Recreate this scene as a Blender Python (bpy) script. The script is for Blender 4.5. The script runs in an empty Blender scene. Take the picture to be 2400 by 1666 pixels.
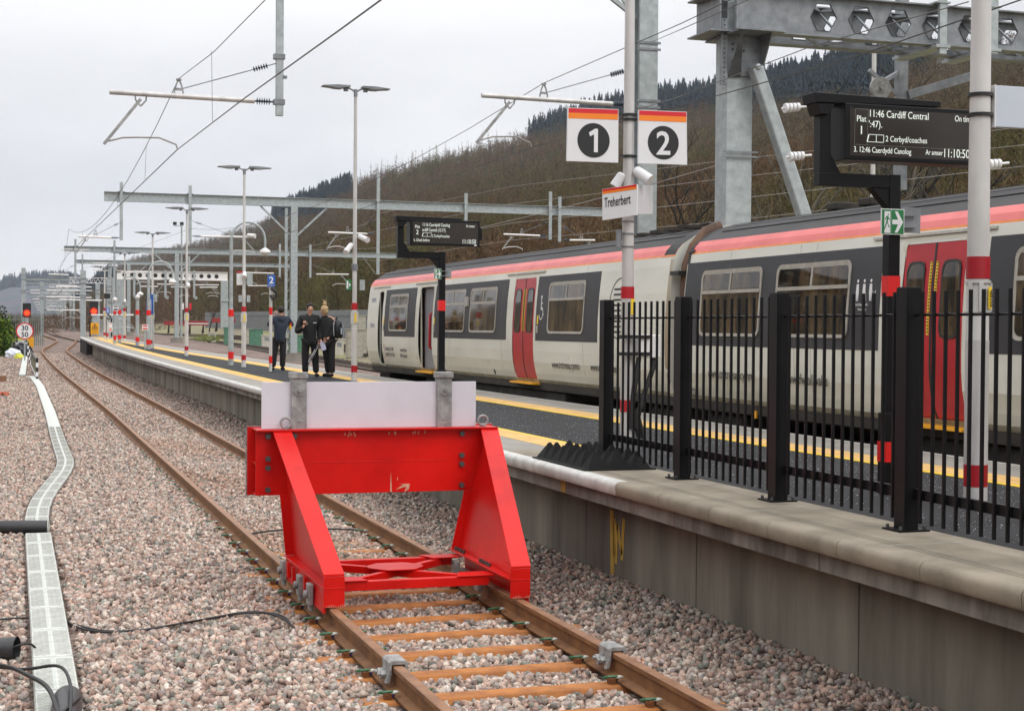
import bpy, bmesh, math, random
import numpy as np
from mathutils import Vector, Matrix, Euler, noise as mnoise
random.seed(7); RNG = np.random.default_rng(11)
SC = bpy.context.scene; COL = SC.collection; PI = math.pi; R = math.radians

# ------------------------------------------------------------------ camera
CAM_POS = Vector((-3.09487, 0.0, 2.15755))
CF = Vector((0.3085351, 0.9510531, -0.0174405)).normalized()
CR = Vector((0.9512121, -0.3084580, 0.0070180)).normalized()
CU = CR.cross(CF).normalized()
FPX = 3603.24
cd = bpy.data.cameras.new('camera'); cam = bpy.data.objects.new('camera', cd); COL.objects.link(cam)
cam.matrix_world = Matrix(((CR.x, CU.x, -CF.x, CAM_POS.x), (CR.y, CU.y, -CF.y, CAM_POS.y), (CR.z, CU.z, -CF.z, CAM_POS.z), (0, 0, 0, 1)))
cd.lens = FPX * 36 / 2400; cd.sensor_width = 36; cd.clip_start = 0.1; cd.clip_end = 9000
SC.camera = cam

# ------------------------------------------------------------------ world: overcast sky
SUN_EL, SUN_AZ = R(48), R(150)
w = bpy.data.worlds.new('World'); SC.world = w; w.use_nodes = True
nt = w.node_tree; nt.nodes.clear()
def N(t, ty, **k):
    n = t.nodes.new(ty)
    for a, b in k.items(): setattr(n, a, b)
    return n
out = N(nt, 'ShaderNodeOutputWorld'); bg = N(nt, 'ShaderNodeBackground'); bg.inputs[1].default_value = 0.1
sky = N(nt, 'ShaderNodeTexSky', sky_type='NISHITA', sun_disc=False, sun_elevation=SUN_EL, sun_rotation=SUN_AZ)
tc = N(nt, 'ShaderNodeTexCoord'); mp = N(nt, 'ShaderNodeMapping'); mp.inputs['Scale'].default_value = (1.5, 1.5, 5.0)
n1 = N(nt, 'ShaderNodeTexNoise'); n1.inputs['Scale'].default_value = 1.6; n1.inputs['Detail'].default_value = 5; n1.inputs['Roughness'].default_value = .5
cr = N(nt, 'ShaderNodeValToRGB')
cr.color_ramp.elements[0].position = .36; cr.color_ramp.elements[0].color = (8.2, 8.2, 8.45, 1)
cr.color_ramp.elements[1].position = .60; cr.color_ramp.elements[1].color = (10.3, 10.3, 10.3, 1)
mx = N(nt, 'ShaderNodeMix', data_type='RGBA'); mx.inputs[0].default_value = .95
L = nt.links.new
HAZE = True
L(tc.outputs['Generated'], mp.inputs[0]); L(mp.outputs[0], n1.inputs['Vector']); L(n1.outputs[0], cr.inputs[0])
sx_ = N(nt, 'ShaderNodeSeparateXYZ'); mr = N(nt, 'ShaderNodeMapRange'); mr.inputs[1].default_value = .16; mr.inputs[2].default_value = .85; mr.inputs[3].default_value = 1.0; mr.inputs[4].default_value = 2.3
ml = N(nt, 'ShaderNodeVectorMath', operation='SCALE'); L(tc.outputs['Generated'], sx_.inputs[0]); L(sx_.outputs['Z'], mr.inputs[0]); L(cr.outputs[0], ml.inputs[0]); L(mr.outputs[0], ml.inputs['Scale'])
L(sky.outputs[0], mx.inputs[6]); L(ml.outputs[0], mx.inputs[7]); L(mx.outputs[2], bg.inputs[0]); L(bg.outputs[0], out.inputs[0])

sd = bpy.data.lights.new('sun', 'SUN'); sd.energy = 1.1; sd.angle = R(25); sd.color = (1, .97, .93)
so = bpy.data.objects.new('sun', sd); COL.objects.link(so)
_d = Vector((math.sin(SUN_AZ) * math.cos(SUN_EL), math.cos(SUN_AZ) * math.cos(SUN_EL), math.sin(SUN_EL)))
so.rotation_euler = _d.to_track_quat('Z', 'Y').to_euler(); so.location = (0, 0, 60)
SC.view_settings.view_transform = 'Standard'; SC.view_settings.look = 'None'
SC.view_settings.exposure = 0.0; SC.view_settings.gamma = 1.0
SC.cycles.max_bounces = 6; SC.cycles.diffuse_bounces = 3; SC.cycles.glossy_bounces = 3

# ------------------------------------------------------------------ helpers
def W(x, y, Y):
    """point of the place seen at picture position (2400 x 1666) lying at distance Y up the line"""
    d = CF * FPX + CR * (x - 1200) - CU * (y - 833)
    return CAM_POS + d * (Y / d.y)
def WX(x, y, X):
    d = CF * FPX + CR * (x - 1200) - CU * (y - 833)
    return CAM_POS + d * ((X - CAM_POS.x) / d.x)
def g(Y):
    t = max(0.0, Y - 28.0); return 1.4 * (1 - math.exp(-(t / 100) ** 2))
def interp(tab, Y):
    if Y <= tab[0][0]: return tab[0][1]
    for (a, b), (c, d) in zip(tab, tab[1:]):
        if Y <= c:
            t = (Y - a) / (c - a); return b + (d - b) * t
    return tab[-1][1]
def smooth_tab(tab, lo, hi, step=2.0, win=7):
    ys = np.arange(lo, hi, step); v = np.array([interp(tab, y) for y in ys])
    k = np.ones(win) / win; vp = np.pad(v, win // 2, mode='edge'); v = np.convolve(vp, k, 'valid')
    return lambda Y: float(np.interp(Y, ys, v))
C2 = smooth_tab([(-60, 0), (40, 0), (56, -.2), (69, -.42), (83, -.58), (98, -.68), (104, -.6), (110, -.15), (120, .45), (130, 1.05), (137, 1.2), (145, .95), (158, .6), (185, .7), (250, 1.6), (400, 4.3), (600, 8), (900, 13)], -60, 900, 2, 5)
T1 = smooth_tab([(-60, 7.5), (30, 7.36), (40, 7.1), (53, 6.85), (63, 6.1), (75, 5.55), (88, 4.8), (100, 4.2), (120, 3.4), (140, 2.5), (165, 1.6), (250, 1.8), (400, 4.5), (600, 8.2), (900, 13)], -60, 900, 2, 9)
def sst(a, b, x):
    t = min(1, max(0, (x - a) / (b - a))); return t * t * (3 - 2 * t)
def gr(X, Y):
    """ground level (sleeper top level on the running lines)"""
    return g(Y) + 1.35 * sst(13, 26, X) * sst(45, 120, Y)

MATS = {}
def mat(name, col, rough=.6, metal=0.0, var=.12, scale=4.0, bump=0.0, bscale=60.0, col2=None, spec=.5, coord='Object', stretch=None, detail=6.0, contrast=(.35, .65), clear=0.0):
    if name in MATS: return MATS[name]
    m = bpy.data.materials.new(name); m.use_nodes = True; t = m.node_tree; b = t.nodes['Principled BSDF']
    b.inputs['Roughness'].default_value = rough; b.inputs['Metallic'].default_value = metal
    b.inputs['Specular IOR Level'].default_value = spec
    if clear: b.inputs['Coat Weight'].default_value = clear; b.inputs['Coat Roughness'].default_value = .12
    c = N(t, 'ShaderNodeTexCoord'); mpn = N(t, 'ShaderNodeMapping'); t.links.new(c.outputs[coord], mpn.inputs[0])
    if stretch: mpn.inputs['Scale'].default_value = stretch
    n = N(t, 'ShaderNodeTexNoise'); n.inputs['Scale'].default_value = scale; n.inputs['Detail'].default_value = detail; n.inputs['Roughness'].default_value = .6
    r = N(t, 'ShaderNodeValToRGB')
    c2 = col2 if col2 else tuple(min(1, x * (1 + var)) for x in col)
    c1 = col if col2 else tuple(x * (1 - var) for x in col)
    r.color_ramp.elements[0].position = contrast[0]; r.color_ramp.elements[0].color = (*c1, 1)
    r.color_ramp.elements[1].position = contrast[1]; r.color_ramp.elements[1].color = (*c2, 1)
    t.links.new(mpn.outputs[0], n.inputs['Vector']); t.links.new(n.outputs[0], r.inputs[0]); t.links.new(r.outputs[0], b.inputs['Base Color'])
    if bump:
        n2 = N(t, 'ShaderNodeTexNoise'); n2.inputs['Scale'].default_value = bscale; n2.inputs['Detail'].default_value = 4
        bp = N(t, 'ShaderNodeBump'); bp.inputs['Strength'].default_value = bump; bp.inputs['Distance'].default_value = .02
        t.links.new(mpn.outputs[0], n2.inputs['Vector']); t.links.new(n2.outputs[0], bp.inputs['Height']); t.links.new(bp.outputs[0], b.inputs['Normal'])
    MATS[name] = m; return m
def emis(name, col, s=1.0, base=(.02, .02, .02)):
    if name in MATS: return MATS[name]
    m = bpy.data.materials.new(name); m.use_nodes = True; b = m.node_tree.nodes['Principled BSDF']
    b.inputs['Base Color'].default_value = (*base, 1); b.inputs['Emission Color'].default_value = (*col, 1); b.inputs['Emission Strength'].default_value = s
    MATS[name] = m; return m
def attr_mat(name, rough=.8, spec=.3, bump=0.0, trans=0.0):
    m = bpy.data.materials.new(name); m.use_nodes = True; t = m.node_tree; b = t.nodes['Principled BSDF']
    b.inputs['Roughness'].default_value = rough; b.inputs['Specular IOR Level'].default_value = spec
    a = N(t, 'ShaderNodeAttribute', attribute_name='tint')
    t.links.new(a.outputs['Color'], b.inputs['Base Color'])
    if bump:
        c = N(t, 'ShaderNodeTexCoord'); n = N(t, 'ShaderNodeTexNoise'); n.inputs['Scale'].default_value = 90; n.inputs['Detail'].default_value = 3
        bp = N(t, 'ShaderNodeBump'); bp.inputs['Strength'].default_value = bump; bp.inputs['Distance'].default_value = .01
        mxx = N(t, 'ShaderNodeMix', data_type='RGBA', blend_type='MULTIPLY'); mxx.inputs[0].default_value = .7
        rp = N(t, 'ShaderNodeValToRGB'); rp.color_ramp.elements[0].position = .3; rp.color_ramp.elements[0].color = (.62, .6, .58, 1); rp.color_ramp.elements[1].position = .7; rp.color_ramp.elements[1].color = (1.25, 1.22, 1.2, 1)
        t.links.new(c.outputs['Object'], n.inputs['Vector']); t.links.new(n.outputs[0], bp.inputs['Height']); t.links.new(bp.outputs[0], b.inputs['Normal'])
        t.links.new(n.outputs[0], rp.inputs[0]); t.links.new(a.outputs['Color'], mxx.inputs[6]); t.links.new(rp.outputs[0], mxx.inputs[7]); t.links.new(mxx.outputs[2], b.inputs['Base Color'])
    MATS[name] = m; return m

def wloc(o):
    v = Vector((0, 0, 0))
    while o is not None: v += o.location; o = o.parent
    return v
def tag(o, label=None, cat=None, group=None, kind=None):
    if label: o['label'] = label
    if cat: o['category'] = cat
    if group: o['group'] = group
    if kind: o['kind'] = kind
    return o
def thing(name, label, cat, loc=(0, 0, 0), group=None):
    o = bpy.data.objects.new(name, None); COL.objects.link(o); o.location = loc; o.empty_display_size = .2
    return tag(o, label, cat, group)
def copy_tree(o, parent=None):
    c = o.copy(); COL.objects.link(c); c.parent = parent
    for ch in list(o.children): copy_tree(ch, c)
    return c

class MB:
    def __init__(s): s.v = []; s.f = []; s.mi = []; s.m = 0
    def add(s, vs, fs):
        b = len(s.v); s.v += [tuple(v) for v in vs]; s.f += [tuple(i + b for i in f) for f in fs]; s.mi += [s.m] * len(fs); return s
    def box(s, c, size, rz=0, rot=None):
        x, y, z = [k / 2 for k in size]; M = rot if rot else Matrix.Rotation(rz, 3, 'Z'); c = Vector(c)
        vs = [c + M @ Vector(p) for p in ((-x, -y, -z), (x, -y, -z), (x, y, -z), (-x, y, -z), (-x, -y, z), (x, -y, z), (x, y, z), (-x, y, z))]
        return s.add(vs, [(0, 3, 2, 1), (4, 5, 6, 7), (0, 1, 5, 4), (1, 2, 6, 5), (2, 3, 7, 6), (3, 0, 4, 7)])
    def b2(s, a, b):
        a = Vector(a); b = Vector(b); return s.box((a + b) / 2, [abs(k) for k in (b - a)])
    def bar(s, p, q, w, h, up=(0, 0, 1)):
        p = Vector(p); q = Vector(q); d = (q - p); L_ = d.length; d.normalize(); u = Vector(up)
        if abs(d.dot(u)) > .98: u = Vector((0, 1, 0))
        r_ = d.cross(u).normalized(); u = r_.cross(d).normalized()
        M = Matrix((r_, d, u)).transposed()
        return s.box((p + q) / 2, (w, L_, h), rot=M)
    def cyl(s, p, q, r, r2=None, n=12, cap=True):
        p = Vector(p); q = Vector(q); r2 = r if r2 is None else r2; d = (q - p).normalized()
        u = Vector((0, 0, 1)) if abs(d.z) < .9 else Vector((1, 0, 0)); a = d.cross(u).normalized(); b = d.cross(a)
        vs = []
        for i in range(n):
            t = 2 * PI * i / n; o = a * math.cos(t) + b * math.sin(t); vs += [p + o * r, q + o * r2]
        fs = [(2 * i, 2 * ((i + 1) % n), 2 * ((i + 1) % n) + 1, 2 * i + 1) for i in range(n)]
        if cap: fs += [tuple(2 * i for i in range(n))[::-1], tuple(2 * i + 1 for i in range(n))]
        return s.add(vs, fs)
    def tube(s, pts, r, n=8, rf=None):
        pts = [Vector(p) for p in pts]; rings = []; pa = None
        for i, p in enumerate(pts):
            d = (pts[min(i + 1, len(pts) - 1)] - pts[max(i - 1, 0)]).normalized()
            if pa is None:
                u = Vector((0, 0, 1)) if abs(d.z) < .9 else Vector((1, 0, 0)); pa = d.cross(u).normalized()
            else: pa = (pa - d * pa.dot(d)).normalized()
            b = d.cross(pa); rr = rf(i / (len(pts) - 1)) if rf else r
            rings.append([p + (pa * math.cos(2 * PI * k / n) + b * math.sin(2 * PI * k / n)) * rr for k in range(n)])
        vs = [v for rg in rings for v in rg]; fs = []
        for i in range(len(rings) - 1):
            for k in range(n): fs.append((i * n + k, i * n + (k + 1) % n, (i + 1) * n + (k + 1) % n, (i + 1) * n + k))
        fs += [tuple(range(n))[::-1], tuple((len(rings) - 1) * n + k for k in range(n))]
        return s.add(vs, fs)
    def prism(s, poly, vec):
        poly = [Vector(p) for p in poly]; vec = Vector(vec); n = len(poly)
        vs = poly + [p + vec for p in poly]
        return s.add(vs, [tuple(range(n))[::-1], tuple(range(n, 2 * n))] + [(i, (i + 1) % n, (i + 1) % n + n, i + n) for i in range(n)])
    def lathe(s, c, prof, n=16, ax='Z'):
        c = Vector(c); vs = []; fs = []
        for (r, z) in prof:
            for k in range(n):
                a = 2 * PI * k / n
                o = (r * math.cos(a), r * math.sin(a), z)
                if ax == 'X': o = (z, r * math.cos(a), r * math.sin(a))
                if ax == 'Y': o = (r * math.cos(a), z, r * math.sin(a))
                vs.append(c + Vector(o))
        for i in range(len(prof) - 1):
            for k in range(n): fs.append((i * n + k, i * n + (k + 1) % n, (i + 1) * n + (k + 1) % n, (i + 1) * n + k))
        fs += [tuple(range(n))[::-1], tuple((len(prof) - 1) * n + k for k in range(n))]
        return s.add(vs, fs)
    def sphere(s, c, r, sc=(1, 1, 1), n=12):
        prof = [(max(1e-4, math.sin(PI * i / n)), -math.cos(PI * i / n)) for i in range(n + 1)]
        b = len(s.v); s.lathe((0, 0, 0), prof, n)
        for i in range(b, len(s.v)):
            v = s.v[i]; s.v[i] = (c[0] + v[0] * r * sc[0], c[1] + v[1] * r * sc[1], c[2] + v[2] * r * sc[2])
        return s
    def loft(s, rows):
        n = len(rows[0]); b = [p for r_ in rows for p in r_]
        return s.add(b, [(i * n + k, i * n + k + 1, (i + 1) * n + k + 1, (i + 1) * n + k) for i in range(len(rows) - 1) for k in range(n - 1)])
    def ibeam(s, p, q, w, h, t=.02):
        p = Vector(p); q = Vector(q); d = (q - p).normalized()
        u = Vector((0, 0, 1)) if abs(d.z) < .9 else Vector((0, 1, 0)); r_ = d.cross(u).normalized(); u = r_.cross(d).normalized()
        s.bar(p + u * (h / 2 - t / 2), q + u * (h / 2 - t / 2), w, t, u); s.bar(p - u * (h / 2 - t / 2), q - u * (h / 2 - t / 2), w, t, u)
        s.bar(p, q, t, h - 2 * t - .002, u); return s
    def build_split(s, name, mats, parent=None, **k):
        """one object for every separate piece"""
        par = list(range(len(s.v)))
        def find(a):
            while par[a] != a: par[a] = par[par[a]]; a = par[a]
            return a
        for f in s.f:
            r0 = find(f[0])
            for i in f[1:]: par[find(i)] = r0
        gr_ = {}
        for f in s.f: gr_.setdefault(find(f[0]), []).append(f)
        out_ = []
        for fs in gr_.values():
            ids = sorted({i for f in fs for i in f}); mp_ = {a: b for b, a in enumerate(ids)}; m2 = MB(); m2.add([s.v[i] for i in ids], [tuple(mp_[i] for i in f) for f in fs]); out_.append(m2.build(name, mats, parent, **k))
        return out_
    def build(s, name, mats, parent=None, smooth=False, bevel=0.0, seg=2, angle=40):
        o0 = wloc(parent) if parent is not None else Vector((0, 0, 0))
        me = bpy.data.meshes.new(name)
        vs = [(v[0] - o0.x, v[1] - o0.y, v[2] - o0.z) for v in s.v]
        if parent is None and vs:
            a = np.array(vs); c = Vector((float(a[:, 0].mean()), float(a[:, 1].mean()), float(a[:, 2].min())))
            vs = [(v[0] - c.x, v[1] - c.y, v[2] - c.z) for v in vs]
        me.from_pydata(vs, [], s.f)
        if not isinstance(mats, (list, tuple)): mats = [mats]
        for m in mats: me.materials.append(m)
        if len(mats) > 1: me.polygons.foreach_set('material_index', s.mi)
        bm = bmesh.new(); bm.from_mesh(me); bmesh.ops.recalc_face_normals(bm, faces=bm.faces); bm.to_mesh(me); bm.free()
        if smooth:
            me.polygons.foreach_set('use_smooth', [True] * len(me.polygons)); me.set_sharp_from_angle(angle=R(angle))
        me.update()
        o = bpy.data.objects.new(name, me); COL.objects.link(o)
        if parent is not None: o.parent = parent
        else: o.location = c if vs else (0, 0, 0)
        if bevel:
            bv = o.modifiers.new('bevel', 'BEVEL'); bv.width = bevel; bv.segments = seg; bv.limit_method = 'ANGLE'; bv.angle_limit = R(35)
        return o
def ident(o, loc=(0, 0, 0)): o.location = loc; return o

def text_part(txt, size, p0, right, up, mat_, parent, name='lettering', align='LEFT', depth=.002, sx=1.0, space=1.0, bold=0.0):
    cu = bpy.data.curves.new('t', 'FONT'); cu.body = txt; cu.size = size; cu.align_x = align; cu.extrude = depth; cu.space_character = space; cu.offset = bold
    cu.resolution_u = 3
    ob = bpy.data.objects.new('t', cu); COL.objects.link(ob)
    dg = bpy.context.evaluated_depsgraph_get(); me = bpy.data.meshes.new_from_object(ob.evaluated_get(dg))
    bpy.data.objects.remove(ob)
    r_ = Vector(right).normalized(); u = Vector(up).normalized(); nn = r_.cross(u).normalized(); o0 = wloc(parent); p0 = Vector(p0)
    for v in me.vertices:
        q = p0 + r_ * (v.co.x * sx) + u * v.co.y + nn * v.co.z - o0; v.co = q
    me.materials.clear(); me.materials.append(mat_); me.update()
    o = bpy.data.objects.new(name, me); COL.objects.link(o); o.parent = parent; return o
def quadtext(txt, size, A, B, D, u, v, mat_, parent, **k):
    """text on a board whose corners are A (bottom left) B (bottom right) D (top left); u, v in 0..1"""
    A = Vector(A); B = Vector(B); D = Vector(D); r_ = B - A; up = D - A; nn = r_.cross(up).normalized()
    return text_part(txt, size, A + r_ * u + up * v + nn * .003, r_, up, mat_, parent, **k)

def np_mesh(name, V, F, mats, tint=None, mi=None, parent=None, smooth=False):
    """V (n,3), F (m,k) arrays -> object"""
    me = bpy.data.meshes.new(name); k = F.shape[1]
    me.vertices.add(len(V)); me.vertices.foreach_set('co', V.astype(np.float32).ravel())
    me.loops.add(F.size); me.loops.foreach_set('vertex_index', F.astype(np.int32).ravel())
    me.polygons.add(len(F)); me.polygons.foreach_set('loop_start', (np.arange(len(F)) * k).astype(np.int32))
    if mi is not None: me.polygons.foreach_set('material_index', mi.astype(np.int32))
    me.update(calc_edges=True)
    if tint is not None:
        a = me.attributes.new('tint', 'FLOAT_COLOR', 'POINT'); c = np.ones((len(V), 4), np.float32); c[:, :3] = tint; a.data.foreach_set('color', c.ravel())
    for m in (mats if isinstance(mats, (list, tuple)) else [mats]): me.materials.append(m)
    if smooth: me.polygons.foreach_set('use_smooth', [True] * len(F))
    o = bpy.data.objects.new(name, me); COL.objects.link(o)
    if parent is not None: o.parent = parent
    return o
def rotmats(ax, ay, az):
    cx, sx, cy, sy, cz, sz = np.cos(ax), np.sin(ax), np.cos(ay), np.sin(ay), np.cos(az), np.sin(az)
    M = np.empty((len(ax), 3, 3))
    M[:, 0, 0] = cz * cy; M[:, 0, 1] = cz * sy * sx - sz * cx; M[:, 0, 2] = cz * sy * cx + sz * sx
    M[:, 1, 0] = sz * cy; M[:, 1, 1] = sz * sy * sx + cz * cx; M[:, 1, 2] = sz * sy * cx - cz * sx
    M[:, 2, 0] = -sy; M[:, 2, 1] = cy * sx; M[:, 2, 2] = cy * cx
    return M
def mass(protos, idx, P, Mr, S, tints, ptint=None):
    """merge many transformed prototypes (V,F[,vtint]) ; returns V,F,T"""
    Vs, Fs, Ts = [], [], []; base = 0
    for k, pr in enumerate(protos):
        sel = np.where(idx == k)[0]
        if not len(sel): continue
        V, F = pr[0], pr[1]
        X = np.einsum('nij,vj->nvi', Mr[sel], V) * S[sel][:, None, None] + P[sel][:, None, :]
        n, v = X.shape[:2]
        Vs.append(X.reshape(-1, 3)); Fs.append((F[None] + (np.arange(n) * v)[:, None, None] + base).reshape(-1, F.shape[1]))
        t = np.repeat(tints[sel][:, None, :], v, 1)
        if len(pr) > 2: t = t * pr[2][None]
        Ts.append(t.reshape(-1, 3)); base += n * v
    return np.concatenate(Vs), np.concatenate(Fs), np.concatenate(Ts)

# ------------------------------------------------------------------ materials
m_concrete = mat('concrete', (.175, .16, .135), .85, var=.2, scale=1.4, bump=.25, bscale=70, col2=(.27, .25, .215))
m_wall = mat('wall_concrete', (.085, .076, .058), .85, scale=1.6, bump=.15, bscale=30, col2=(.25, .228, .18), stretch=(1, 1, .16), contrast=(.33, .66))
m_beam = mat('beam_concrete', (.10, .085, .072), .85, scale=2.6, bump=.12, bscale=30, col2=(.27, .25, .22), stretch=(1, 1, .3), contrast=(.38, .6))
m_slab = mat('slab_concrete', (.17, .145, .105), .8, scale=2.2, bump=.2, bscale=120, col2=(.29, .25, .19))
m_slab2 = mat('slab_grey', (.215, .20, .175), .8, scale=2.2, bump=.1, bscale=120, col2=(.30, .285, .25))
m_white_edge = mat('white_line_paint', (.44, .43, .40), .6, scale=6, col2=(.60, .59, .56))
m_yellow = mat('yellow_line_paint', (.76, .50, .02), .55, scale=9, var=.12)
m_tactile = mat('tactile_buff', (.50, .29, .09), .75, scale=7, col2=(.68, .43, .15))
m_rust = mat('rusty_steel', (.14, .055, .022), .75, scale=9, bump=.2, bscale=150, col2=(.27, .105, .035))
m_rust2 = mat('rusty_rail_head', (.20, .095, .045), .55, scale=7, bump=.1, bscale=150, col2=(.30, .15, .075))
m_sleeper = mat('orange_rust', (.22, .075, .020), .7, scale=5, bump=.2, bscale=120, col2=(.44, .165, .035), contrast=(.3, .6))
m_sleeper2 = mat('brown_rust', (.10, .05, .035), .7, scale=6, bump=.2, bscale=120, col2=(.24, .10, .05))
m_red = mat('red_gloss_paint', (.50, .004, .003), .36, scale=1.6, col2=(.70, .009, .005), clear=.04, spec=.25, bump=.02, bscale=8)
m_redband = mat('red_band', (.42, .008, .016), .4, var=.1)
m_redbright = mat('red_band_bright', (.68, .01, .008), .4, var=.06)
m_white = mat('white_board', (.62, .61, .66), .5, var=.03)
m_galv = mat('galvanised_steel', (.30, .33, .335), .5, metal=.25, scale=6, col2=(.42, .46, .465), bump=.04, bscale=60)
m_galvd = mat('galvanised_dark', (.17, .18, .195), .5, metal=.3, scale=4, col2=(.27, .285, .30), bump=.05, bscale=50)
m_castg = mat('cast_steel', (.22, .22, .215), .55, metal=.4, scale=12, col2=(.40, .40, .39), bump=.2, bscale=80)
m_bolt = mat('bolt_steel', (.10, .105, .10), .5, metal=.5, var=.2)
m_alu = mat('aluminium', (.42, .41, .40), .42, metal=.25, scale=5, col2=(.64, .62, .60), stretch=(1, 1, .2), contrast=(.3, .7))
m_pole = mat('lamp_post_grey_white', (.46, .45, .435), .5, scale=2.6, col2=(.62, .61, .585), stretch=(1, 1, .3))
m_black = mat('black_powder_coat', (.005, .005, .006), .42, var=.2, spec=.22)
m_blackmat = mat('black_rubber', (.007, .007, .007), .8, var=.3, spec=.25)
m_cable = mat('black_cable', (.014, .013, .013), .55, var=.2)
m_pvc = mat('grey_black_plastic', (.03, .03, .032), .45, var=.2)
m_trough = mat('trough_plastic', (.44, .455, .42), .6, scale=8, col2=(.58, .60, .56), bump=.08)
m_troughline = mat('trough_grain', (.30, .29, .25), .8, var=.3, scale=30)
m_green = mat('green_clip', (.025, .13, .055), .45, var=.2)
m_bluep = mat('blue_nylon', (.03, .04, .25), .5, var=.1)
m_palenylon = mat('pale_nylon', (.52, .53, .47), .55, var=.15, scale=30)
m_blue = mat('sign_blue', (.01, .10, .42), .4, var=.05)
m_signwhite = mat('sign_white', (.72, .72, .73), .45, var=.02)
m_signred = mat('sign_red', (.62, .01, .02), .4, var=.02)
m_signorange = mat('sign_orange', (.85, .22, .01), .4, var=.02)
m_signblack = mat('sign_black', (.012, .012, .012), .45, var=.05)
m_signgreen = mat('sign_green', (.015, .17, .05), .4, var=.03)
m_signyellow = mat('sign_yellow', (.80, .55, .02), .45, var=.03)
m_amber = mat('sign_amber', (.78, .36, .01), .45, var=.03)
m_plastwhite = mat('white_plastic', (.66, .66, .66), .45, var=.04)
m_darkglass = mat('dark_glass', (.018, .017, .015), .06, var=.3, scale=2, spec=.8)
m_insul = mat('insulator_grey_blue', (.035, .055, .075), .4, var=.2)
m_signalred = emis('signal_lamp_red', (1.0, .10, .01), 1.2, (.3, .01, .01))
m_signalhalo = emis('signal_lens_glow', (.75, .015, .008), .55, (.2, .01, .01))
m_led = emis('led_white', (.9, .95, .85), .95)
m_wire = mat('wire', (.06, .055, .05), .5, var=.1)
m_wirelit = mat('wire_lit', (.30, .28, .26), .5, var=.1)  # lighter copy of the wire, the light on it put into its colour

# ------------------------------------------------------------------ ground
def grid_sheet(name, xs, ys, zf, m, smooth=True):
    V = np.array([(x, y, zf(x, y)) for y in ys for x in xs]); nx = len(xs)
    F = np.array([(j * nx + i, j * nx + i + 1, (j + 1) * nx + i + 1, (j + 1) * nx + i) for j in range(len(ys) - 1) for i in range(nx - 1)])
    return np_mesh(name, V, F, m, smooth=smooth)
def ballast_z(X, Y):
    c = C2(Y); d = X - c; ad = abs(d)
    near = 1 - sst(14.5, 19, Y)
    z = -.165 - .04 * near if ad < .9 else -.15 - .035 * near
    if d > .85: z += .16 * sst(.95, 1.9, d)
    if d < -.9: z += .05 * sst(.9, 1.6, -d)
    return gr(X, Y) + z
def ground_mat():
    m = bpy.data.materials.new('ground_ballast'); m.use_nodes = True; t = m.node_tree; b = t.nodes['Principled BSDF']; b.inputs['Roughness'].default_value = .9; b.inputs['Specular IOR Level'].default_value = .2
    c = N(t, 'ShaderNodeTexCoord')
    vo = N(t, 'ShaderNodeTexVoronoi'); vo.inputs['Scale'].default_value = 19
    sp = N(t, 'ShaderNodeSeparateColor'); rp = N(t, 'ShaderNodeValToRGB'); e = rp.color_ramp.elements
    e[0].position = 0; e[0].color = (.16, .13, .115, 1); e[1].position = 1; e[1].color = (.50, .41, .36, 1)
    for p_, c_ in ((.25, (.40, .28, .235, 1)), (.5, (.46, .34, .29, 1)), (.7, (.22, .23, .20, 1)), (.8, (.36, .30, .27, 1))):
        q = e.new(p_); q.color = c_
    n = N(t, 'ShaderNodeTexNoise'); n.inputs['Scale'].default_value = .35; n.inputs['Detail'].default_value = 5
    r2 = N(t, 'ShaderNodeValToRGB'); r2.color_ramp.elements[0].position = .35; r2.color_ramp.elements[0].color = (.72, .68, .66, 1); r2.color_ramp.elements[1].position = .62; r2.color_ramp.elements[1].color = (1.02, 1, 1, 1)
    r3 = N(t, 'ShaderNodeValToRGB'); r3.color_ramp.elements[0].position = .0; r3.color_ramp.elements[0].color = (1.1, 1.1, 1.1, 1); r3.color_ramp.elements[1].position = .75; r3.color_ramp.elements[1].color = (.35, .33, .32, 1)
    a = N(t, 'ShaderNodeMix', data_type='RGBA', blend_type='MULTIPLY'); a.inputs[0].default_value = 1
    a2 = N(t, 'ShaderNodeMix', data_type='RGBA', blend_type='MULTIPLY'); a2.inputs[0].default_value = 1
    bp = N(t, 'ShaderNodeBump'); bp.inputs['Strength'].default_value = .9; bp.inputs['Distance'].default_value = .03; bp.invert = True
    l = t.links.new
    l(c.outputs['Object'], vo.inputs['Vector']); l(vo.outputs['Color'], sp.inputs[0]); l(sp.outputs[0], rp.inputs[0]); l(c.outputs['Object'], n.inputs['Vector']); l(n.outputs[0], r2.inputs[0])
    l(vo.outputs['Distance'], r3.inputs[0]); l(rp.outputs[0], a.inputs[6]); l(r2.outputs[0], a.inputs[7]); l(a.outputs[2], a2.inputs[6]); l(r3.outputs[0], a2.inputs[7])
    l(a2.outputs[2], b.inputs['Base Color']); l(vo.outputs['Distance'], bp.inputs['Height']); l(bp.outputs[0], b.inputs['Normal'])
    return m
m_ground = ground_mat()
m_field = mat('valley_floor', (.055, .045, .022), .9, scale=.15, col2=(.12, .095, .045), bump=.3, bscale=3)
m_sidg = mat('siding_ground', (.17, .135, .095), .9, scale=.25, col2=(.20, .20, .06), bump=.4, bscale=12, contrast=(.45, .6))
xs = np.concatenate([np.arange(-30, -6, 4), np.arange(-6, 2.6, .3), np.arange(2.6, 10, 1.2), np.arange(10, 13, 1)])
ys = np.concatenate([np.arange(-30, 5, 5), np.arange(5, 40, 1.0), np.arange(40, 180, 2.5), np.arange(180, 620, 20)])
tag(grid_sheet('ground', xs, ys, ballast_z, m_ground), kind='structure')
xs = [12.5, 14, 16, 18, 20, 22, 24, 27, 31, 36]
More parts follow.
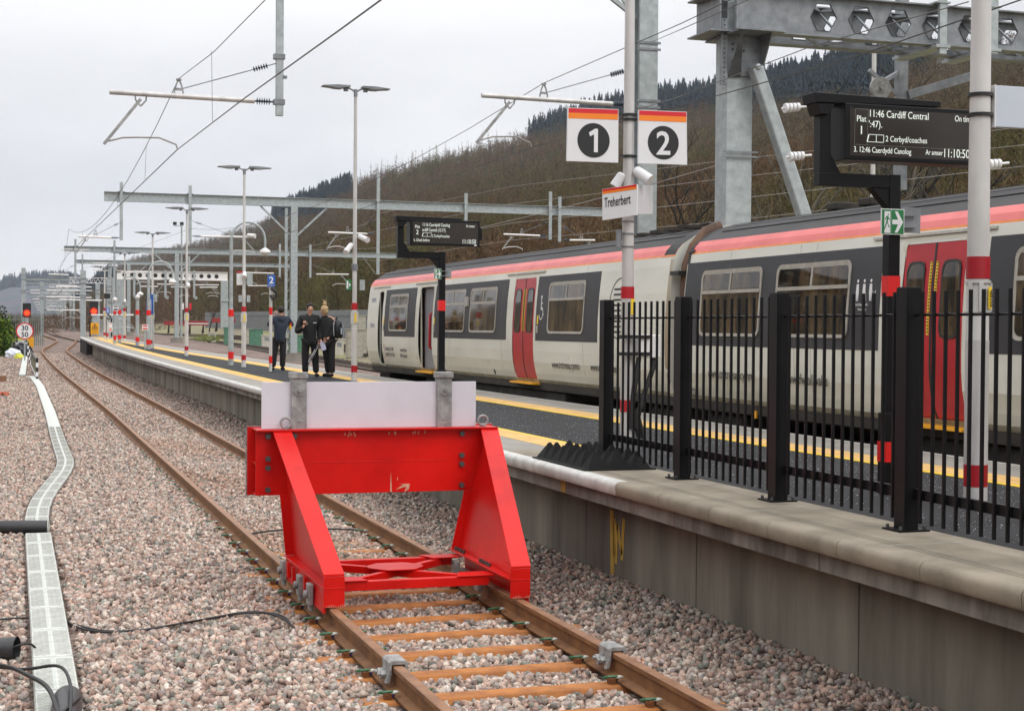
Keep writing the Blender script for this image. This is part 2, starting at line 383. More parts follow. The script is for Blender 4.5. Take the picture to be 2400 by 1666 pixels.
tag(grid_sheet('siding_ground', xs, ys, lambda x, y: gr(x, y) - .14 + (.02 if x > 12.6 else 0), m_sidg), kind='structure')
big = [-4500, -1500, -500, -150, -60, -30, 5, 36, 60, 150, 500, 1500, 4500]; bigy = [-400, -60, 0, 40, 80, 120, 160, 250, 400, 620, 1200, 2500, 5000]
tag(grid_sheet('valley_floor', big, bigy, lambda x, y: g(y) - .55 + (1.1 if x > 35 and y > 60 else 0), m_field), kind='structure')

# loose ballast stones: nobody could count them
def hull_proto(seed, n=9, flat=.75):
    rr = random.Random(seed); bm = bmesh.new()
    for _ in range(n):
        v = Vector((rr.gauss(0, 1), rr.gauss(0, 1), rr.gauss(0, 1))).normalized(); bm.verts.new((v.x, v.y * rr.uniform(.7, 1), v.z * flat))
    r_ = bmesh.ops.convex_hull(bm, input=bm.verts); bmesh.ops.triangulate(bm, faces=bm.faces)
    bm.verts.ensure_lookup_table(); used = [v for v in bm.verts if v.link_faces]; mp_ = {v: i for i, v in enumerate(used)}
    V = np.array([v.co[:] for v in used]); F = np.array([[mp_[v] for v in f.verts] for f in bm.faces]); bm.free(); return V, F
SP = [hull_proto(i, 9 + i % 4) for i in range(10)]
PAL = np.array([1.05, .98, .93]) * np.array([(.46, .35, .30), (.52, .42, .37), (.43, .34, .30), (.52, .46, .40), (.36, .31, .28), (.60, .53, .47), (.28, .31, .28), (.48, .46, .43), (.28, .21, .19), (.38, .28, .24), (.20, .20, .19), (.56, .41, .35), (.62, .58, .54), (.40, .36, .36)])
def stones(name, regions, label):
    P = []; 
    for (x0, x1, y0, y1, dens, s0, s1) in regions:
        n = int((x1 - x0) * (y1 - y0) * dens); X = RNG.uniform(x0, x1, n); Y = RNG.uniform(y0, y1, n); S = RNG.uniform(s0, s1, n)
        for x, y, s_ in zip(X, Y, S):
            d = x - C2(y)
            z = ballast_z(x, y)
            if abs(abs(d) - .7525) < .085 and y > 5: continue          # under the rails
            if y < 15.2 and abs(d) < .90:                              # clear of the steel sleepers
                k = (y - SLP0) / SLP; f_ = abs(k - round(k)) * SLP
                if f_ < .085 + (s_ * .4): continue
            if abs(x - trough_x(y)) < .15 + s_ * .5: continue
            if x > C2(y) + 1.93: continue
            P.append((x, y, z + RNG.uniform(-.012, .02), s_))
    P = np.array(P); n = len(P)
    Mr = rotmats(RNG.uniform(0, 6.28, n), RNG.uniform(0, 6.28, n), RNG.uniform(0, 6.28, n))
    tints = PAL[RNG.integers(0, len(PAL), n)] * RNG.uniform(.62, 1.12, (n, 1))
    # brown dirt between the rails further up the line
    dd = P[:, 0] - np.array([C2(y) for y in P[:, 1]]); dirt = np.clip(.5 + .5 * np.sin(P[:, 1] * .9 + P[:, 0] * 2), 0, 1) * (np.abs(dd) < .9) * (P[:, 1] > 15) * (P[:, 1] < 34) * .6
    tints = tints * (1 - dirt[:, None] * np.array([.12, .28, .38]))
    wall_dark = np.clip((dd - .95) / .7, 0, 1) * .34; tints = tints * (1 - wall_dark[:, None])  # stones get darker towards the platform wall
    V, F, T = mass(SP, RNG.integers(0, len(SP), n), P[:, :3], Mr, P[:, 3], tints)
    o = np_mesh(name, V, F, attr_mat('stone', .85, .25, .5), T)
    return tag(o, label, 'ballast', kind='stuff')
SLP0, SLP = 12.531, .637
TRX = smooth_tab([(0, -2.84), (17, -2.84), (18.7, -2.84), (20.3, -2.77), (22.3, -2.59), (24.1, -2.4), (26, -2.27), (31, -2.26), (41, -2.2), (56, -2.2), (64, -2.33), (66, -2.75), (100, -2.35), (140, -2.3)], 0, 140, .5, 3)
def trough_x(y): return TRX(y)
stones('loose_ballast', [(-3.9, 1.97, 6.8, 13.5, 800, .021, .042), (-3.9, 1.97, 13.5, 22, 640, .022, .042), (-3.9, 2.0, 22, 34, 400, .024, .042), (-4.2, 2.0, 34, 60, 150, .028, .045), (-4.5, 1.9, 60, 100, 45, .03, .05)],
       'pink and grey crushed stone ballast spread round the near track')

# ------------------------------------------------------------------ hills and woods
RIDGE = [  # picture x, y of the ground on the skyline, distance of it
    (3300, 60, 420), (2900, 80, 460), (2400, 118, 520), (2130, 150, 600), (2000, 172, 680), (1850, 205, 760), (1700, 235, 860), (1550, 245, 930), (1380, 280, 960), (1245, 330, 930), (1100, 375, 900), (1000, 400, 900),
    (880, 432, 950), (780, 470, 1000), (680, 508, 1100), (600, 545, 1200), (500, 577, 1300), (400, 598, 1400), (300, 625, 1500), (230, 672, 1550), (190, 720, 1600), (150, 755, 1600)]
FOOT = {0: 40}
def ridge_pts():
    out_ = []
    for (x, y, d) in RIDGE:
        v = CF * FPX + CR * (x - 1200) - CU * (y - 833); v2 = Vector((v.x, v.y, 0)); p = CAM_POS + v * (d / v2.length)
        az = v2.normalized()
        df = min(d * .55, 43.0 / max(.075, az.x))           # foot of the slope runs along the line
        out_.append((az, df, d, p.z))
    return out_
RP = ridge_pts()
NS = 26
def hill_profile(az, df, dr, h):
    pts = []
    for j in range(NS):
        s_ = j / (NS - 4)
        d = df + (dr - df) * s_
        if s_ <= 1: z = g(az.y * df) + .4 + (h - 1.5) * (s_ ** 1.12 * (1 - .12 * math.sin(PI * s_)))
        else: z = h - (s_ - 1) * 40
        x, y = CAM_POS.x + az.x * d, az.y * d
        z += 5.0 * mnoise.noise(Vector((x / 90, y / 90, 0))) * math.sin(PI * min(1, s_))
        pts.append((x, y, z))
    return pts
rows = []
for (a, b) in zip(RP, RP[1:]):
    for k in range(5):
        t = k / 5; az = (a[0] * (1 - t) + b[0] * t).normalized()
        rows.append(hill_profile(az, a[1] * (1 - t) + b[1] * t, a[2] * (1 - t) + b[2] * t, a[3] * (1 - t) + b[3] * t))
m_hill = mat('hillside_leaf_litter', (.042, .029, .013), .95, scale=.03, col2=(.09, .065, .028), bump=.5, bscale=.8)
V = np.array([p for r_ in rows for p in r_]); nn = NS
F = np.array([(i * nn + k, i * nn + k + 1, (i + 1) * nn + k + 1, (i + 1) * nn + k) for i in range(len(rows) - 1) for k in range(nn - 1)])
tag(np_mesh('hillside', V, F[:, ::-1].copy(), m_hill, smooth=True), kind='structure')
HR = np.array(rows)                                          # (rows, NS, 3)

def bare_proto(seed, h=11, nb=26, nt=7, spread=.36, wide=.05):
    rr = random.Random(seed); Vv = []; Ff = []
    def sliver(p, q, w_):
        d = (q - p); s_ = d.cross(Vector((rr.gauss(0, 1), rr.gauss(0, 1), rr.gauss(0, .3)))).normalized() * w_
        b = len(Vv); Vv.extend([p - s_, p + s_, q]); Ff.append((b, b + 1, b + 2))
    top = Vector((rr.uniform(-.4, .4), rr.uniform(-.4, .4), h)); base = Vector((0, 0, -1))
    for a in range(3):
        an = a * 2.1; o = Vector((math.cos(an), math.sin(an), 0)) * .14; b = len(Vv)
        Vv.extend([base + o, base + Vector((math.cos(an + 2.1), math.sin(an + 2.1), 0)) * .14, top]); Ff.append((b, b + 1, b + 2))
    for i in range(nb):
        t = rr.uniform(.18, .95); p = base.lerp(top, t); an = rr.uniform(0, 6.28); ln = h * spread * (1.12 - t) * rr.uniform(.6, 1.2)
        el = rr.uniform(.35, 1.15); q = p + Vector((math.cos(an) * math.cos(el), math.sin(an) * math.cos(el), math.sin(el))) * ln
        sliver(p, q, wide)
        for k in range(nt):
            u = p.lerp(q, rr.uniform(.2, 1)); a2 = an + rr.uniform(-1.2, 1.2); e2 = rr.uniform(.2, 1.4); l2 = ln * rr.uniform(.25, .55)
            sliver(u, u + Vector((math.cos(a2) * math.cos(e2), math.sin(a2) * math.cos(e2), math.sin(e2))) * l2, wide * .55)
    return np.array([v[:] for v in Vv]), np.array(Ff)
def larch_proto(seed, h=14):
    rr = random.Random(seed); Vv = []; Ff = []
    b = 0; Vv += [(-.15, 0, -1), (.15, 0, -1), (0, 0, h)]; Ff.append((0, 1, 2)); Vv += [(0, -.15, -1), (0, .15, -1), (0, 0, h)]; Ff.append((3, 4, 5))
    for i in range(70):
        t = rr.uniform(.12, .97); an = rr.uniform(0, 6.28); ln = (1.05 - t) * h * .17 * rr.uniform(.7, 1.2); z = t * h; b = len(Vv)
        dx, dy = math.cos(an), math.sin(an); Vv += [(0, 0, z - .06), (0, 0, z + .1), (dx * ln, dy * ln, z + rr.uniform(-.3, .35))]; Ff.append((b, b + 1, b + 2))
    return np.array(Vv, float), np.array(Ff)
def conifer_proto(seed, h=13, wd=2.6, layers=13, per=9):
    rr = random.Random(seed); Vv = []; Ff = []; Tt = []
    Vv += [(-.2, 0, -1), (.2, 0, -1), (0, 0, h)]; Ff.append((0, 1, 2)); Tt += [(.5, .4, .3)] * 3
    for i in range(layers):
        t = i / layers; z = 1 + (h - 1) * t; r_ = wd * (1 - t) ** .85 + .15
        for k in range(per):
            an = rr.uniform(0, 6.28); ln = r_ * rr.uniform(.65, 1.15); wdt = ln * .34; b = len(Vv)
            dx, dy = math.cos(an), math.sin(an); zz = z + rr.uniform(-.3, .4)
            Vv += [(0, 0, zz + h / layers * 1.3), (dx * ln - dy * wdt, dy * ln + dx * wdt, zz - ln * .28), (dx * ln * 1.12, dy * ln * 1.12, zz - ln * .2), (dx * ln + dy * wdt, dy * ln - dx * wdt, zz - ln * .28)]
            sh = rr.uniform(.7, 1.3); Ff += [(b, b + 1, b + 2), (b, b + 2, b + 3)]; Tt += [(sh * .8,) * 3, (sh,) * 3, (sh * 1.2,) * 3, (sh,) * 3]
    return np.array(Vv, float), np.array(Ff), np.array(Tt)
def hill_point(u, s_):
    """u along the rows 0..1, s up the slope 0..~1.1"""
    i = u * (len(HR) - 1); i0 = int(min(len(HR) - 2, i)); t = i - i0; j = s_ * (NS - 4); j0 = int(min(NS - 2, max(0, j))); v = j - j0
    return (HR[i0, j0] * (1 - t) + HR[i0 + 1, j0] * t) * (1 - v) + (HR[i0, j0 + 1] * (1 - t) + HR[i0 + 1, j0 + 1] * t) * v
def pic(p):
    v = Vector(p) - CAM_POS; d = v.dot(CF); return 1200 + FPX * v.dot(CR) / d, 833 - FPX * v.dot(CU) / d, d
m_wood = attr_mat('bare_wood', .9, .1); 
# boundary (picture height of the lower edge of the dark plantation along the skyline) is used only to decide its extent on the ground
CONF = [(3300, -60), (2400, -30), (2050, 262), (1850, 262), (1700, 268), (1600, 278), (1500, 282), (1400, 305), (1300, 318), (1240, 335), (1236, -99)]
near_pts, far_pts, con_pts = [], [], []
def conf_line(x): 
    t = sorted(CONF); return interp(t, x)
cells = 0
for i in range(46000):
    u = RNG.random(); s_ = RNG.random() ** 1.0 * 1.04
    p = hill_point(u, s_)
    x, y, d = pic(p)
    if x < 120 or x > 2650: continue
    # keep the density even over the ground
    if s_ < .05 and RNG.random() < .3: continue
    isc = (1236 < x < 2250 and y < conf_line(x) + RNG.normal(0, 4)) or (742 < x < 818 and y < 484 and s_ > .86) or (x < 262 and s_ > .5) or (640 < x < 760 and 488 < y < 530)
    if isc: con_pts.append(p)
    elif d < 330: near_pts.append((p[0], p[1], p[2]))
    else: far_pts.append((p[0], p[1], p[2]))
near_pts, far_pts, con_pts = map(np.array, (near_pts, far_pts, con_pts))
print('trees', len(near_pts), len(far_pts), len(con_pts))
def tints_for(P, kind):
    n = len(P); base = np.array([(.125, .096, .055), (.145, .115, .072), (.11, .078, .05), (.135, .09, .06), (.095, .085, .042)])
    T = base[RNG.integers(0, 5, n)] * RNG.uniform(.6, 1.4, (n, 1)) * np.array([.86, .82, .68])
    nz = np.array([mnoise.noise(Vector((p[0] / 70, p[1] / 70, 3))) for p in P])
    red = np.clip(nz * 2 + .15, 0, 1)[:, None]; olive = np.clip(-nz * 2.5, 0, 1)[:, None]
    T = T * (1 + red * np.array([.10, -.08, -.08])) * (1 + olive * np.array([-.12, .08, -.25])); return T
def plant(name, protos, P, s0, s1, T, label, cat, material):
    n = len(P); z = np.zeros(n); Mr = rotmats(RNG.normal(0, .05, n), RNG.normal(0, .05, n), RNG.uniform(0, 6.28, n))
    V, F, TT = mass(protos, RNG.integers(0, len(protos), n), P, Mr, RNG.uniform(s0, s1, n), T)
    return tag(np_mesh(name, V, F, material, TT), label, cat, kind='stuff')
plant('bare_woodland', [bare_proto(i, 9, 24, 7, .42, .055) for i in range(5)], near_pts, .55, 1.1, tints_for(near_pts, 0), 'brown leafless woodland covering the slope behind the train', 'woodland', m_wood)
plant('distant_bare_woodland', [bare_proto(10 + i, 10, 13, 5, .44, .11) for i in range(6)], far_pts, .55, 1.05, tints_for(far_pts, 1), 'brown leafless trees high on the far hillside up to the skyline', 'woodland', m_wood)
n = len(con_pts); ct = np.tile(np.array([(.022, .034, .035)]), (n, 1)) * RNG.uniform(.7, 1.4, (n, 1)); ct[:, 2] *= RNG.uniform(.9, 1.3, n)
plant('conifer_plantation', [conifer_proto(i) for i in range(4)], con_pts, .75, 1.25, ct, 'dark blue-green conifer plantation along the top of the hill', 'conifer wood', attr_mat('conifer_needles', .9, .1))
# larches standing on the skyline
lp = np.array([hill_point(RNG.uniform(.44, .66), RNG.uniform(.9, 1.0)) for _ in range(90)])
plant('skyline_larches', [larch_proto(i, 15) for i in range(4)], lp, .7, 1.15, tints_for(lp, 0) * 1.1, 'thin bare larches standing along the brown skyline', 'larch trees', m_wood)

# far hill down the valley
FARR = [(-900, 640), (-300, 668), (-60, 668), (0, 664), (16, 658), (45, 655), (65, 651), (89, 649), (120, 650), (160, 651), (180, 660), (210, 672), (250, 690), (330, 715), (450, 740)]
rows = []
for (x, y) in FARR:
    v = CF * FPX + CR * (x - 1200) - CU * (y - 833); k = 3300 / Vector((v.x, v.y, 0)).length; top = CAM_POS + v * k
    base = Vector((CAM_POS.x + v.x * k * .45, v.y * k * .45, 1.0))
    rows.append([tuple(base.lerp(top, t) + Vector((0, 0, -14 * math.sin(PI * t) + 14 * mnoise.noise(Vector((top.x / 160, t * 5, 0)))))) for t in [i / 14 for i in range(14)]] + [tuple(top), tuple(top + Vector((v.x * .2, v.y * .2, -30)))])
V = np.array([p for r_ in rows for p in r_]); nn = 16
F = np.array([(i * nn + k, i * nn + k + 1, (i + 1) * nn + k + 1, (i + 1) * nn + k) for i in range(len(rows) - 1) for k in range(nn - 1)])
m_farhill = mat('far_hill_moor', (.060, .050, .070), .95, scale=.006, col2=(.03, .05, .05), contrast=(.45, .55), bump=.6, bscale=.05)
tag(np_mesh('far_hill', V, F, m_farhill, smooth=True), kind='structure')
fp = []
for i in range(2600):
    a = RNG.uniform(3, 11.99); i0 = int(a); t = a - i0; s_ = RNG.uniform(9.5, 14); j0 = int(s_); vv = s_ - j0; HRf = V.reshape(len(rows), nn, 3)
    fp.append((HRf[i0, j0] * (1 - t) + HRf[i0 + 1, j0] * t) * (1 - vv) + (HRf[i0, j0 + 1] * (1 - t) + HRf[i0 + 1, j0 + 1] * t) * vv)
fp = np.array(fp); fp = fp[np.array([mnoise.noise(Vector((p[0] / 260, p[1] / 500, p[2] / 40))) > -.05 for p in fp])]
ct = np.tile(np.array([(.022, .04, .042)]), (len(fp), 1)) * RNG.uniform(.7, 1.4, (len(fp), 1))
plant('far_conifer_wood', [conifer_proto(20, 13, 3, 4, 5)], fp, .8, 1.3, ct, 'bluish conifers on the far ridge down the valley', 'conifer wood', MATS['conifer_needles'])
# ---- PART3

# ------------------------------------------------------------------ running rails and sleepers
def rail_profile(): return [(-.07, -.159), (.07, -.159), (.07, -.148), (.012, -.128), (.010, -.045), (.035, -.035), (.035, -.006), (.028, 0), (-.028, 0), (-.035, -.006), (-.035, -.035), (-.010, -.045), (-.012, -.128), (-.07, -.148)]
def make_rail(cf, off, y0, y1, zf, label, group, mats, step=2.0):
    mb = MB(); pr = rail_profile(); ys = list(np.arange(y0, y1 + .01, step)); rows = []
    for y in ys:
        c = cf(y) + off; dx = (cf(y + .5) - cf(y - .5)); nrm = 1 / math.sqrt(1 + dx * dx)
        rows.append([(c + px * nrm, y - px * dx * nrm, zf(c, y) + pz) for px, pz in pr + pr[:1]])
    mb.loft(rows); n = len(pr)
    nf = len(mb.f); mb.mi = [1 if (i % n) in (5, 6, 7, 8) else 0 for i in range(nf)]
    mb.f.append(tuple(range(n))[::-1]); mb.mi.append(0); mb.f.append(tuple((len(rows) - 1) * (n + 1) + k for k in range(n))); mb.mi.append(0)
    return tag(mb.build('rail', mats, smooth=True, angle=30), label, 'rail', group)
zf = lambda x, y: g(y)
m_railside = mat('rail_side_rust', (.13, .055, .022), .75, scale=5, bump=.15, bscale=90, col2=(.24, .11, .035))
RG = 'rusty rails of the near track'
make_rail(C2, -.7525, -6, 420, zf, 'rusty rail of the near track on the side away from the platform', RG, [m_railside, m_rust2], 1.5)
make_rail(C2, .7525, -6, 420, zf, 'rusty rail of the near track on the platform side', RG, [m_railside, m_rust2], 1.5)
m_darkrail = mat('dark_rail_side', (.055, .032, .022), .7, col2=(.11, .06, .035), scale=5); m_railtop = mat('worn_rail_top', (.16, .11, .08), .4, col2=(.24, .18, .14), scale=5)
make_rail(T1, -.7525, 0, 420, zf, 'dark rail under the train, nearer the platform', 'rails of the train track', [m_darkrail, m_railtop], 3)
make_rail(T1, .7525, 0, 420, zf, 'dark rail under the train, farther from the platform', 'rails of the train track', [m_darkrail, m_railtop], 3)
SB = smooth_tab([(0, 14.2), (75, 13.2), (100, 13.4), (120, 13.2), (133, 12.7), (150, 11.0), (200, 7.5), (300, 5.5)], 0, 320, 3, 9)
SCc = smooth_tab([(0, 17.6), (110, 17.5), (150, 16.0), (200, 12.0), (300, 9)], 0, 320, 3, 9)
SD = smooth_tab([(0, 22), (150, 21.6), (185, 21.8), (240, 22)], 0, 320, 3, 9)
for nm, fn, ye in (('nearest', SB, 250), ('middle', SCc, 230), ('farthest', SD, 190)):
    for sd_, sn in ((-.7525, 'near'), (.7525, 'far')):
        make_rail(fn, sd_, 50, ye, lambda x, y: gr(x, y) + .03, f'{sn} rail of the {nm} siding beyond the train', 'siding rails', [m_darkrail, m_railtop], 3)
# sleepers of the sidings : dark timber, seen only as rows
def dark_sleeper():
    t = MB(); t.box((0, 0, -.19), (2.5, .25, .12)); return t.build('timber_sleeper', mat('dark_timber', (.06, .045, .035), .9, scale=10, bump=.3))
ds = dark_sleeper(); first = True
for nm, fn in (('nearest', SB), ('middle', SCc), ('farthest', SD)):
    for i, y in enumerate(np.arange(72, 145, 1.3)):
        o = ds if first else ds.copy()
        if not first: COL.objects.link(o)
        first = False; x = fn(y); o.location = (x, y, gr(x, y) - .135 + .03); 
        tag(o, f'dark timber sleeper under the {nm} siding track', 'sleeper', f'timber sleepers of the {nm} siding')

# steel sleepers of the near track with spring clips
def make_sleeper():
    t = thing('steel_sleeper', 'rusty steel sleeper across the near track', 'sleeper', (0, 0, 0), 'steel sleepers of the near track')
    mb = MB(); xs_ = [-1.25, -1.13, -.35, 0, .35, 1.13, 1.25]; rows = []
    for x in xs_:
        e = abs(x) > 1.2; zt = -.162 if not e else -.235
        rows.append([(x, -.118, -.26), (x, -.075, zt - .008), (x, -.065, zt), (x, .065, zt), (x, .075, zt - .008), (x, .118, -.26)])
    mb.loft(rows); mb.build('trough_plate', m_sleeper, t, smooth=True, angle=25)
    mb = MB()
    for s_ in (-1, 1): mb.box((s_ * .7525, 0, -.1605), (.15, .155, .006))
    mb.build_split('rail_pad', mat('rail_pad_dark', (.03, .025, .022), .8), t)
    for s_ in (-1, 1):
        for q in (-1, 1):
            x0 = s_ * .7525 + q * .078; d = q
            mb = MB(); pts = [(x0 - d * .02, -.035, -.118), (x0 + d * .03, -.04, -.105), (x0 + d * .075, -.035, -.108), (x0 + d * .095, -.005, -.118), (x0 + d * .075, .03, -.128), (x0 + d * .03, .035, -.13), (x0 + d * .01, .02, -.128), (x0 + d * .02, 0, -.12), (x0 + d * .06, -.002, -.116)]
            mb.tube(pts, .0085, 6); cl = mb.build('spring_clip', m_green, t, smooth=True)
            mb = MB(); mb.sphere((x0 - d * .005, -.035, -.114), .02, (1.5, .8, .6), 8); mb.build('clip_toe', m_palenylon, cl, smooth=True)
            mb = MB(); mb.box((x0 + d * .035, 0, -.143), (.05, .05, .034)); mb.box((x0 + d * .045, .0, -.128), (.02, .075, .02)); mb.build('clip_shoulder', m_rust, cl, bevel=.004)
            if s_ * q < 0 or True:
                mb = MB(); mb.box((x0 - d * .002, .03, -.146), (.028, .035, .02)); mb.build('clip_nylon', m_bluep if d * s_ > 0 else m_signblack, cl)
    return t
s0_ = make_sleeper(); k = 0
for i in range(-26, 10):
    y = SLP0 - SLP * -i if False else SLP0 + SLP * (-i)
    if y < 5.5: continue
    o = s0_ if k == 0 else copy_tree(s0_)
    o.location = (C2(y), y, g(y) - (.0 if y < 14.5 else min(.028, .005 * (y - 14.5)))); k += 1
    o['label'] = 'rusty orange steel sleeper lying across the near track'

# sliding rail clamps in front of the buffer stop
def rail_clamp(x, y, out_, label):
    t = thing('rail_clamp', label, 'rail clamp', (x, y, 0), 'steel clamps bolted on the rails')
    mb = MB()
    mb.prism([(x - .062, y - .095, -.03), (x - .062, y - .095, .022), (x - .045, y - .095, .038), (x + .045, y - .095, .038), (x + .062, y - .095, .022), (x + .062, y - .095, -.03), (x + .042, y - .095, -.03), (x + .042, y - .095, .006), (x - .042, y - .095, .006), (x - .042, y - .095, -.03)], (0, .19, 0))
    for s_ in (-1, 1):
        for yy in (-.07, .07): mb.prism([(x + s_ * .05, y + yy - .02, .01), (x + s_ * .085, y + yy - .02, -.11), (x + s_ * .052, y + yy - .02, -.11), (x + s_ * .038, y + yy - .02, -.045)], (0, .04, 0))
    mb.build('clamp_body', m_castg, t, bevel=.005)
    for yy in (-.04, .045):
        mb = MB(); p = (x + out_ * .055, y + yy, -.055)
        mb.cyl(p, (p[0] + out_ * .012, p[1], p[2]), .036, n=16); mb.cyl((p[0] + out_ * .012, p[1], p[2]), (p[0] + out_ * .05, p[1], p[2]), .022, n=6); mb.cyl((p[0] + out_ * .05, p[1], p[2]), (p[0] + out_ * .07, p[1], p[2]), .012, n=10)
        mb.build('clamp_bolt', m_castg, t, smooth=True, angle=30)
rail_clamp(-.7525, 9.62, -1, 'grey steel clamp bolted on the left rail in front of the red buffer stop')
rail_clamp(.7525, 9.62, -1, 'grey steel clamp bolted on the right rail in front of the red buffer stop')

# ------------------------------------------------------------------ buffer stop
t = thing('buffer_stop', 'bright red steel buffer stop with a white board standing on the near track', 'buffer stop', (0, 12.6, 0)); BS = t
def leg_side(s_):
    """one side frame: web plate, sloping front flange, base flange and foot; the frame leans outward"""
    xc = s_ * .7525; mb = MB(); xw = xc - .006; lean = .115 if s_ < 0 else .262
    mb.prism([(xw, 11.62, .165), (xw, 11.62, .26), (xw, 13.34, 1.235), (xw, 13.376, 1.235), (xw, 13.376, .69), (xw, 13.35, .17)], (.012, 0, 0))
    mb.prism([(xc - .082, 11.60, .268), (xc - .082, 13.33, 1.257), (xc - .082, 13.376, 1.257), (xc - .082, 13.376, 1.240), (xc - .082, 13.33, 1.240), (xc - .082, 11.60, .25)], (.164, 0, 0))
    mb.prism([(xc - .082, 11.598, .012), (xc - .082, 11.598, .249), (xc - .082, 11.615, .249), (xc - .082, 11.615, .012)], (.164, 0, 0))
    mb.b2((xc - .082, 11.60, .148), (xc + .082, 13.42, .164))
    mb.b2((xc - .082, 11.594, .155), (xc + .082, 11.599, .163))
    mb.prism([(xc - .08, 11.62, -.035), (xc - .068, 11.62, .147), (xc - .052, 11.62, .147), (xc - .062, 11.62, -.035)], (0, 1.78, 0)) if s_ < 0 else mb.prism([(xc + .052, 11.62, .147), (xc + .068, 11.62, .147), (xc + .08, 11.62, -.035), (xc + .062, 11.62, -.035)], (0, 1.78, 0))
    mb.b2((xc - .078, 13.352, .166), (xc + .078, 13.366, .692))
    mb.v = [(v[0] + s_ * lean * max(0, v[2] - .25) / .99, v[1], v[2]) for v in mb.v]
    return mb.build('side_frame', m_red, t, bevel=.004)
for s_ in (-1, 1): leg_side(s_)
# beam: rolled sections one above the other, seen from the front plate
mb = MB(); DY = -.195
def b3(a, b): mb.b2((a[0], a[1] + DY, a[2]), (b[0], b[1] + DY, b[2]))
b3((-1.09, 13.575, .69), (1.09, 13.59, 1.25)); b3((-1.09, 13.50, 1.2505), (1.09, 13.80, 1.266)); b3((-1.09, 13.5905, .69), (1.09, 13.80, .705))
b3((-1.13, 13.80, .675), (1.13, 13.82, 1.275)); b3((-1.09, 13.5905, .96), (1.09, 13.7995, .975)); b3((-.62, 13.571, .965), (.62, 13.5745, .971))
mb.build('cross_beam', m_red, t, bevel=.003)
mb = MB(); b3((-1.14, 13.821, .67), (1.14, 13.835, 1.28)); mb.build('rear_plate', m_castg, t)
for s_ in (-1, 1):
    mb = MB(); c = s_ * .7525; px = -.985 if s_ < 0 else .77
    for dz in (1.205, 1.01, .93, .74): mb.cyl((px, 13.379, dz), (px, 13.35, dz), .024, n=10)
    if s_ < 0: mb.cyl((-.755, 13.379, 1.205), (-.755, 13.35, 1.205), .024, n=10)
    mb.build_split('beam_bolt', m_bolt, t, smooth=True)
    mb = MB(); ex = -.83 if s_ < 0 else .965; pts = [(ex + .045 * math.sin(a), 13.36, 1.322 - .045 * math.cos(a)) for a in [2 * PI * k / 20 for k in range(21)]]
    mb.tube(pts, .011, 8); mb.cyl((ex, 13.36, 1.258), (ex, 13.36, 1.285), .022, n=12); mb.build('lifting_eye', m_castg, t, smooth=True)
    # friction shoes on the outer side of each leg
    if s_ < 0:
        for yy in (13.3, 12.5, 12.05):
            mb = MB(); mb.box((c - .105, yy, .045), (.04, .12, .17)); mb.cyl((c - .125, yy - .02, .05), (c - .16, yy - .02, .05), .032, n=12); mb.box((c - .10, yy, -.06), (.03, .09, .05))
            mb.build('friction_shoe', m_castg, t, bevel=.008)
        mb = MB()
        for yy in (12.3, 12.85, 13.1): mb.box((c - .095, yy, .075), (.028, .05, .13))
        mb.build_split('shoe_rib', m_red, t)
    else:
        for yy in (13.1, 12.4):
            mb = MB(); mb.box((c - .11, yy, .02), (.05, .12, .15)); mb.build('friction_shoe', m_castg, t, bevel=.008)
# low brace frame between the legs
mb = MB(); zt = .12
def rhs(a, b, w_=.07, h=.075, z=zt): mb.bar((a[0], a[1], z - h / 2), (b[0], b[1], z - h / 2), w_, h)
rhs((-.66, 12.12), (.64, 12.12)); rhs((-.66, 13.24), (.64, 13.24))
mb.build_split('brace_bar', m_red, t, bevel=.004)
mb = MB()
def rhs2(a, b): mb.bar((a[0], a[1], zt - .035), (b[0], b[1], zt - .035), .06, .062)
rhs2((-.52, 13.16), (.5, 12.22)); rhs2((-.5, 12.22), (.5, 13.16)); mb.build_split('cross_brace', m_red, t, bevel=.004)
mb = MB(); mb.prism([(-.24, 12.68, zt + .002), (-.12, 12.53, zt + .002), (.13, 12.53, zt + .002), (.24, 12.68, zt + .002), (.24, 12.79, zt + .002), (.12, 12.92, zt + .002), (-.12, 12.92, zt + .002), (-.24, 12.79, zt + .002)], (0, 0, .01)); mb.build('gusset_plate', m_red, t, bevel=.002)
for (x0, x1, yy, s_) in ((-.68, -.38, 12.17, 1), (.36, .70, 12.17, 1), (.36, .70, 13.2, -1), (-.68, -.4, 13.2, -1)):
    mb = MB(); xi = x1 if x1 < 0 else x0; xo = x0 if x1 < 0 else x1
    mb.prism([(xo, yy - .1, zt + .0025), (xi, yy - .1 * s_ - .0, zt + .0025), (xi * .8 + xo * .2, yy + .1 * s_, zt + .0025), (xo, yy + .1 * s_ if s_ > 0 else yy + .1, zt + .0025)] if s_ > 0 else [(xo, yy - .1, zt + .0025), (xi * .8 + xo * .2, yy - .1, zt + .0025), (xi, yy + .1, zt + .0025), (xo, yy + .1, zt + .0025)], (0, 0, .01))
    mb.build('corner_plate', m_red, t, bevel=.002)
mb = MB()
for y_ in (12.28, 12.36, 12.44, 12.52, 13.05, 13.13, 13.21, 13.29): mb.cyl((.70, y_, .165), (.70, y_, .195), .016, n=6)
for y_ in (12.18,): mb.cyl((-.655, y_, .13), (-.655, y_, .15), .016, n=6)
mb.build_split('base_bolt', m_bolt, t)
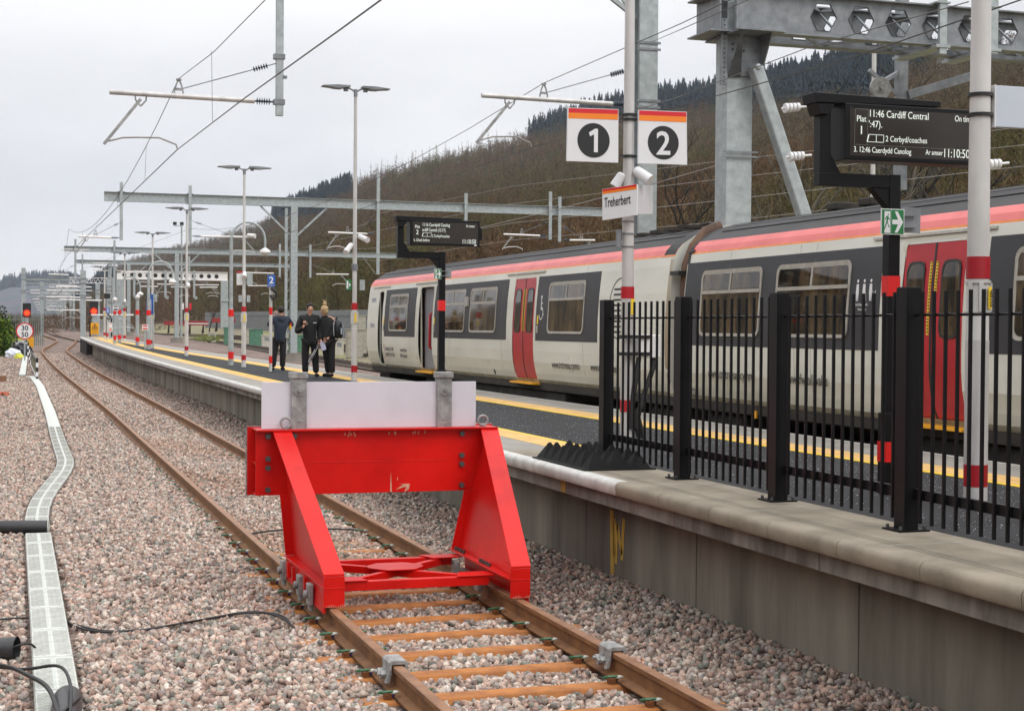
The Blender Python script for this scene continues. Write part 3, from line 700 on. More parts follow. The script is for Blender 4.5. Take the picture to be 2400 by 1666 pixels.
# white board held by two grey brackets
mb = MB(); mb.b2((-1.035, 13.417, 1.267), (.915, 13.433, 1.675)); mb.build('white_board', m_white, t, bevel=.002)
for bx in (-.712, .61):
    mb = MB(); mb.b2((bx - .068, 13.3790, 1.264), (bx + .068, 13.4160, 1.71)); mb.b2((bx - .078, 13.3650, 1.71), (bx + .078, 13.4850, 1.762)); mb.b2((bx - .068, 13.4335, 1.3), (bx + .068, 13.4650, 1.709)); mb.b2((bx - .03, 13.3730, 1.33), (bx + .035, 13.3785, 1.336))
    br = mb.build('board_bracket', m_castg, t, bevel=.004)
    mb = MB(); mb.cyl((bx, 13.3790, 1.60), (bx, 13.3710, 1.60), .048, n=24); mb.cyl((bx, 13.3710, 1.60), (bx, 13.3550, 1.60), .016, n=6); mb.cyl((bx, 13.3700, 1.735), (bx, 13.3580, 1.735), .011, n=6); mb.build_split('bracket_bolt', m_bolt if bx > 99 else m_castg, br, smooth=True, angle=30)
# scraped paint
mb = MB()
def scr(pts): mb.prism([(x - .01, 13.3772, z + .012) for x, z in pts], (0, -.0012, 0))
scr([(.118, .68), (.135, .68), (.125, .86), (.122, .80)]); scr([(.17, .70), (.24, .745), (.20, .75), (.30, .75), (.29, .70), (.25, .68), (.27, .725), (.22, .715)]); scr([(.18, .785), (.19, .785), (.187, .82)])
for (x, z) in ((-.30, 1.205), (-.27, 1.19), (-.26, 1.215), (-.245, 1.2), (-.22, 1.21), (-.21, 1.19), (.1, 1.205), (.15, 1.21), (.16, 1.2), (.32, 1.205), (.34, 1.21), (.37, 1.205), (.43, 1.212)):
    scr([(x, z - .012), (x + .012, z - .01), (x + .014, z + .012), (x + .004, z + .014)])
for fx in (-.7525, .7525):
    for k in range(12):
        xx = fx - .075 + k * .0135; hh = .006 + .022 * abs(math.sin(k * 2.7)); mb.prism([(xx, 11.5975, .013), (xx + .005, 11.5975, .013), (xx + .003, 11.5975, .013 + hh)], (0, -.001, 0))
mb.build('paint_scrape', mat('scraped_primer', (.62, .36, .24), .7, var=.2, scale=40), t)
# faint stencil on the left leg
mb = MB()
for k in range(7): mb.b2((-.841, 13.02 + k * .03, .56), (-.8405, 13.038 + k * .03, .68))

# ------------------------------------------------------------------ platform
def edge2(Y): return C2(Y) + 1.57 - .10 * sst(30, 90, Y)
def edge1(Y): return T1(Y) - 1.49 - (.02 if Y < 30 else 0)
ZP = .915
def zp(Y): return ZP + g(Y)
PY0, PY1 = -8.0, 98.5
P = thing('platform', 'long island railway platform with tarmac surface and white painted edges', 'platform', (3.5, 5, -.3))
YS = list(np.arange(PY0, 30, 2.0)) + list(np.arange(30, PY1, 2.5)) + [PY1]
def ploft(name, mats, prof, ys=YS, smooth=False, bevel=0, parent=P, close=True):
    mb = MB(); mb.loft([prof(y) for y in ys])
    if close:
        n = len(prof(ys[0])); mb.f.append(tuple(range(n))); mb.mi.append(0); mb.f.append(tuple((len(ys) - 1) * n + k for k in range(n))[::-1]); mb.mi.append(0)
    return mb.build(name, mats, parent, smooth=smooth, angle=45)
# wall panels
a = -3.6
while a < PY1 - .1:
    b = min(a + 2.42, PY1); 
    if b > 4.5:
        mb = MB(); y0, y1 = a + .008, b - .008; yy = [y0, (y0 + y1) / 2, y1]
        mb.loft([[(edge2(y) + .40, y, -.4 + g(y)), (edge2(y) + .40, y, .70 + g(y)), (edge2(y) + .52, y, .70 + g(y)), (edge2(y) + .52, y, -.4 + g(y))] for y in yy]); mb.f += [(0, 1, 2, 3), (8, 9, 10, 11)]; mb.mi += [0, 0]
        mb.build('wall_panel', m_wall, P)
    a = b
ploft('wall_backing', mat('joint_dark', (.03, .028, .025), .9), lambda y: [(edge2(y) + .5, y, -.4 + g(y)), (edge2(y) + .5, y, .7 + g(y)), (edge2(y) + .56, y, .7 + g(y)), (edge2(y) + .56, y, -.4 + g(y))])
a = 1.3
while a < PY1 - .1:
    b = min(a + 3.6, PY1); mb = MB(); yy = [a + .006, (a + b) / 2, b - .006]
    mb.loft([[(edge2(y) + .115, y, .665 + g(y)), (edge2(y) + .115, y, .80 + g(y)), (edge2(y) + .6, y, .80 + g(y)), (edge2(y) + .6, y, .665 + g(y))] for y in yy]); mb.f += [(0, 1, 2, 3), (8, 9, 10, 11)]; mb.mi += [0, 0]
    mb.f.append((0, 3, 7, 4)); mb.mi.append(0)
    mb.build('support_beam', m_beam, P); a = b
# copings: rounded nose, one stone after another; the first ones bare, the rest painted white
def cop_prof(y, w1=.115):
    e = edge2(y); z = zp(y); pts = [(e + .02, z - .115), (e + .004, z - .10)]
    for k in range(6):
        an = PI - k / 5 * PI / 2; pts.append((e + .045 + .045 * math.cos(an), z - .045 + .045 * math.sin(an)))
    pts += [(e + w1, z + .0005), (e + w1, z - .115)]
    return [(x, y, zz) for x, zz in pts]
a = 1.9; k = 0
while a < PY1 - .05:
    b = min(a + .885, PY1); wht = a > 11.55
    if k < 85 and b > 4:
        mb = MB(); mb.loft([cop_prof(a + .0035), cop_prof((a + b) / 2), cop_prof(b - .0035)]); n = 10; mb.f += [tuple(range(n)), tuple(range(2 * n, 3 * n))[::-1]]; mb.mi += [0, 0]
        o = mb.build('coping_stone', m_white_edge if wht else m_slab, P, smooth=True, angle=50); 
        if wht: o['label'] = 'white painted coping'
        k += 1
    elif k >= 85: break
    a = b
if a < PY1: ploft('far_coping', m_white_edge, cop_prof, ys=list(np.arange(a, PY1, 2.5)) + [PY1], smooth=True)
def flat(x0, x1, dz=0.0, th=.1): return lambda y: [(x0(y), y, zp(y) + dz - th), (x0(y), y, zp(y) + dz), (x1(y), y, zp(y) + dz), (x1(y), y, zp(y) + dz - th)]
E2 = lambda d: (lambda y: edge2(y) + d)
E1 = lambda d: (lambda y: edge1(y) - d)
yn = [y for y in YS if y < 14.9] + [14.9]; yf = [14.9] + [y for y in YS if y > 15]
# bare slab near the fence, grey slab with tactile strip further on
ploft('coping_slab', m_slab, flat(E2(.1155), E2(.80)), ys=yn)
ploft('grey_slab', m_slab2, flat(E2(.1155), E2(.70)), ys=yf)
ploft('tactile_strip', m_tactile, flat(E2(.7005), E2(1.05), .003), ys=yf)
ploft('yellow_line', m_yellow, flat(E2(1.0505), E2(1.13), .001), ys=yf)
m_tarmac = mat('tarmac', (.014, .0145, .016), .75, scale=1.2, col2=(.027, .0275, .030), bump=.5, bscale=160, spec=.3)
ploft('tarmac_surface', m_tarmac, flat(E2(.8005), E1(1.2805), -.004), ys=yn); ploft('tarmac_surface', m_tarmac, flat(E2(1.1305), E1(1.2805), -.004), ys=yf)
ploft('yellow_line', m_yellow, flat(E1(1.28), E1(1.20), .001)); ploft('tactile_strip', m_tactile, flat(E1(1.1995), E1(.80), .003))
ploft('grey_slab', m_slab2, flat(E1(.7995), E1(.0605))); ploft('white_edge_line', m_white_edge, flat(E1(.06), E1(0), .001, .12))
ploft('wall_panel', m_beam, lambda y: [(edge1(y) - .25, y, -.4 + g(y)), (edge1(y) - .25, y, .81 + g(y)), (edge1(y) - .6, y, .81 + g(y)), (edge1(y) - .6, y, -.4 + g(y))])
mb = MB(); yy = PY1 + .01; mb.prism([(edge2(yy) + .02, yy, g(yy) - .3), (edge2(yy) + .02, yy, zp(yy) - .12), (edge1(yy) - .05, yy, zp(yy) - .12), (edge1(yy) - .05, yy, g(yy) - .3)], (0, .2, 0)); mb.build('end_wall', m_blackmat, P)
mb = MB()
for yy in (92.0, 94, 96, 98): mb.b2((edge2(yy) + .05, yy - .6, g(yy) - .25), (edge2(yy) + .42, yy + .9, g(yy) + .76))
mb.build_split('end_boarding', mat('end_brown_board', (.025, .018, .02), .8), P)
# grooves of the coping slab
for d in (.2, .235, .27):
    mb = MB(); mb.b2((1.57 + d, 3.5, ZP + .0005), (1.57 + d + .004, 13.4, ZP + .0012)); mb.build('slab_groove', mat('groove_dark', (.07, .06, .05), .9), P)
mb = MB()
for yy in (6.0, 7.8, 9.55, 11.3, 13.1): mb.b2((1.685, yy, ZP + .0005), (2.37, yy + .006, ZP + .0015))
mb.build_split('slab_joint', mat('joint_light', (.42, .40, .37), .9), P)
# yellow paint marks on the wall
mb = MB(); xw = edge2(10) + .398
def wp(px, py): p = WX(px, py, xw); return (xw, p.y, p.z)
def stroke(a, b, wd): 
    a = wp(*a); b = wp(*b); d = Vector((b[0] - a[0], b[1] - a[1], b[2] - a[2])); n_ = Vector((0, -d.z, d.y)).normalized() * wd / 2
    mb.prism([(a[0], a[1] - n_.y, a[2] - n_.z), (a[0], a[1] + n_.y, a[2] + n_.z), (b[0], b[1] + n_.y, b[2] + n_.z), (b[0], b[1] - n_.y, b[2] - n_.z)], (-.001, 0, 0))
stroke((1434, 1195), (1436, 1372), .085); stroke((1446, 1226), (1443, 1320), .06); stroke((1447, 1228), (1457, 1300), .055); stroke((1462, 1215), (1457, 1312), .06); stroke((1440, 1215), (1440, 1300), .05)
mb.build('paint_mark', mat('old_yellow_paint', (.36, .22, .03), .8, scale=12, col2=(.55, .36, .05), stretch=(1, 1, .3)), P)
mb = MB(); xb = edge2(12) + .113
p = WX(1320, 1140, xb); mb.b2((xb, p.y - .06, .67), (xb - .001, p.y + .06, .795)); mb.build('paint_mark', MATS['old_yellow_paint'], P)
# grit on the tarmac, its wet sparkle put in as pale tints
n = 5200; X = RNG.uniform(2.5, 4.55, n); Y = 6.5 + 26 * RNG.random(n) ** 1.6; keep = (X > np.array([edge2(y) + (.85 if y < 14.9 else 1.16) for y in Y])) & (X < np.array([edge1(y) - 1.3 for y in Y])); X = X[keep]; Y = Y[keep]; n = len(X)
V_, F_, T_ = mass(SP, RNG.integers(0, len(SP), n), np.stack([X, Y, np.array([zp(y) for y in Y]) - .001], 1), rotmats(RNG.uniform(0, 6, n), RNG.uniform(0, 6, n), RNG.uniform(0, 6, n)), RNG.uniform(.0022, .0055, n), np.tile((.62, .62, .66), (n, 1)) * RNG.uniform(.4, 1.1, (n, 1)))
tag(np_mesh('wet_grit', V_, F_, MATS['stone'], T_), 'pale grit scattered over the dark platform tarmac', 'grit', kind='stuff')

# ------------------------------------------------------------------ spiked rubber anti-trespass mat
t = thing('anti_trespass_mat', 'black rubber mat of pointed ridges at the end of the platform coping', 'anti-trespass mat', (2.1, 13.4, ZP))
a_ = Vector((1.68, 13.95, 0)); b_ = Vector((1.70, 12.62, 0)); c_ = Vector((2.62, 14.0, 0))
nr = 3; 
for j in range(nr):
    mb = MB(); 
    for i in range(7):
        x0 = 1.71 + j * .20; y0 = 12.62 + i * .2; hh = .155 + .015 * ((i + j) % 2)
        b0 = [(x0, y0, ZP + .012), (x0 + .195, y0, ZP + .012), (x0 + .195, y0 + .195, ZP + .012), (x0, y0 + .195, ZP + .012)]
        mb.add(b0 + [(x0 + .085, y0 + .0975, ZP + hh), (x0 + .11, y0 + .0975, ZP + hh)], [(0, 1, 5, 4), (1, 2, 5), (2, 3, 4, 5), (3, 0, 4), (3, 2, 1, 0)])
    mb.build('spike_row', m_blackmat, t)
mb = MB(); mb.b2((1.66, 12.58, ZP + .001), (2.34, 14.0, ZP + .013)); mb.build('base_sheet', m_blackmat, t)

# ------------------------------------------------------------------ black railing fence
FX = 2.22; POSTS = [13.5, 11.76, 10.07, 8.37, 6.68, 5.0]
F_T = thing('railing_fence', 'black steel railing fence standing along the near end of the platform', 'fence', (FX, 9.5, ZP))
for y in POSTS:
    mb = MB(); mb.b2((FX - .05, y - .06, ZP + .012), (FX + .05, y + .06, ZP + 1.515)); mb.b2((FX - .046, y - .056, ZP + 1.515), (FX + .046, y + .056, ZP + 1.519))
    p_ = mb.build('fence_post', m_black, F_T, bevel=.003)
    mb = MB(); mb.b2((FX - .11, y - .1, ZP + .0005), (FX + .11, y + .1, ZP + .012)); mb.build('base_plate', m_black, p_)
    mb = MB()
    for dx in (-.085, .085):
        for dy in (-.075, .075): mb.cyl((FX + dx, y + dy, ZP + .012), (FX + dx, y + dy, ZP + .035), .011, n=6)
    mb.build_split('anchor_bolt', m_bolt, p_)
for (ya, yb) in zip(POSTS, POSTS[1:]):
    y0, y1 = yb + .062, ya - .062; n = 12
    mb = MB(); 
    for i in range(n):
        y = y0 + (y1 - y0) * (i + .75) / (n + .5); mb.b2((FX - .0095, y - .0095, ZP + .06), (FX + .0095, y + .0095, ZP + 1.49))
    mb.build('upright_bars', m_black, F_T, bevel=.002)
    mb = MB(); mb.cyl((FX + .016, y0, ZP + 1.345), (FX + .016, y1, ZP + 1.345), .009, n=8); mb.build('top_rail', m_black, F_T, smooth=True)
    mb = MB(); mb.b2((FX + .0145, y0, ZP + .20), (FX + .045, y1, ZP + .265)); mb.build('bottom_rail', m_black, F_T, bevel=.003)
# ---- PART4

# ------------------------------------------------------------------ train
m_cream = mat('carriage_cream', (.56, .56, .50), .38, scale=.9, col2=(.70, .70, .63), stretch=(1, .35, 1), bump=.03, bscale=3)
m_creamlow = mat('carriage_cream_dirty', (.50, .485, .40), .5, scale=1.2, col2=(.66, .64, .55), stretch=(1, .3, 1))
m_tred = mat('carriage_red_stripe', (.60, .09, .09), .34, scale=1.5, col2=(.72, .14, .13))
m_torange = mat('carriage_orange_line', (.78, .24, .05), .4)
m_roof = mat('carriage_roof', (.026, .025, .026), .75, scale=2, col2=(.062, .060, .062), stretch=(1, .15, 1))
m_roofdark = mat('carriage_roof_rib', (.012, .012, .013), .7, col2=(.03, .03, .032))
m_band = mat('carriage_charcoal_band', (.022, .023, .028), .5, scale=1.4, col2=(.034, .035, .041), stretch=(1, .3, 1))
m_door = mat('carriage_red_door', (.36, .006, .014), .35, scale=2, col2=(.46, .010, .020))
m_winframe = mat('window_frame_beige', (.34, .32, .28), .4, metal=.2, scale=8, col2=(.44, .42, .37))
m_under = mat('underframe_dirt', (.018, .015, .012), .85, col2=(.045, .038, .03), scale=4)
m_bellows = mat('gangway_rusty_brown', (.03, .02, .015), .8, scale=3, col2=(.15, .08, .05), stretch=(1, 1, .3))
m_glass = mat('carriage_glass', (.012, .010, .008), .05, scale=2.2, col2=(.11, .075, .04), spec=.6, contrast=(.40, .62), stretch=(1, 1.6, .6))  # brown streaks in the colour stand in for reflections
m_doorpocket = mat('door_pocket_brown', (.035, .012, .008), .7)
m_intgrey = mat('interior_grey', (.20, .20, .22), .6)
m_intdark = mat('interior_dark', (.01, .01, .01), .8)
BX = lambda y: 6.05 - .011 * (y - 20)             # widest line of the body side
PROF = [(1.17, .135), (1.22, .105), (1.35, .06), (1.55, .018), (1.75, .002), (1.94, 0), (2.3, .006), (2.7, .03), (3.1, .075), (3.235, .10), (3.262, .108), (3.34, .15), (3.42, .225), (3.47, .30), (3.55, .42), (3.62, .56), (3.68, .78), (3.72, 1.0), (3.745, 1.405)]
def inset(z): return float(np.interp(z, [p[0] for p in PROF], [p[1] for p in PROF]))
def bp(y, z, out_=0.0): return (BX(y) + inset(z) - out_, y, z)
def side_prism(mb, pts, t_in, t_out, sub=True):
    """pts: (y,z) outline, follows the curved body side; between insets t_out (proud) and t_in (sunk)"""
    a = [bp(y, z, t_out) for y, z in pts]; b = [bp(y, z, -t_in) for y, z in pts]; n = len(pts)
    mb.add(a + b, [tuple(range(n)), tuple(range(n, 2 * n))[::-1]] + [(i, (i + 1) % n, (i + 1) % n + n, i + n) for i in range(n)])
def side_rect(mb, y0, y1, z0, z1, t_in, t_out, nz=8, ny=1):
    zs = list(np.linspace(z0, z1, nz + 1)); ys_ = list(np.linspace(y0, y1, ny + 1))
    for o_ in (t_out, -t_in):
        mb.loft([[bp(y, z, o_) for z in zs] for y in ys_])
    for y in (y0, y1): mb.loft([[bp(y, z, t_out) for z in zs], [bp(y, z, -t_in) for z in zs]])
    for z in (z0, z1): mb.loft([[bp(y, z, t_out) for y in ys_], [bp(y, z, -t_in) for y in ys_]])
def rr_outline(y0, y1, z0, z1, r, k=5):
    pts = []
    for (cy, cz, a0) in ((y1 - r, z1 - r, 0), (y0 + r, z1 - r, 90), (y0 + r, z0 + r, 180), (y1 - r, z0 + r, 270)):
        for i in range(k + 1):
            a = R(a0 + 90 * i / k); pts.append((cy + r * math.cos(a), cz + r * math.sin(a)))
    return pts
def ring(mb, o, i_, t0, t1, t2=None):
    """frame between outlines o and i_"""
    n = len(o); A = [bp(y, z, t1) for y, z in o]; B = [bp(y, z, t1 if t2 is None else t2) for y, z in i_]; C_ = [bp(y, z, t0) for y, z in o]; D_ = [bp(y, z, t0) for y, z in i_]
    mb.add(A + B + C_ + D_, [(k, (k + 1) % n, (k + 1) % n + n, k + n) for k in range(n)] + [(k, (k + 1) % n, (k + 1) % n + 2 * n, k + 2 * n) for k in range(n)] + [(k + n, (k + 1) % n + n, (k + 1) % n + 3 * n, k + 3 * n) for k in range(n)])
def carriage(name, y0, y1, label, openings):
    T = thing(name, label, 'train carriage', (BX((y0 + y1) / 2) + 1.4, (y0 + y1) / 2, 0), 'carriages of the train')
    # shell
    br = sorted(set([round(y0, 3), round(y1, 3)] + [round(v, 3) for o in openings for v in o[:2]] + [round(v, 3) for v in np.arange(y0 + 1, y1 - .3, 1.0)]))
    zs = [p[0] for p in PROF]
    mb = MB(); 
    def endrows(y, e, k):   # rounding of the body ends
        return y
    for a, b in zip(br, br[1:]):
        op = [o for o in openings if o[0] - .002 <= a and b <= o[1] + .002]
        for i in range(len(zs) - 1):
            z = (zs[i] + zs[i + 1]) / 2
            if op and op[0][2] <= z <= op[0][3]: continue
            mb.m = 1 if z < 1.5 else 0
            if 3.235 < z < 3.262: mb.m = 2
            elif 3.262 < z < 3.42: mb.m = 3
            elif z > 3.42: mb.m = 4
            mb.add([bp(a, zs[i]), bp(b, zs[i]), bp(b, zs[i + 1]), bp(a, zs[i + 1])], [(0, 1, 2, 3)])
    # far side, ends, floor
    ws = []
    for y in (y0, y1):
        ring_ = [bp(y, z) for z in zs] + [(2 * (BX(y) + 1.405) - bp(y, z)[0], y, z) for z in zs[::-1][1:]]
        ws.append(ring_)
    n = len(ws[0]); mb.m = 0
    for k_ in range(len(zs) - 1, n - 1):
        zz = (ws[0][k_][2] + ws[0][k_ + 1][2]) / 2; mb.m = 4 if zz > 3.42 else (3 if zz > 3.26 else 0)
        mb.add([ws[0][k_], ws[0][k_ + 1], ws[1][k_ + 1], ws[1][k_]], [(0, 1, 2, 3)])
    mb.m = 0
    for r_ in ws: mb.add(r_, [tuple(range(n))])
    mb.add([ws[0][0], ws[0][-1], ws[1][-1], ws[1][0]], [(0, 1, 2, 3)])
    body = mb.build('body', [m_cream, m_creamlow, m_torange, m_tred, m_roof], T, smooth=True, angle=35)
    # roof ribs
    for z, w_ in ((3.565, .03), (3.64, .03), (3.70, .035), (3.737, .04)):
        mb = MB(); side_rect(mb, y0 + .4, y1 - .4, z - .009, z + .009, .0, .024, 1, 6); mb.build('roof_rib', m_roofdark, T)
    mb = MB(); mb.loft([[bp(y, z, .004) for z in (3.60, 3.66, 3.70)] for y in np.linspace(y0 + .5, y1 - .5, 6)]); mb.build('roof_panel', m_roofdark, T)
    # solebar and underframe
    mb = MB(); mb.loft([[(BX(y) + .125, y, 1.168), (BX(y) + .14, y, 1.04), (BX(y) + .30, y, 1.0), (BX(y) + .35, y, 1.168)] for y in (y0 + .05, y1 - .05)]); mb.f += [(0, 1, 2, 3), (4, 5, 6, 7)]; mb.mi += [0, 0]; mb.build('solebar', m_under, T)
    mb = MB(); mb.box(((BX(y0) + BX(y1)) / 2 + 1.4, (y0 + y1) / 2, .68), (2.3, (y1 - y0) * .50, .66)); mb.build('underfloor_equipment', m_under, T, bevel=.03)
    for yb in (y0 + .75, y1 - .75): mb = MB(); mb.box((BX(yb) + 1.4, yb, .72), (2.2, 1.1, .5)); mb.build('end_equipment', m_under, T, bevel=.03)
    mb = MB(); mb.box(((BX(y0) + BX(y1)) / 2 + 1.5, (y0 + y1) / 2, .45), (.3, (y1 - y0) * .97, .9)); mb.build('gap_screen', m_under, T)  # dark block added to keep the gap under the train black
    for yb in (y0 + 2.9, y1 - 2.9):
        mb = MB(); xc = BX(yb) + 1.4
        for s_ in (-1, 1): mb.box((xc + s_ * .98, yb, .55), (.12, 2.9, .28))
        mb.box((xc, yb, .6), (2.0, .5, .3)); bg_ = mb.build('bogie', m_under, T, bevel=.02)
        for dy in (-1.3, 1.3):
            mb = MB()
            for s_ in (-1, 1): mb.cyl((xc + s_ * .70, yb + dy, .42 + g(yb)), (xc + s_ * .83, yb + dy, .42 + g(yb)), .42, n=24)
            mb.cyl((xc - .8, yb + dy, .42 + g(yb)), (xc + .8, yb + dy, .42 + g(yb)), .08, n=8); mb.build('wheelset', m_under, bg_, smooth=True, angle=30)
    return T
def window(T, y0, y1, z0=2.075, z1=2.985, split=True):
    """y0 nearer the camera"""
    mb = MB(); o = rr_outline(y0, y1, z0, z1, .11); i_ = rr_outline(y0 + .045, y1 - .045, z0 + .04, z1 - .045, .08)
    ring(mb, o, i_, .001, .020, .016); fr = mb.build('window', m_winframe, T, smooth=True, angle=30)
    mb = MB(); mb.loft([[bp(y, z, .0095) for z in np.linspace(z0 + .035, z1 - .035, 14)] for y in (y0 + .035, y1 - .035)]); mb.build('window_pane', m_glass, fr, smooth=True)
    mb = MB(); side_rect(mb, y0 + .03, y1 - .03, 2.655, 2.70, -.002, .02, 1); mb.build('transom', m_winframe, fr)
    if split:
        mb = MB(); ym = (y0 + y1) / 2; side_rect(mb, ym - .02, ym + .02, 2.701, z1 - .044, -.002, .018, 2); mb.build('vent_bar', m_winframe, fr)
        mb = MB(); side_rect(mb, y0 + .05, y1 - .05, z1 - .06, z1 - .046, -.002, .014, 1); mb.build('vent_rim', m_winframe, fr)
    return fr
def double_door(T, y0, y1):
    ym = (y0 + y1) / 2
    mb = MB(); o = rr_outline(y0 - .05, y1 + .05, 1.175, 3.18, .12); i_ = rr_outline(y0 + .01, y1 - .01, 1.18, 3.13, .09); ring(mb, o, i_, -.01, .003); mb.build('door_surround', m_creamlow, T)
    mb = MB(); side_rect(mb, y0 - .03, y1 + .03, 1.175, 3.15, .06, -.028, 10); mb.build('door_rebate', m_intdark, T)
    for a, b in ((y0 + .005, ym - .018), (ym + .018, y1 - .005)):
        mb = MB(); side_rect(mb, a, b, 1.19, 3.10, .02, -.006, 12); lf = mb.build('door_leaf', m_door, T, smooth=True, angle=30)
        wc = (a + b) / 2 + (.035 if a > ym else -.035)
        o = rr_outline(wc - .17, wc + .17, 2.085, 2.91, .11); i_ = rr_outline(wc - .145, wc + .145, 2.11, 2.885, .09)
        mb = MB(); ring(mb, o, i_, -.006, .006); dw = mb.build('door_window', m_signblack, lf)
        mb = MB(); mb.loft([[bp(y, z, .0012) for z in np.linspace(2.10, 2.895, 14)] for y in (wc - .15, wc + .15)]); mb.build('window_pane', m_glass, dw, smooth=True)
        e = (ym + .055) if a > ym else (ym - .055)
        mb = MB(); side_rect(mb, e - .022, e + .022, 2.12, 2.90, .005, -.0035, 4); mb.build('yellow_strip', m_signyellow, lf)
        mb = MB()
        for k_ in range(22):
            z = 2.14 + k_ * .035; mb.add([bp(e - .018, z, -.001), bp(e + .018, z + .012, -.001), bp(e - .018, z + .024, -.001)], [(0, 1, 2)])
        mb.build('strip_marks', m_signblack, lf)
    mb = MB(); side_rect(mb, ym - .017, ym + .017, 1.19, 3.10, .02, -.002, 12); mb.build('door_seal', m_signblack, T)
    mb = MB(); mb.add([bp(y0 - .06, 1.17, -.02), bp(y1 + .06, 1.17, -.02), (bp(y1 + .06, 1.17)[0] - .16, y1 + .06, 1.165), (bp(y0 - .06, 1.17)[0] - .16, y0 - .06, 1.165), bp(y0 - .06, 1.13, -.02), bp(y1 + .06, 1.13, -.02), (bp(y1 + .06, 1.13)[0] - .16, y1 + .06, 1.135), (bp(y0 - .06, 1.13)[0] - .16, y0 - .06, 1.135)], [(0, 1, 2, 3), (4, 5, 6, 7), (2, 3, 7, 6), (1, 2, 6, 5), (3, 0, 4, 7)])
    mb.build('door_step', m_amber, T)
def gutter(T, y0, y1):
    mb = MB(); side_rect(mb, y0, y1, 3.185, 3.215, .0, .025, 1); mb.build('rain_strip', m_winframe, T)
def band(T, y0, y1):
    mb = MB(); side_rect(mb, y0, y1, 1.94, 3.11, .002, .003, 8); return mb.build('window_band', m_band, T, smooth=True, angle=30)
def side_text(T, txt, y1, z, size, sx=.75, m=None):
    return text_part(txt, size, (BX(y1) + min(inset(z), inset(z + size)) - .004, y1, z), (.011, -1, 0), (-(inset(z + .1) - inset(z)) * 10 * -1 * .1, 0, 1), m or m_signblack, T, sx=sx, depth=.001)

CA = carriage('train_carriage', 20.75, 40.0, 'farther train carriage, cream and charcoal with its front door open, standing at the platform', [(33.62, 34.8, 1.17, 3.1), (38.35, 38.8, 1.22, 3.1), (26.72, 27.92, 1.17, 3.1)])
for a, b in ((35.12, 38.12), (28.3, 33.48), (23.55, 26.6)): band(CA, a, b)
for a, b in ((35.83, 37.6), (31.1, 32.87), (28.96, 30.73), (24.18, 25.95)): window(CA, a, b)
double_door(CA, 26.72, 27.92)
for a, b in ((26.3, 28.45), (33.2, 35.3), (37.8, 39.55)): gutter(CA, a, b)
mb = MB(); ring(mb, rr_outline(33.58, 34.86, 1.175, 3.16, .12), rr_outline(33.64, 34.79, 1.18, 3.10, .09), -.02, .004); mb.build('door_surround', m_creamlow, CA)
# open doorway : vestibule seen inside
mb = MB(); xa = BX(34.2); mb.b2((xa + .16, 33.62, 1.19), (xa + .18, 34.79, 3.08)); mb.build('vestibule_partition', m_intgrey, CA)
mb = MB(); mb.b2((xa + .14, 34.80, 1.19), (xa + .75, 34.84, 3.1)); mb.build('vestibule_end', m_doorpocket, CA)
mb = MB(); mb.b2((xa + .14, 33.56, 1.19), (xa + .75, 33.60, 3.1)); mb.b2((xa + .09, 33.6, 3.09), (xa + .75, 34.8, 3.13)); mb.b2((xa + .14, 33.6, 1.17), (xa + .75, 34.8, 1.2)); mb.build('vestibule_walls', m_intgrey, CA)
mb = MB(); mb.tube([(xa + .15, 34.15, 1.68), (xa + .10, 34.15, 1.73), (xa + .10, 34.12, 2.45), (xa + .15, 34.12, 2.5)], .032, 8); mb.build('grab_rail', m_redband, CA, smooth=True)
mb = MB(); mb.add([bp(33.5, 1.17, -.02), bp(34.9, 1.17, -.02), (bp(34.9, 1.17)[0] - .17, 34.9, 1.165), (bp(33.5, 1.17)[0] - .17, 33.5, 1.165), bp(33.5, 1.13, -.02), bp(34.9, 1.13, -.02), (bp(34.9, 1.13)[0] - .17, 34.9, 1.13), (bp(33.5, 1.13)[0] - .17, 33.5, 1.13)], [(0, 1, 2, 3), (4, 5, 6, 7), (2, 3, 7, 6), (1, 2, 6, 5), (3, 0, 4, 7)]); mb.build('door_step', m_amber, CA)
mb = MB(); ring(mb, rr_outline(38.28, 38.86, 1.2, 3.14, .1), rr_outline(38.35, 38.8, 1.24, 3.08, .08), -.02, .006); mb.build('cab_door_surround', m_creamlow, CA)
mb = MB(); xa = BX(38.5); mb.b2((xa + .22, 38.2, 1.2), (xa + .25, 38.95, 3.1)); mb.build('cab_door', mat('cab_door_grey', (.16, .15, .13), .5), CA)
mb = MB(); mb.b2((xa + .12, 38.80, 1.2), (xa + .25, 38.84, 3.1)); mb.build('cab_recess', m_intdark, CA)
mb = MB(); o = rr_outline(39.18, 39.62, 2.18, 2.93, .03); mb.add([bp(y, z, .004) for y, z in o], [tuple(range(len(o)))]); mb.build('cab_window', m_darkglass, CA)
side_text(CA, 'www.trctrenau.cymru', 25.72, 1.47, .19, .80); side_text(CA, 'www.tfwrail.wales', 23.85, 1.47, .19, .80)
m_graytext = mat('grey_lettering', (.13, .11, .12), .6)
side_text(CA, 'TRAFNIDIAETH CYMRU', 38.0, 1.58, .135, .62, m_graytext); side_text(CA, 'TRANSPORT FOR WALES', 38.0, 1.44, .135, .62, m_graytext)
side_text(CA, 'Llywodraeth Cymru', 36.5, 1.58, .135, .60, m_graytext); side_text(CA, 'Welsh Government', 36.5, 1.44, .135, .60, m_graytext)
mb = MB()
for z in (1.42, 1.5, 1.58, 1.66): pass
ring(mb, rr_outline(38.06, 38.2, 1.38, 1.74, .069), rr_outline(38.075, 38.185, 1.395, 1.725, .054), .001, .003); mb.build('logo_outline', m_redband, CA)
mb = MB()
for z in (1.56, 1.59, 1.62): side_rect(mb, 38.1, 38.16, z, z + .012, -.001, .003, 1)
mb.build('logo_bars', m_redband, CA)
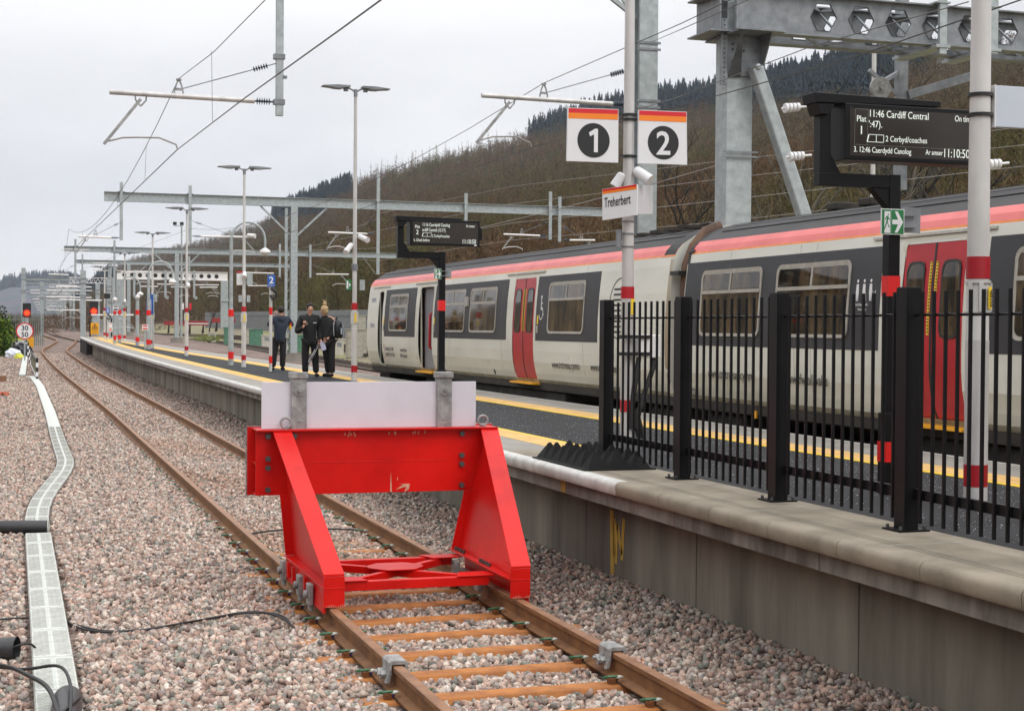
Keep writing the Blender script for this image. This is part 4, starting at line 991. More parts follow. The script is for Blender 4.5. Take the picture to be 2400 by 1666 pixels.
# round-headed emblem with bars on the cream panel
mb = MB(); ring(mb, rr_outline(22.25, 23.08, 2.0, 2.98, .41, 8), rr_outline(22.27, 23.06, 2.02, 2.96, .39, 8), .001, .004)
mb.build('emblem_outline', m_signblack, CA)
mb = MB()
for k_ in range(9): side_rect(mb, 22.42, 22.92, 2.78 - k_ * .085, 2.812 - k_ * .085, -.001, .004, 1)
mb.build('emblem_bars', m_signblack, CA)
# accessibility symbol by the red door
mb = MB(); yw, zw = 26.33, 2.42
def ydisc(cy, cz, r_, n=12): mb.add([bp(cy + r_ * math.cos(2 * PI * k / n), cz + r_ * math.sin(2 * PI * k / n), .005) for k in range(n)], [tuple(range(n))])
def yseg(a, b, wd):
    d = Vector((b[0] - a[0], b[1] - a[1])).normalized(); n_ = Vector((-d.y, d.x)) * wd / 2
    mb.add([bp(a[0] + n_.x, a[1] + n_.y, .005), bp(b[0] + n_.x, b[1] + n_.y, .005), bp(b[0] - n_.x, b[1] - n_.y, .005), bp(a[0] - n_.x, a[1] - n_.y, .005)], [(0, 1, 2, 3)])
ydisc(yw, zw + .31, .035); yseg((yw, zw + .27), (yw, zw + .08), .035); yseg((yw, zw + .20), (yw - .08, zw + .20), .02); yseg((yw, zw + .10), (yw - .09, zw + .09), .03); yseg((yw - .09, zw + .10), (yw - .12, zw - .02), .03); yseg((yw - .12, zw - .02), (yw - .15, zw), .02)
for k_ in range(14):
    a0 = R(100 + k_ * 17.5); a1 = R(100 + (k_ + 1) * 17.5); yseg((yw - .01 + .095 * math.cos(a0), zw + .02 + .11 * math.sin(a0)), (yw - .01 + .095 * math.cos(a1), zw + .02 + .11 * math.sin(a1)), .022)
mb.build('wheelchair_symbol', m_signwhite, CA)
def pushpanel(T, y):
    mb = MB(); side_rect(mb, y - .03, y + .03, 2.24, 2.40, -.001, .012, 1); mb.build('button_sticker', m_signyellow, T)
    mb = MB(); side_rect(mb, y - .04, y + .04, 2.08, 2.22, -.001, .02, 1); mb.build('door_button', m_winframe, T)
pushpanel(CA, 26.48); pushpanel(CA, 33.42); pushpanel(CA, 38.16)
mb = MB(); side_rect(mb, 30.83, 30.98, 2.62, 2.82, -.001, .05, 1); mb.build('side_lamp', m_winframe, CA)
for y in (28.6, 32.2, 35.6, 22.3, 24.2):
    mb = MB(); side_rect(mb, y - .002, y + .002, 1.19, 3.22, -.001, .0035, 10); mb.build('panel_seam', mat('seam_grey', (.22, .22, .2), .6), CA)
mb = MB(); ydisc(29.2, 1.30, .06, 6); mb.build('filler_cap', m_under, CA)
# inner end of the farther carriage and the gangway between the two
mb = MB()
for yy, zz in ((20.75, 1.2), (20.745, 1.2)): pass
mb.loft([[bp(y, z, .004) for z in (3.26, 3.34, 3.42, 3.47, 3.55, 3.62, 3.68)] for y in (20.76, 21.15)]); mb.build('end_cowl', m_roofdark, CA)
mb = MB(); side_rect(mb, 20.76, 21.2, 3.235, 3.262, -.001, .006, 1); mb.build('end_orange_line', m_torange, CA)
mb = MB(); mb.loft([[bp(y, z, .005) for z in np.linspace(1.2, 3.2, 10)] for y in (20.755, 20.86)]); mb.build('end_rust_streak', mat('rust_streak', (.25, .16, .07), .7, col2=(.45, .42, .34), scale=2, stretch=(1, 1, .2)), CA)
gw = thing('gangway_bellows', 'sooty rubber gangway and exhaust pipe between the two train carriages', 'gangway', (BX(20.5) + 1.4, 20.5, .8))
mb = MB(); xg = BX(20.5)
for k_ in range(4):
    y = 20.32 + k_ * .1; mb.prism([(xg + .30, y, 1.15), (xg + .30, y, 3.2), (xg + .62, y, 3.62), (xg + 2.1, y, 3.62), (xg + 2.2, y, 3.2), (xg + 2.2, y, 1.15)], (0, .05, 0))
mb.build('bellows', m_under, gw)
mb = MB(); mb.tube([(xg + .17, 20.52, 1.1), (xg + .17, 20.52, 2.6), (xg + .2, 20.52, 3.1), (xg + .30, 20.5, 3.36), (xg + .48, 20.5, 3.58), (xg + .7, 20.5, 3.66)], .095, 14); mb.build('exhaust_pipe', m_bellows, gw, smooth=True)
mb = MB(); mb.box((xg + .15, 20.56, 2.98), (.30, .3, .06)); mb.build('pipe_bracket', m_signblack, gw)
mb = MB()
for k_ in range(5):
    mb.box((xg + .75 + .06 * k_, 21.6 + k_ * .7, 3.735), (.35, .22, .05))
mb.tube([(xg + .8, 20.9, 3.72), (xg + .95, 21.4, 3.79), (xg + 1.1, 22.3, 3.79), (xg + 1.0, 23.4, 3.78)], .025, 6); 
mb.build('roof_cables', m_under, CA)
mb = MB()
for yy, xx in ((16.5, 1.05), (17.6, 1.0), (18.4, 1.05)): pass

CB = carriage('train_carriage', .52, 20.26, 'nearer train carriage with charcoal window band and red door behind the black railings', [(13.53, 14.66, 1.17, 3.1), (5.9, 7.03, 1.17, 3.1)])
for a, b in ((15.09, 20.24), (7.2, 13.15), (.6, 5.6)): band(CB, a, b)
for a, b in ((17.92, 19.70), (15.74, 17.52), (10.93, 12.71), (8.75, 10.53), (3.0, 4.8), (.9, 2.7)): window(CB, a, b)
double_door(CB, 13.53, 14.66); double_door(CB, 5.9, 7.03)
gutter(CB, 13.07, 15.33); gutter(CB, 5.5, 7.6)
side_text(CB, 'www.trctrenau.cymru', 19.42, 1.50, .19, .80); side_text(CB, 'www.tfwrail.wales', 17.25, 1.50, .19, .76); side_text(CB, '57277', 20.1, 1.22, .15, .7)
mb = MB(); side_rect(mb, 20.10, 20.26, 3.26, 3.3, -.001, .02, 1); mb.loft([[bp(y, z, .008) for z in (3.1, 3.26, 3.34, 3.42, 3.47, 3.55, 3.62, 3.68, 3.72)] for y in (20.18, 20.262)]); mb.build('end_cowl', m_roofdark, CB)
def figure(y, z, h, kind):
    global mb
    r_ = h * .08; ydisc(y, z + h - r_, r_, 10)
    pts = [(y - h * .10, z + h * .78), (y + h * .10, z + h * .78), (y + h * .13, z + h * .42), (y + h * .08, z), (y + h * .02, z), (y, z + h * .35), (y - h * .03, z), (y - h * .09, z), (y - h * .12, z + h * .42)]
    mb.add([bp(a, b, .005) for a, b in pts], [tuple(range(len(pts)))])
    if kind == 1: yseg((y - h * .13, z + h * .4), (y - h * .22, z), h * .02)
    if kind == 2:
        yseg((y - h * .1, z + h * .5), (y - h * .25, z + h * .33), h * .03); yseg((y - h * .22, z + h * .25), (y - h * .40, z + h * .33), h * .1); yseg((y - h * .22, z + h * .25), (y - h * .22, z), h * .035); yseg((y - h * .38, z + h * .3), (y - h * .38, z), h * .035); yseg((y - h * .38, z + h * .33), (y - h * .42, z + h * .46), h * .06)
mb = MB(); figure(15.57, 2.50, .25, 0); figure(15.43, 2.50, .25, 1); figure(15.29, 2.50, .25, 2); mb.build('pictogram', m_signwhite, CB)
side_text(CB, 'Sedd blaenoriaeth', 15.60, 2.445, .045, .8, m_signwhite); side_text(CB, 'Priority seat', 15.54, 2.39, .045, .8, m_signwhite)
pushpanel(CB, 14.86)
mb = MB(); side_rect(mb, 18.2, 18.33, 1.0, 1.1, .0, .02, 1); mb.build('yellow_label', m_amber, CB)
for y in (18.9, 17.0, 16.6, 14.9):
    mb = MB(); side_rect(mb, y - .002, y + .002, 1.19, 3.22, -.001, .0035, 10); mb.build('panel_seam', MATS['seam_grey'], CB)
for (yy, s_) in ((16.9, .3), (17.7, .25), (13.0, .3)):
    mb = MB(); mb.box((BX(yy) + 1.1, yy, 3.77), (.4, s_, .10)); mb.build('roof_vent', m_under, CB, bevel=.02)

m_grime = mat('body_grime', (.20, .17, .11), .8, scale=5, col2=(.34, .31, .22), stretch=(1, 1, .3))
for T_, ys_ in ((CA, (21.6, 24.9, 29.5, 32.6, 35.0, 38.25)), (CB, (13.35, 14.85, 16.3, 18.6, 20.0))):
    for i, y in enumerate(ys_):
        mb = MB(); hh = .35 + .25 * ((i * 7) % 3) / 2; z1 = 1.22 + hh
        mb.add([bp(y - .012, 1.2, .0032), bp(y + .03, 1.2, .0032), bp(y + .012, z1 * .5 + .6, .0032), bp(y + .004, z1, .0032), bp(y - .004, z1, .0032), bp(y - .008, z1 * .5 + .6, .0032)], [(0, 1, 2, 5), (5, 2, 3, 4)]); mb.build('dirt_streak', m_grime, T_)
    y0_ = min(ys_) - 1; mb = MB(); mb.loft([[bp(y, z, .0028) for z in (1.172, 1.20, 1.235)] for y in ((20.9, 39.9) if T_ is CA else (.6, 20.2))]); mb.build('sill_grime', m_grime, T_)
# ---- PART5

# ------------------------------------------------------------------ posts on the platform
def bands_part(T, x, y, r, zs, h=.155, m=None, square=False):
    for z in zs:
        mb = MB()
        if square: mb.b2((x - r - .002, y - r - .002, z - h), (x + r + .002, y + r + .002, z))
        else: mb.cyl((x, y, z - h), (x, y, z), r + .0015, n=24)
        mb.build('red_band', m or m_redband, T, smooth=not square)
def lamp_post(px, base_y, top_y, Y, label, r=.07, heads=True, bands=True, extras=()):
    b = W(px, base_y, Y); z0 = zp(Y); x = b.x; zt = W(px, top_y, Y).z
    T = thing('lamp_post', label, 'lamp post', (x, Y, z0), 'double-headed lamp posts on the platform')
    mb = MB(); zc = z0 + 1.62
    mb.cyl((x, Y, z0), (x, Y, zc), r, n=20); mb.cyl((x, Y, zc), (x, Y, zc + .05), r, r * .78, n=20); mb.cyl((x, Y, zc + .05), (x, Y, zt - .12), r * .78, r * .5, n=20)
    mb.build('post', m_pole, T, smooth=True, angle=30)
    mb = MB(); mb.cyl((x, Y, zc - .30), (x, Y, zc - .02), r + .012, n=20); 
    for a in range(4): mb.box((x + (r + .012) * math.cos(a * 1.57 + .4), Y + (r + .012) * math.sin(a * 1.57 + .4), zc - .15), (.03, .03, .24), rz=a * 1.57 + .4)
    mb.build('hinge_collar', m_pole, T)
    mb = MB(); mb.prism([(x - .02, Y - r - .02, zc - .27), (x + .045, Y - r - .02, zc - .27), (x + .045, Y - r - .02, zc - .06), (x - .02, Y - r - .02, zc - .06)], (0, .004, 0)); mb.build('warning_sticker', m_signyellow, T)
    bands_part(T, x, Y, r, (z0 + .36, z0 + 1.80), h=.155)
    if heads:
        mb = MB(); mb.cyl((x, Y, zt - .22), (x, Y, zt - .05), r * .62, n=14)
        for s_ in (-1, 1): mb.tube([(x, Y, zt - .12), (x + s_ * .08, Y, zt - .06), (x + s_ * .17, Y, zt - .025)], .022, 8)
        mb.build('head_bracket', m_galvd, T, smooth=True, angle=40)
        for s_ in (-1, 1):
            mb = MB(); zz = zt
            pr = [(.14, .0), (.14, .028), (.45, .03), (.78, -.012 + .012), (.80, -.018), (.56, -.04), (.50, -.055), (.34, -.055), (.30, -.035), (.15, -.025)]
            mb.prism([(x + s_ * a, Y - .13, zz + c) for a, c in pr], (0, .26, 0)); hd = mb.build('lamp_head', m_galvd, T, bevel=.008)
            mb = MB(); mb.cyl((x + s_ * .23, Y, zz - .10), (x + s_ * .23, Y, zz - .03), .055, n=14); mb.build('sensor', m_galvd, hd, smooth=True, angle=40)
    return T, x, z0
def speaker(T, x, Y, z, s_=1, d=(-.12, -.18, -.09), k=.8):
    mb = MB(); p = Vector((x, Y, z)); q = p + Vector(d) * 1.3; mb.cyl(p, q, .075 * k, .085 * k, n=16); mb.cyl(p - Vector(d) * .15, p, .05 * k, .075 * k, n=16); mb.build('loudspeaker', m_plastwhite, T, smooth=True, angle=40)
def small_board(T, x, Y, z, w_, h_, m, back=None, name='sign_panel'):
    mb = MB(); mb.b2((x - w_ / 2, Y - .012, z - h_ / 2), (x + w_ / 2, Y, z + h_ / 2)); return mb.build(name, m, T, bevel=.002)

T, x, z0 = lamp_post(830, 893, 205, 34.9, 'tall double-headed lamp post standing in front of the cab of the train')
z = W(815, 560, 34.9).z; speaker(T, x - .10, 34.85, W(830, 575, 34.9).z, d=(-.13, -.16, -.14)); speaker(T, x + .08, 34.75, z + .05, d=(.10, -.2, -.07))
for s_ in (-1, 1):
    zz = W(830, 668, 34.9).z; mb = MB(); mb.b2((x + s_ * .16 - .06, 34.8, zz - .12), (x + s_ * .16 + .06, 34.82, zz + .12)); mb.build('sign_panel', m_signgreen if s_ < 0 else m_galv, T)
    if s_ < 0:
        mb = MB(); mb.b2((x - .21, 34.795, zz - .09), (x - .17, 34.7995, zz + .09)); mb.prism([(x - .15, 34.7995, zz + .05), (x - .11, 34.7995, zz), (x - .15, 34.7995, zz - .05)], (0, -.004, 0)); mb.build('exit_symbol', m_signwhite, T)
mb = MB(); mb.cyl((x, 34.9, z0 + 2.55), (x, 34.9, z0 + 2.7), .072, n=16); mb.build('clamp_ring', m_galvd, T)

T, x, z0 = lamp_post(571, 861, 392, 46.0, 'double-headed lamp post with a pink speaker box, left of the person in the blue coat')
speaker(T, x + .1, 45.9, W(571, 552, 46).z, d=(.15, -.1, -.02)); speaker(T, x, 45.88, W(571, 640, 46).z, d=(-.02, -.12, -.1))
for s_, m_ in ((-1, m_plastwhite), (1, m_galv)):
    zz = W(571, 655, 46).z; mb = MB(); mb.b2((x + s_ * .15 - .085, 45.86, zz - .17), (x + s_ * .15 + .085, 45.88, zz + .17)); mb.build('sign_panel', m_, T)
mb = MB(); zz = W(571, 645, 46).z; mb.b2((x - .235, 45.85, zz + .07), (x - .065, 45.8585, zz + .10)); mb.build('red_stripe', m_signred, T)
mb = MB(); zz = W(571, 700, 46).z
for s_ in (-1, 1): mb.b2((x + s_ * .12 - .05, 45.88, zz - .1), (x + s_ * .12 + .05, 45.93, zz + .1))
mb.build_split('junction_box', m_galv, T)
T, x, z0 = lamp_post(437, 834, 488, 59.0, 'double-headed lamp post beside the mast with a round white lamp and red flag boards')
speaker(T, x + .03, 58.9, W(437, 665, 59).z, d=(.02, -.1, -.1))
for s_ in (-1, 1):
    zz = W(437, 718, 59).z; mb = MB(); mb.b2((x + s_ * .14 - .03, 58.9, zz - .12), (x + s_ * .14 + .03, 59.2, zz + .12)); mb.build('sign_panel', m_signred if s_ > 0 else m_plastwhite, T)
T, x, z0 = lamp_post(357, 815, 545, 71.5, 'double-headed lamp post beside the blue banner sign')
speaker(T, x, 71.4, W(357, 690, 71.5).z, d=(0, -.12, -.1)); mb = MB(); zz = W(357, 698, 71.5).z; mb.b2((x + .08, 71.4, zz - .18), (x + .2, 71.45, zz + .18)); mb.build('sign_panel', m_galv, T)
T, x, z0 = lamp_post(292, 803, 592, 84.0, 'double-headed lamp post second from the far end of the platform')
mb = MB(); zz = W(292, 712, 84).z; mb.b2((x - .12, 83.9, zz - .15), (x + .14, 83.95, zz + .15)); mb.build('sign_panel', m_galv, T); speaker(T, x, 83.9, W(292, 703, 84).z, d=(0, -.12, -.1))
T, x, z0 = lamp_post(245, 801, 625, 93.0, 'double-headed lamp post at the far end of the platform')

# grey galvanised posts with a hooped arm
def grey_post(px, base_y, Y, z_shoulder, r, label, hoop=None, cap=True):
    b = W(px, base_y, Y); x = b.x; z0 = zp(Y); T = thing('hooped_post' if hoop else 'column', label, 'post', (x, Y, z0), 'grey posts on the platform')
    zs_ = W(px, z_shoulder, Y).z
    mb = MB(); mb.cyl((x, Y, z0), (x, Y, zs_), r, n=20)
    if hoop:
        zt = W(px, hoop, Y).z; mb.cyl((x, Y, zs_), (x, Y, zs_ + .06), r, r * .72, n=20); mb.cyl((x, Y, zs_ + .06), (x, Y, zt - .55), r * .72, r * .62, n=20)
        mb.build('post', m_galv, T, smooth=True, angle=30)
        mb = MB(); pts = [(x, Y, zt - .56)] + [(x + .52 * (1 - math.cos(a)), Y, zt - .55 + .55 * math.sin(a)) for a in [PI * k / 14 for k in range(15)]] + [(x + 1.04, Y, zt - .8)]
        mb.tube(pts, .038, 10); mb.build('hoop', m_galv, T, smooth=True)
        mb = MB(); mb.lathe((x + 1.04, Y, zt - .98), [(.02, .22), (.16, .12), (.17, .06), (.11, 0), (.02, -.03)], 18); mb.build('round_lamp', m_plastwhite, T, smooth=True, angle=50)
    else:
        mb.build('post', m_galv, T, smooth=True, angle=30)
        mb = MB(); mb.sphere((x, Y - .05, zs_ + .08), .12, (1, 1.1, .9), 10); mb.cyl((x, Y, zs_ + .15), (x, Y, zs_ + .28), .02, n=8); mb.build('camera_dome', m_plastwhite, T, smooth=True)
    bands_part(T, x, Y, r, [z0 + .42, z0 + 1.72], h=.22, m=m_redbright); return T
grey_post(541, 856, 47.7, 728, .085, 'thick grey post with a hooped arm left of the lamp post with the pink box', hoop=520)
grey_post(348, 819, 69.8, 742, .10, 'grey post with a hooped arm just left of the blue banner sign', hoop=612)
grey_post(322, 809, 76.0, 700, .09, 'grey column with a white dome camera on its top', cap=True)
grey_post(280, 806, 82.0, 748, .09, 'grey post with a hooped arm among the far lamp posts', hoop=648)
grey_post(269, 806, 80.0, 706, .075, 'grey post carrying a black and white notice', cap=True)

# platform number post with blue "2"
def number_post(px, base_y, Y, sign_y, label, txt):
    b = W(px, base_y, Y); x = b.x; z0 = zp(Y); T = thing('platform_number_sign', label, 'sign', (x, Y, z0), 'blue platform number signs')
    zs_ = W(px, sign_y, Y).z; r = .045; mb = MB(); mb.cyl((x, Y, z0), (x, Y, zs_ + .15), r, n=16); mb.build('post', m_pole, T, smooth=True)
    bands_part(T, x, Y, r, (z0 + .42, z0 + 1.75), h=.2, m=m_redbright)
    mb = MB(); mb.b2((x - .105, Y - .09, zs_ - .16), (x + .105, Y - .05, zs_ + .16)); mb.build('blue_panel', m_blue, T, bevel=.01)
    text_part(txt, .25, (x, Y - .094, zs_ - .06), (1, 0, 0), (0, 0, 1), m_signwhite, T, align='CENTER', bold=.006); text_part('Platfform', .045, (x, Y - .094, zs_ - .13), (1, 0, 0), (0, 0, 1), m_signwhite, T, align='CENTER')
    mb = MB(); mb.tube([(x, Y - .04, zs_ - .2), (x + .12, Y - .1, zs_ - .28), (x + .14, Y - .1, zs_ - .42), (x + .05, Y - .08, zs_ - .5), (x - .02, Y - .05, zs_ - .38)], .04, 8); mb.build('coiled_cable', m_cable, T, smooth=True)
number_post(634, 870, 42.1, 659, 'slim post with a blue board reading 2 beside the person in the blue coat', '2')
number_post(252, 803, 88.0, 728, 'far slim post with a small blue board at the end of the platform', '2')
# blue banner sign
Y = 70.2; p = W(352, 720, Y); T = thing('banner_sign', 'blue upright banner with white writing fixed beside a lamp post', 'sign', (p.x, Y, zp(Y)))
mb = MB(); za, zb = W(352, 735, Y).z, W(352, 690, Y).z; mb.add([(p.x - .14, Y + .5, za), (p.x + .12, Y - .1, za - .05), (p.x + .10, Y - .1, zb), (p.x - .10, Y + .5, zb + .05)], [(0, 1, 2, 3)]); o = mb.build('blue_panel', m_blue, T); sol = o.modifiers.new('s', 'SOLIDIFY'); sol.thickness = .02
text_part('Treherbert', .13, (p.x + .05, Y - .12, za + .04), (0, .05, 1), (-1, 0, 0), m_signwhite, T)
mb = MB(); mb.cyl((p.x + .14, Y, zp(Y)), (p.x + .14, Y, zb + .1), .035, n=12); mb.build('post', m_galv, T)
# notices
def notice(px, py, Y, w_, h_, m, label, txt=None, post=True, tm=None, base=None, border=None, cat='notice'):
    p = W(px, py, Y); T = thing('notice_board', label, cat, (p.x, Y, (zp(Y) if base is None else base)))
    mb = MB(); mb.b2((p.x - w_ / 2, Y - .02, p.z - h_ / 2), (p.x + w_ / 2, Y, p.z + h_ / 2)); mb.build('panel', m, T)
    if border:
        mb = MB(); mb.b2((p.x - w_ / 2 + .03, Y - .024, p.z + h_ / 2 - .09), (p.x + w_ / 2 - .03, Y - .0205, p.z + h_ / 2 - .03)); mb.b2((p.x - w_ / 2 + .03, Y - .024, p.z - h_ / 2 + .03), (p.x + w_ / 2 - .03, Y - .0205, p.z - .03)); mb.build('panel_print', border, T)
    if txt:
        for i, l in enumerate(txt): text_part(l[0], l[1], (p.x, Y - .022, p.z + l[2]), (1, 0, 0), (0, 0, 1), tm, T, align='CENTER', depth=.001)
    if post: mb = MB(); mb.cyl((p.x, Y + .03, T.location.z), (p.x, Y + .03, p.z), .03, n=10); mb.build('post', m_galv, T)
    return T, p
notice(259, 767, 92.0, .2, .54, m_signwhite, 'narrow white notice with pink print near the far end of the platform', border=mat('pink_print', (.6, .25, .22), .5))
notice(340, 767, 69.0, .26, .24, m_signwhite, 'low square white notice with a red mark on a thin post', border=m_signred)
notice(271, 722, 79.6, .26, .28, m_signwhite, 'black and white notice high on a grey post', border=m_signblack, post=False)
notice(251, 694, 92.5, .36, .30, m_signblack, 'small black departure board high above the far end of the platform', post=True, cat='display')

# fence and yellow warning board closing the platform end
Y = PY1; xa, xb = edge2(Y) + .6, edge1(Y) - .1
T = thing('end_fence', 'dark railing closing the far end of the platform', 'fence', ((xa + xb) / 2, Y, zp(Y)))
for x in (xa, xa + .95, xb): mb = MB(); mb.b2((x - .04, Y - .04, zp(Y)), (x + .04, Y + .04, zp(Y) + 1.15)); mb.build('fence_post', m_black, T)
mb = MB()
for i in range(18): x = xa + (xb - xa) * (i + .5) / 18; mb.b2((x - .015, Y - .01, zp(Y) + .05), (x + .015, Y + .01, zp(Y) + 1.1))
mb.b2((xa, Y - .012, zp(Y) + 1.05), (xb, Y - .002, zp(Y) + 1.08)); mb.b2((xa, Y - .012, zp(Y) + .12), (xb, Y - .002, zp(Y) + .15)); mb.build('railing', m_galv, T)
T, p = notice(222, 770, PY1 - .2, .48, .70, m_amber, 'yellow warning board with a black triangle at the far end of the platform', post=False, cat='warning sign')
mb = MB(); c = p
for k_ in range(3):
    a0, a1 = R(90 + 120 * k_), R(210 + 120 * k_); mb.bar((c.x + .2 * math.cos(a0), c.y - .025, c.z + .10 + .2 * math.sin(a0)), (c.x + .2 * math.cos(a1), c.y - .025, c.z + .10 + .2 * math.sin(a1)), .03, .03, (0, 1, 0))
mb.box((c.x, c.y - .025, c.z + .1), (.07, .01, .12)); mb.build('warning_triangle', m_signblack, T)
for i in range(3): text_part(['Passengers', 'must not pass', 'this point'][i], .075, (c.x, c.y - .023, c.z - .12 - i * .085), (1, 0, 0), (0, 0, 1), m_signblack, T, align='CENTER')

# ------------------------------------------------------------------ big lamp post at the right
Y = 9.3; b = W(2283, 1190, Y); x = 3.37; T = thing('lamp_post', 'thick grey-white lamp post at the right behind the black railings', 'lamp post', (x, Y, ZP), 'double-headed lamp posts on the platform')
mb = MB(); r = .082; zc = W(2275, 797, Y).z
mb.cyl((x, Y, ZP), (x, Y, zc), r, n=32); mb.build('post', m_alu, T, smooth=True, angle=30)
mb = MB(); mb.cyl((x, Y, zc), (x, Y, 7.4), r - .003, .055, n=32); mb.build('upper_post', m_pole, T, smooth=True, angle=30)
mb = MB(); zt = 7.5; mb.cyl((x, Y, 7.3), (x, Y, 7.5), .05, n=14)
for s_ in (-1, 1): mb.prism([(x + s_ * a, Y - .13, zt + c) for a, c in [(.1, .0), (.14, .03), (.78, .0), (.5, -.05)]], (0, .26, 0))
mb.build('lamp_head', m_galvd, T)
bands_part(T, x, Y, r, (W(2275, 1088, Y).z, W(2275, 601.7, Y).z), h=.155, m=mat('deep_red_band', (.33, .006, .014), .4, var=.06))
mb = MB(); zz = W(2275, 660, Y).z
mb.cyl((x, Y, zz - .012), (x, Y, zz + .006), r + .008, n=24); mb.cyl((x, Y, zz - .22), (x, Y, zz - .207), r + .008, n=24)
for a in (200, 250, 330): mb.box((x + r * math.cos(R(a)), Y + r * math.sin(R(a)), zz - .11), (.03, .03, .20), rz=R(a))
mb.build('hinge_collar', m_alu, T, smooth=True, angle=30)
mb = MB(); a = R(-62); cxx, cyy = x + (r + .011) * math.cos(a), Y + (r + .011) * math.sin(a); mb.box((cxx, cyy, zz - .115), (.003, .045, .155), rz=a); ws = mb.build('warning_sticker', m_signyellow, T)
text_part('DANGER', .03, (cxx + .012, cyy - .006, zz - .18), (0, 0, 1), (-math.cos(a + PI / 2), -math.sin(a + PI / 2), 0), m_signblack, ws)
mb = MB()
for yy in (655, 792): zz = W(2275, yy * .35 + 0, Y).z
for yy in (222, 269): 
    zz = W(2275, yy, Y).z; mb.cyl((x, Y, zz - .012), (x, Y, zz + .012), r + .006, n=24); mb.box((x + r + .05, Y - .02, zz), (.13, .03, .028))
mb.build_split('strap_clamp', m_signblack, T, smooth=True, angle=30)
# box sign strapped to it
p0 = W(2324, 202, Y - .02); p1 = W(2324, 299, Y - .02); T = thing('box_sign', 'blank pale box sign strapped to the big post at the right edge', 'sign', (p0.x, Y, p1.z))
mb = MB(); mb.b2((p0.x + .01, Y - .06, p1.z), (p0.x + .62, Y + .0, p0.z)); mb.build('panel', mat('pale_blue_white', (.50, .54, .60), .5, var=.03), T, bevel=.004)
mb = MB(); mb.b2((p0.x - .002, Y - .063, p1.z - .003), (p0.x + .0095, Y + .003, p0.z + .003)); mb.build('side_frame', m_plastwhite, T)

# ------------------------------------------------------------------ sign post with platform numbers and station name
Y = 16.2; b = W(1468, 1028, Y); x = b.x; T = thing('sign_post', 'grey-white post carrying the platform number boards behind the end of the railings', 'post', (x, Y, ZP)); SPT = T
r = .075; zt = 7.2
mb = MB(); mb.cyl((x, Y, ZP), (x, Y, W(1468, 672, Y).z), r, n=24); mb.cyl((x, Y, W(1468, 672, Y).z), (x, Y, zt), r - .006, .05, n=24); mb.build('post', m_alu, T, smooth=True, angle=30)
bands_part(T, x, Y, r, (W(1468, 937, Y).z, W(1468, 672, Y).z), h=.135)
mb = MB()
for yy in (519, 548, 578): zz = W(1468, yy, Y).z; mb.cyl((x, Y, zz - .006), (x, Y, zz + .006), r + .006, n=20)
zz = W(1468, 560, Y).z; mb.b2((x - .14, Y - .03, zz - .1), (x - .095, Y + .02, zz + .1)); mb.build('collar_bracket', m_galvd, T)
for yy in (270, 281, 367):
    zz = W(1468, yy, Y).z; mb = MB(); mb.cyl((x, Y, zz - .014), (x, Y, zz + .014), r + .008, n=20); mb.b2((x - .13, Y - .05, zz - .01), (x + .13, Y - .03, zz + .01)); mb.build_split('strap_clamp', m_signblack, T, smooth=True, angle=30)
zz = W(1468, 713, Y).z; mb = MB(); mb.prism([(x + .01, Y - r - .008, zz - .12), (x + .055, Y - r - .008, zz - .12), (x + .055, Y - r - .008, zz + .06), (x + .01, Y - r - .008, zz + .06)], (0, .003, 0)); mb.build('warning_sticker', m_signyellow, T)
# box and conduits lower on the post
za, zb = W(1468, 784, Y).z, W(1468, 838, Y).z
mb = MB(); mb.b2((x + .10, Y - .12, zb), (x + .36, Y + .03, za)); mb.build('junction_box', m_plastwhite, T, bevel=.01)
mb = MB()
for yy in (789, 829): zz = W(1468, yy, Y).z; mb.b2((x - .14, Y - .14, zz - .02), (x + .22, Y - .1, zz + .02))
mb.build_split('bracket_bar', m_signblack, T)
mb = MB()
for (xa_, xb_) in ((.12, -.03), (.31, .02)):
    mb.tube([(x + xa_, Y - .06, zb), (x + xa_ - .02, Y - .07, zb - .12), (x + (xa_ + xb_) / 2, Y - .08, zb - .45), (x + xb_ + .05, Y - .08, zb - .8), (x + xb_ + .06, Y - .08, ZP + .35), (x + xb_ + .16, Y - .08, ZP)], .03, 10)
mb.build_split('flexible_conduit', m_cable, T, smooth=True)
# speakers
speaker(T, x + .07, Y - .06, W(1485, 402, Y).z, d=(.09, -.10, -.09), k=.8); speaker(T, x - .07, Y + .02, W(1450, 410, Y).z, d=(-.06, .02, -.10), k=.75)
